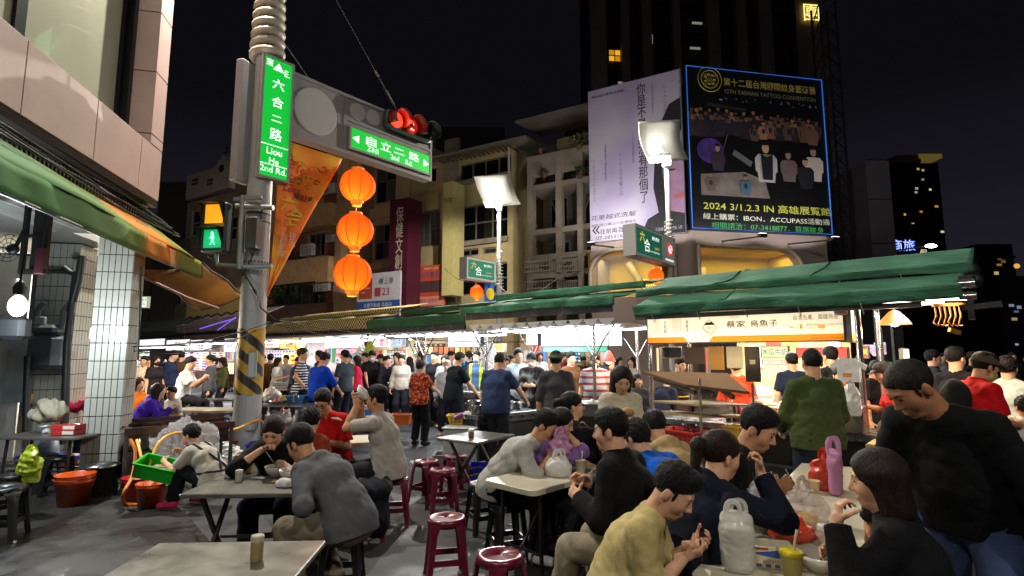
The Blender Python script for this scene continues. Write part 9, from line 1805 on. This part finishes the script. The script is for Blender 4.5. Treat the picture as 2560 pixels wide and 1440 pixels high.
# cooks and customers of the far stalls: (label, px, Y, face, h, options)
CROWD=[('vendor in a grey vest standing behind the glass cabinet',526,13.2,230,1.66,dict(hair='pony',fem=True,top=('4a4a52','long'))),('dark masked vendor of the drinks stall',392,13.5,110,1.64,dict(hair='bob',fem=True,top=('1c1a1e','short'),extras=[('mask','22242a')])),('vendor in orange and white at the drinks stall',362,14.0,170,1.62,dict(top=('d8bca0','short'),extras=[('apron','c8501c')])),('customer in a brown jacket beside the pole, left one',658,15.0,10,1.68,dict(hair='buzz',top=('4a3018','long'),bottom=('4a3620','long'))),('customer in a brown jacket beside the pole, right one',677,15.4,-12,1.68,dict(top=('58401f','long'),bottom=('3a2c1c','long'))),('vendor of the prize stall in white',716,16.5,190,1.64,dict(top=('c8c4cc','short'))),('tall man in a striped shirt with a dark jacket over his shoulder',757,11.8,60,1.80,dict(hy=20,hair='short',hcol='2a1a10',top=('c0c2c8','short','stripe'),bottom=('161a26','long'),rh=(.34,.02,1.05),rd=(-.8,.1,-.3))),('man in a royal blue sweater cooking with his back turned',812,10.6,30,1.73,dict(hp=24,curl=10,hair='short',top=('0a3cb4','elbow'),bottom=('141a2c','long'),rh=(.20,.42,.93))),('man in a grey tee standing by the clear domes',862,12.6,-60,1.76,dict(hair='fade',top=('3f4a52','short'))),('woman in a red jacket behind the ice counter',892,13.8,-100,1.64,dict(hair='bob',fem=True,top=('b01838','long'))),('person with purple hair behind the red jacket woman',873,14.4,170,1.66,dict(hcol='3a1a5a',top=('2a2230','long'))),('dark dressed customer bending behind the price chart',968,14.2,120,1.66,dict(lean=22,top=('16181e','long'))),('customer with pale jacket under the price chart',1004,14.0,175,1.66,dict(hair='mop',top=('a8a094','long'))),('customer in black left of the ice machine',912,15.2,200,1.70,dict(top=('1a1a1e','long'))),('woman in a red floral blouse and grey cap cooking',1052,10.6,22,1.56,dict(hair='bun',hcol='2a2022',fem=True,fat=1.05,top=('a83a14','short','floral'),bottom=('101116','long'),rh=(.20,.36,.98),extras=[('cap','4a4650')],shoes='22201f')),('man in a dark navy tee with a teal mask at the counter',1150,10.3,52,1.74,dict(curl=14,hp=16,hair='buzz',hcol='1e1a18',top=('10151e','short'),bottom=('161a28','long'),fat=1.1,rh=(.26,.38,.95),extras=[('mask','1a90a8')])),('young man in black with short hair facing the stalls',1086,13.4,200,1.74,dict(hair='fade',top=('17181c','short'))),('woman with long hair in a grey top waiting',1112,13.2,190,1.66,dict(hair='long',fem=True,top=('a0a09c','short'))),('old white haired man with a mask behind the counter',1118,11.9,185,1.56,dict(hair='buzz',hcol='b8b8b8',top=('b8c0c8','long'),extras=[('mask','d0d4d8')])),('man in a black and lime jacket with a mask',1192,12.9,195,1.74,dict(top=('38506a','long','lime'),extras=[('mask','9ab8c8')])),('burly man in a slate blue tee stirring a wok',1250,8.5,28,1.72,dict(hp=22,curl=10,hair='buzz',hcol='1a1614',top=('2c3a5a','short'),bottom=('22242c','long'),fat=1.2,rh=(.34,.42,.95),reb=(.9,-.2,-.4))),('man in a pale blue shirt behind the wok',1296,10.6,160,1.78,dict(top=('a8b8c8','long'))),('youth in a black jacket and white mask texting',1328,10.2,190,1.72,dict(hp=20,hair='mop',top=('121317','long'),extras=[('mask','d0d4d8')],rh=(.10,.28,1.15),lh=(-.08,.28,1.15))),('man in a charcoal tee and camouflage bucket hat seen from behind',1390,7.9,6,1.72,dict(hair='short',top=('3c3a3e','elbow'),bottom=('1c1d22','long'),fat=1.02,extras=[('cap','4a5444','b')])),('customer in a brown coat beside the bucket hat man',1428,10.8,150,1.72,dict(top=('5a3a22','long'))),('vendor in a striped vest and dark mask under the heat lamp',1487,9.6,185,1.70,dict(hp=20,top=('7a808a','short','vest'),fat=1.15,hair='short',extras=[('mask','222a48')])),('woman with brown hair under the red heat lamp',1524,10.4,140,1.60,dict(hair='bob',hcol='2a1810',fem=True,top=('8a7a6a','long'))),('woman with long hair far behind the long haired girl, left one',1548,13.2,150,1.62,dict(hair='long',fem=True,top=('4a4648','long'))),('woman with a fringe far behind the long haired girl, right one',1578,12.8,215,1.62,dict(hair='long',hcol='1a120e',fem=True,top=('9a9488','long'))),('child peeking behind the shelf rack',1592,8.6,170,1.38,dict(hair='bob',top=('3a3a40','long'))),('navy clad figure bending behind the sloped cover',1668,8.3,60,1.5,dict(lean=30,top=('141a30','long'))),('vendor in black and yellow lit by the warm stall',1700,9.2,150,1.64,dict(hp=14,top=('1a1a20','short'),extras=[('apron','b8962a')])),('customer with tousled black hair behind the hanging boards',1838,7.9,10,1.64,dict(hair='mop',top=('c03a1c','long'))),('customer in a navy tee behind the roe stall, left one',1978,8.4,12,1.70,dict(top=('182238','short'))),('broad man in black behind the roe stall, right one',2074,7.8,-8,1.78,dict(top=('17181e','short'),fat=1.15)),('stocky man in an olive sweater standing at the roe counter',2028,5.25,4,1.74,dict(hair='buzz',hcol='151110',top=('3f4a28','long'),bottom=('1c2436','long'),fat=1.26,rh=(.22,.26,.98),lh=(-.22,.26,.98))),('woman with tied hair in white right of the man in olive',2098,6.9,195,1.54,dict(hair='bun',fem=True,top=('c4beb4','short'))),('figure in a black hooded coat beside the stall post',2158,8.2,-20,1.72,dict(hair='long',top=('0e0f12','long','hood'))),('vendor in red leaning over the grill at the stall end',2206,6.5,-70,1.62,dict(lean=16,hp=22,skin='m',top=('a82018','short'),extras=[('cap','2a2024')],rh=(.10,.40,1.1))),('second vendor in black at the stall end grill',2190,7.6,150,1.60,dict(hp=20,skin='m',top=('1a1418','short'))),('woman with long blond streaked hair seated behind the walking man',2222,3.55,-35,1.62,dict(sit=.47,lean=8,hp=12,hair='long',hcol='6a5030',fem=True,top=('a8a49c','long'))),('young man in a dark blazer walking in the street',2332,9.0,110,1.74,dict(hair='short',top=('22242a','long','collar'))),('young man in a black tee looking right',2388,6.6,72,1.76,dict(hair='quiff',top=('0e0f13','short'))),('man in a red polo with a cap and backpack checking his phone',2458,5.2,92,1.72,dict(lean=6,curl=10,hp=22,hair='short',skin='m',fat=1.15,top=('b80f16','short','collar'),extras=[('cap','4a4434'),('backpack','17181a'),('mask','a8b060')],rh=(.08,.36,1.08),lh=(-.08,.36,1.06))),('woman in a fluffy white sweater turning away',2516,6.2,60,1.66,dict(hair='mop',hcol='22161a',fem=True,top=('a8b0ac','long'))),('child in a white tee and shorts seen from behind',2546,5.2,15,1.30,dict(hair='mop',top=('c0bcb4','short'),bottom=('1a1c22','long'),shoes='c03028')),('dark passer by between the young men',2432,11.0,175,1.72,dict(top=('101216','long'),extras=[('mask','14181c')])),('passer by in a pale jacket far down the street, left one',2356,17.0,170,1.70,dict(top=('8a8a90','long'))),('passer by in dark clothes far down the street, right one',2530,15.0,190,1.72,dict(top=('1c2028','long'))),('rider in a dark coat by the parked cars',2405,22.0,150,1.70,dict(top=('14161a','long'))),]
def pattern_mat(kind):
 m=bpy.data.materials.new('cloth_'+kind);m.use_nodes=True;n=m.node_tree.nodes;l=m.node_tree.links;b=n['Principled BSDF'];b.inputs['Roughness'].default_value=.9;tc=n.new('ShaderNodeTexCoord');r=n.new('ShaderNodeValToRGB');r.color_ramp.interpolation='CONSTANT';e=r.color_ramp.elements
 if kind=='floral':
  v=n.new('ShaderNodeTexVoronoi');v.inputs['Scale'].default_value=22;l.new(tc.outputs['Object'],v.inputs['Vector']);l.new(v.outputs['Distance'],r.inputs[0]);e[0].color=lin('d8a040');e[1].position=.28;e[1].color=lin('b03818');k=e.new(.55);k.color=lin('6a1c12')
 else:
  s=n.new('ShaderNodeSeparateXYZ');l.new(tc.outputs['Object'],s.inputs[0])
  mth=n.new('ShaderNodeMath');mth.operation='MULTIPLY';mth.inputs[1].default_value=18 if kind=='stripe' else(9 if kind=='vest' else 1);fr=n.new('ShaderNodeMath');fr.operation='FRACT'
  if kind=='lime':ab=n.new('ShaderNodeMath');ab.operation='ABSOLUTE';l.new(s.outputs['X'],ab.inputs[0]);l.new(ab.outputs[0],r.inputs[0]);e[0].color=lin('33506e');e[1].position=.09;e[1].color=lin('9ab020');k=e.new(.17);k.color=lin('14161a')
  else:l.new(s.outputs['Z'],mth.inputs[0]);l.new(mth.outputs[0],fr.inputs[0]);l.new(fr.outputs[0],r.inputs[0]);e[0].color=lin('16203a' if kind=='stripe' else '9aa4ac');e[1].position=.62;e[1].color=lin('c8ccd4' if kind=='stripe' else '8a3038');
 l.new(r.outputs[0],b.inputs['Base Color']);return m
for lb_,px,Y,fc,h,kw in CROWD:
 if Y>6.5 and Y<30 and 'show' not in kw:kw['show']=('top','bottom','shoes')if Y<11.5 or px>2300 else('top','bottom')
 t_=kw.get('top')
 if t_ and len(t_)>2 and t_[2]in('floral','stripe','vest','lime'):kw['top']=(t_[0],t_[1],pattern_mat(t_[2]))
 o,inf=person(lb_,at(px,Y),fc,h,**kw)
 if 'striped shirt' in lb_:sc_=MB();sc_.tube([tuple(inf['nb']+V3(-.06,.10,-.30)),tuple(inf['nb']+V3(-.07,.12,-.1)),tuple(inf['nb']+V3(-.06,.0,.02)),tuple(inf['nb']+V3(-.04,-.13,-.15)),tuple(inf['nb']+V3(0,-.15,-.45))],[.06,.07,.06,.08,.10],8);sc_.build('shoulder_jacket',CL('343c46'),o)
rp=random.Random(12);TOPS=[('grey','6a6c70'),('black','141417'),('white','c2c0bc'),('navy','1a2440'),('beige','9a8a6a'),('maroon','5a1a24'),('olive','4a4a2a'),('pale blue','8aa0b4'),('brown','4a3424'),('pink','b87888')]
PLACES=[(372,'left of the drinks stall counter'),(440,'beneath the cold drinks sign'),(548,'left of the glass cabinet'),(610,'just left of the pole'),(700,'before the prize wall'),(742,'before the yellow stall front'),(800,'behind the royal blue sweater'),(935,'behind the ice machine'),(985,'below the price chart'),(1030,'left of the floral blouse'),(1135,'below the photo menu strip'),(1170,'behind the masked navy cook'),(1222,'at the fork of the posts'),(1270,'beyond the steaming wok'),(1350,'left of the bucket hat'),(1410,'under the green stall sign'),(1460,'near the heat lamp')]
for i,(px,pl_)in enumerate(PLACES):
 for j in range(2 if i%2 else 1):
  cn,cc=TOPS[(i*3+j*5)%10];person('%s customer in %s %s'%('far' if j==0 else 'farther',cn,pl_),at(px+rp.uniform(-9,9)+j*14,rp.uniform(14.2,15.6)+j*.9),rp.choice([170,200,90,-90,20,150,-40,230]),rp.uniform(1.58,1.78),hair=rp.choice(['short','long','fade','bob','mop','pony']),hcol=rp.choice(['0d0b0b','1c120e','2a1a12']),top=(cc,rp.choice(['short','long'])),hp=rp.uniform(-2,20),hy=rp.uniform(-30,30),rh=rp.choice([None,(.1,.3,1.1),(.2,.3,.95)]),extras=rp.choice([(),(),[('mask','c8d0d8')],[('backpack','1a1a1e')],[('cap','2a2a30')]]),show=('top','bottom'))
stm=bpy.data.materials.new('steam');stm.use_nodes=True;n_=stm.node_tree.nodes;l_=stm.node_tree.links;n_.remove(n_['Principled BSDF']);v_=n_.new('ShaderNodeVolumePrincipled');v_.inputs['Color'].default_value=(.95,.97,1,1);tc_=n_.new('ShaderNodeTexCoord');nz_=n_.new('ShaderNodeTexNoise');nz_.inputs['Scale'].default_value=9;nz_.inputs['Detail'].default_value=3;l_.new(tc_.outputs['Object'],nz_.inputs['Vector']);mr_=n_.new('ShaderNodeMapRange');mr_.inputs[1].default_value=.5;mr_.inputs[2].default_value=.75;mr_.inputs[4].default_value=3.5;l_.new(nz_.outputs['Fac'],mr_.inputs[0]);l_.new(mr_.outputs[0],v_.inputs['Density']);l_.new(v_.outputs[0],n_['Material Output'].inputs['Volume'])
q=P(1312,955,9.3);link('steam',to_mesh('steam',[blob([Ell(V3(0,0,.1),V3(.16,.14,.2)),Ell(V3(.05,0,.35),V3(.2,.16,.25)),Ell(V3(-.02,0,.6),V3(.16,.14,.2))],.035)],stm),None,(q.x,q.y,.98),0,kind='stuff',label='steam rising over the wok',category='steam')
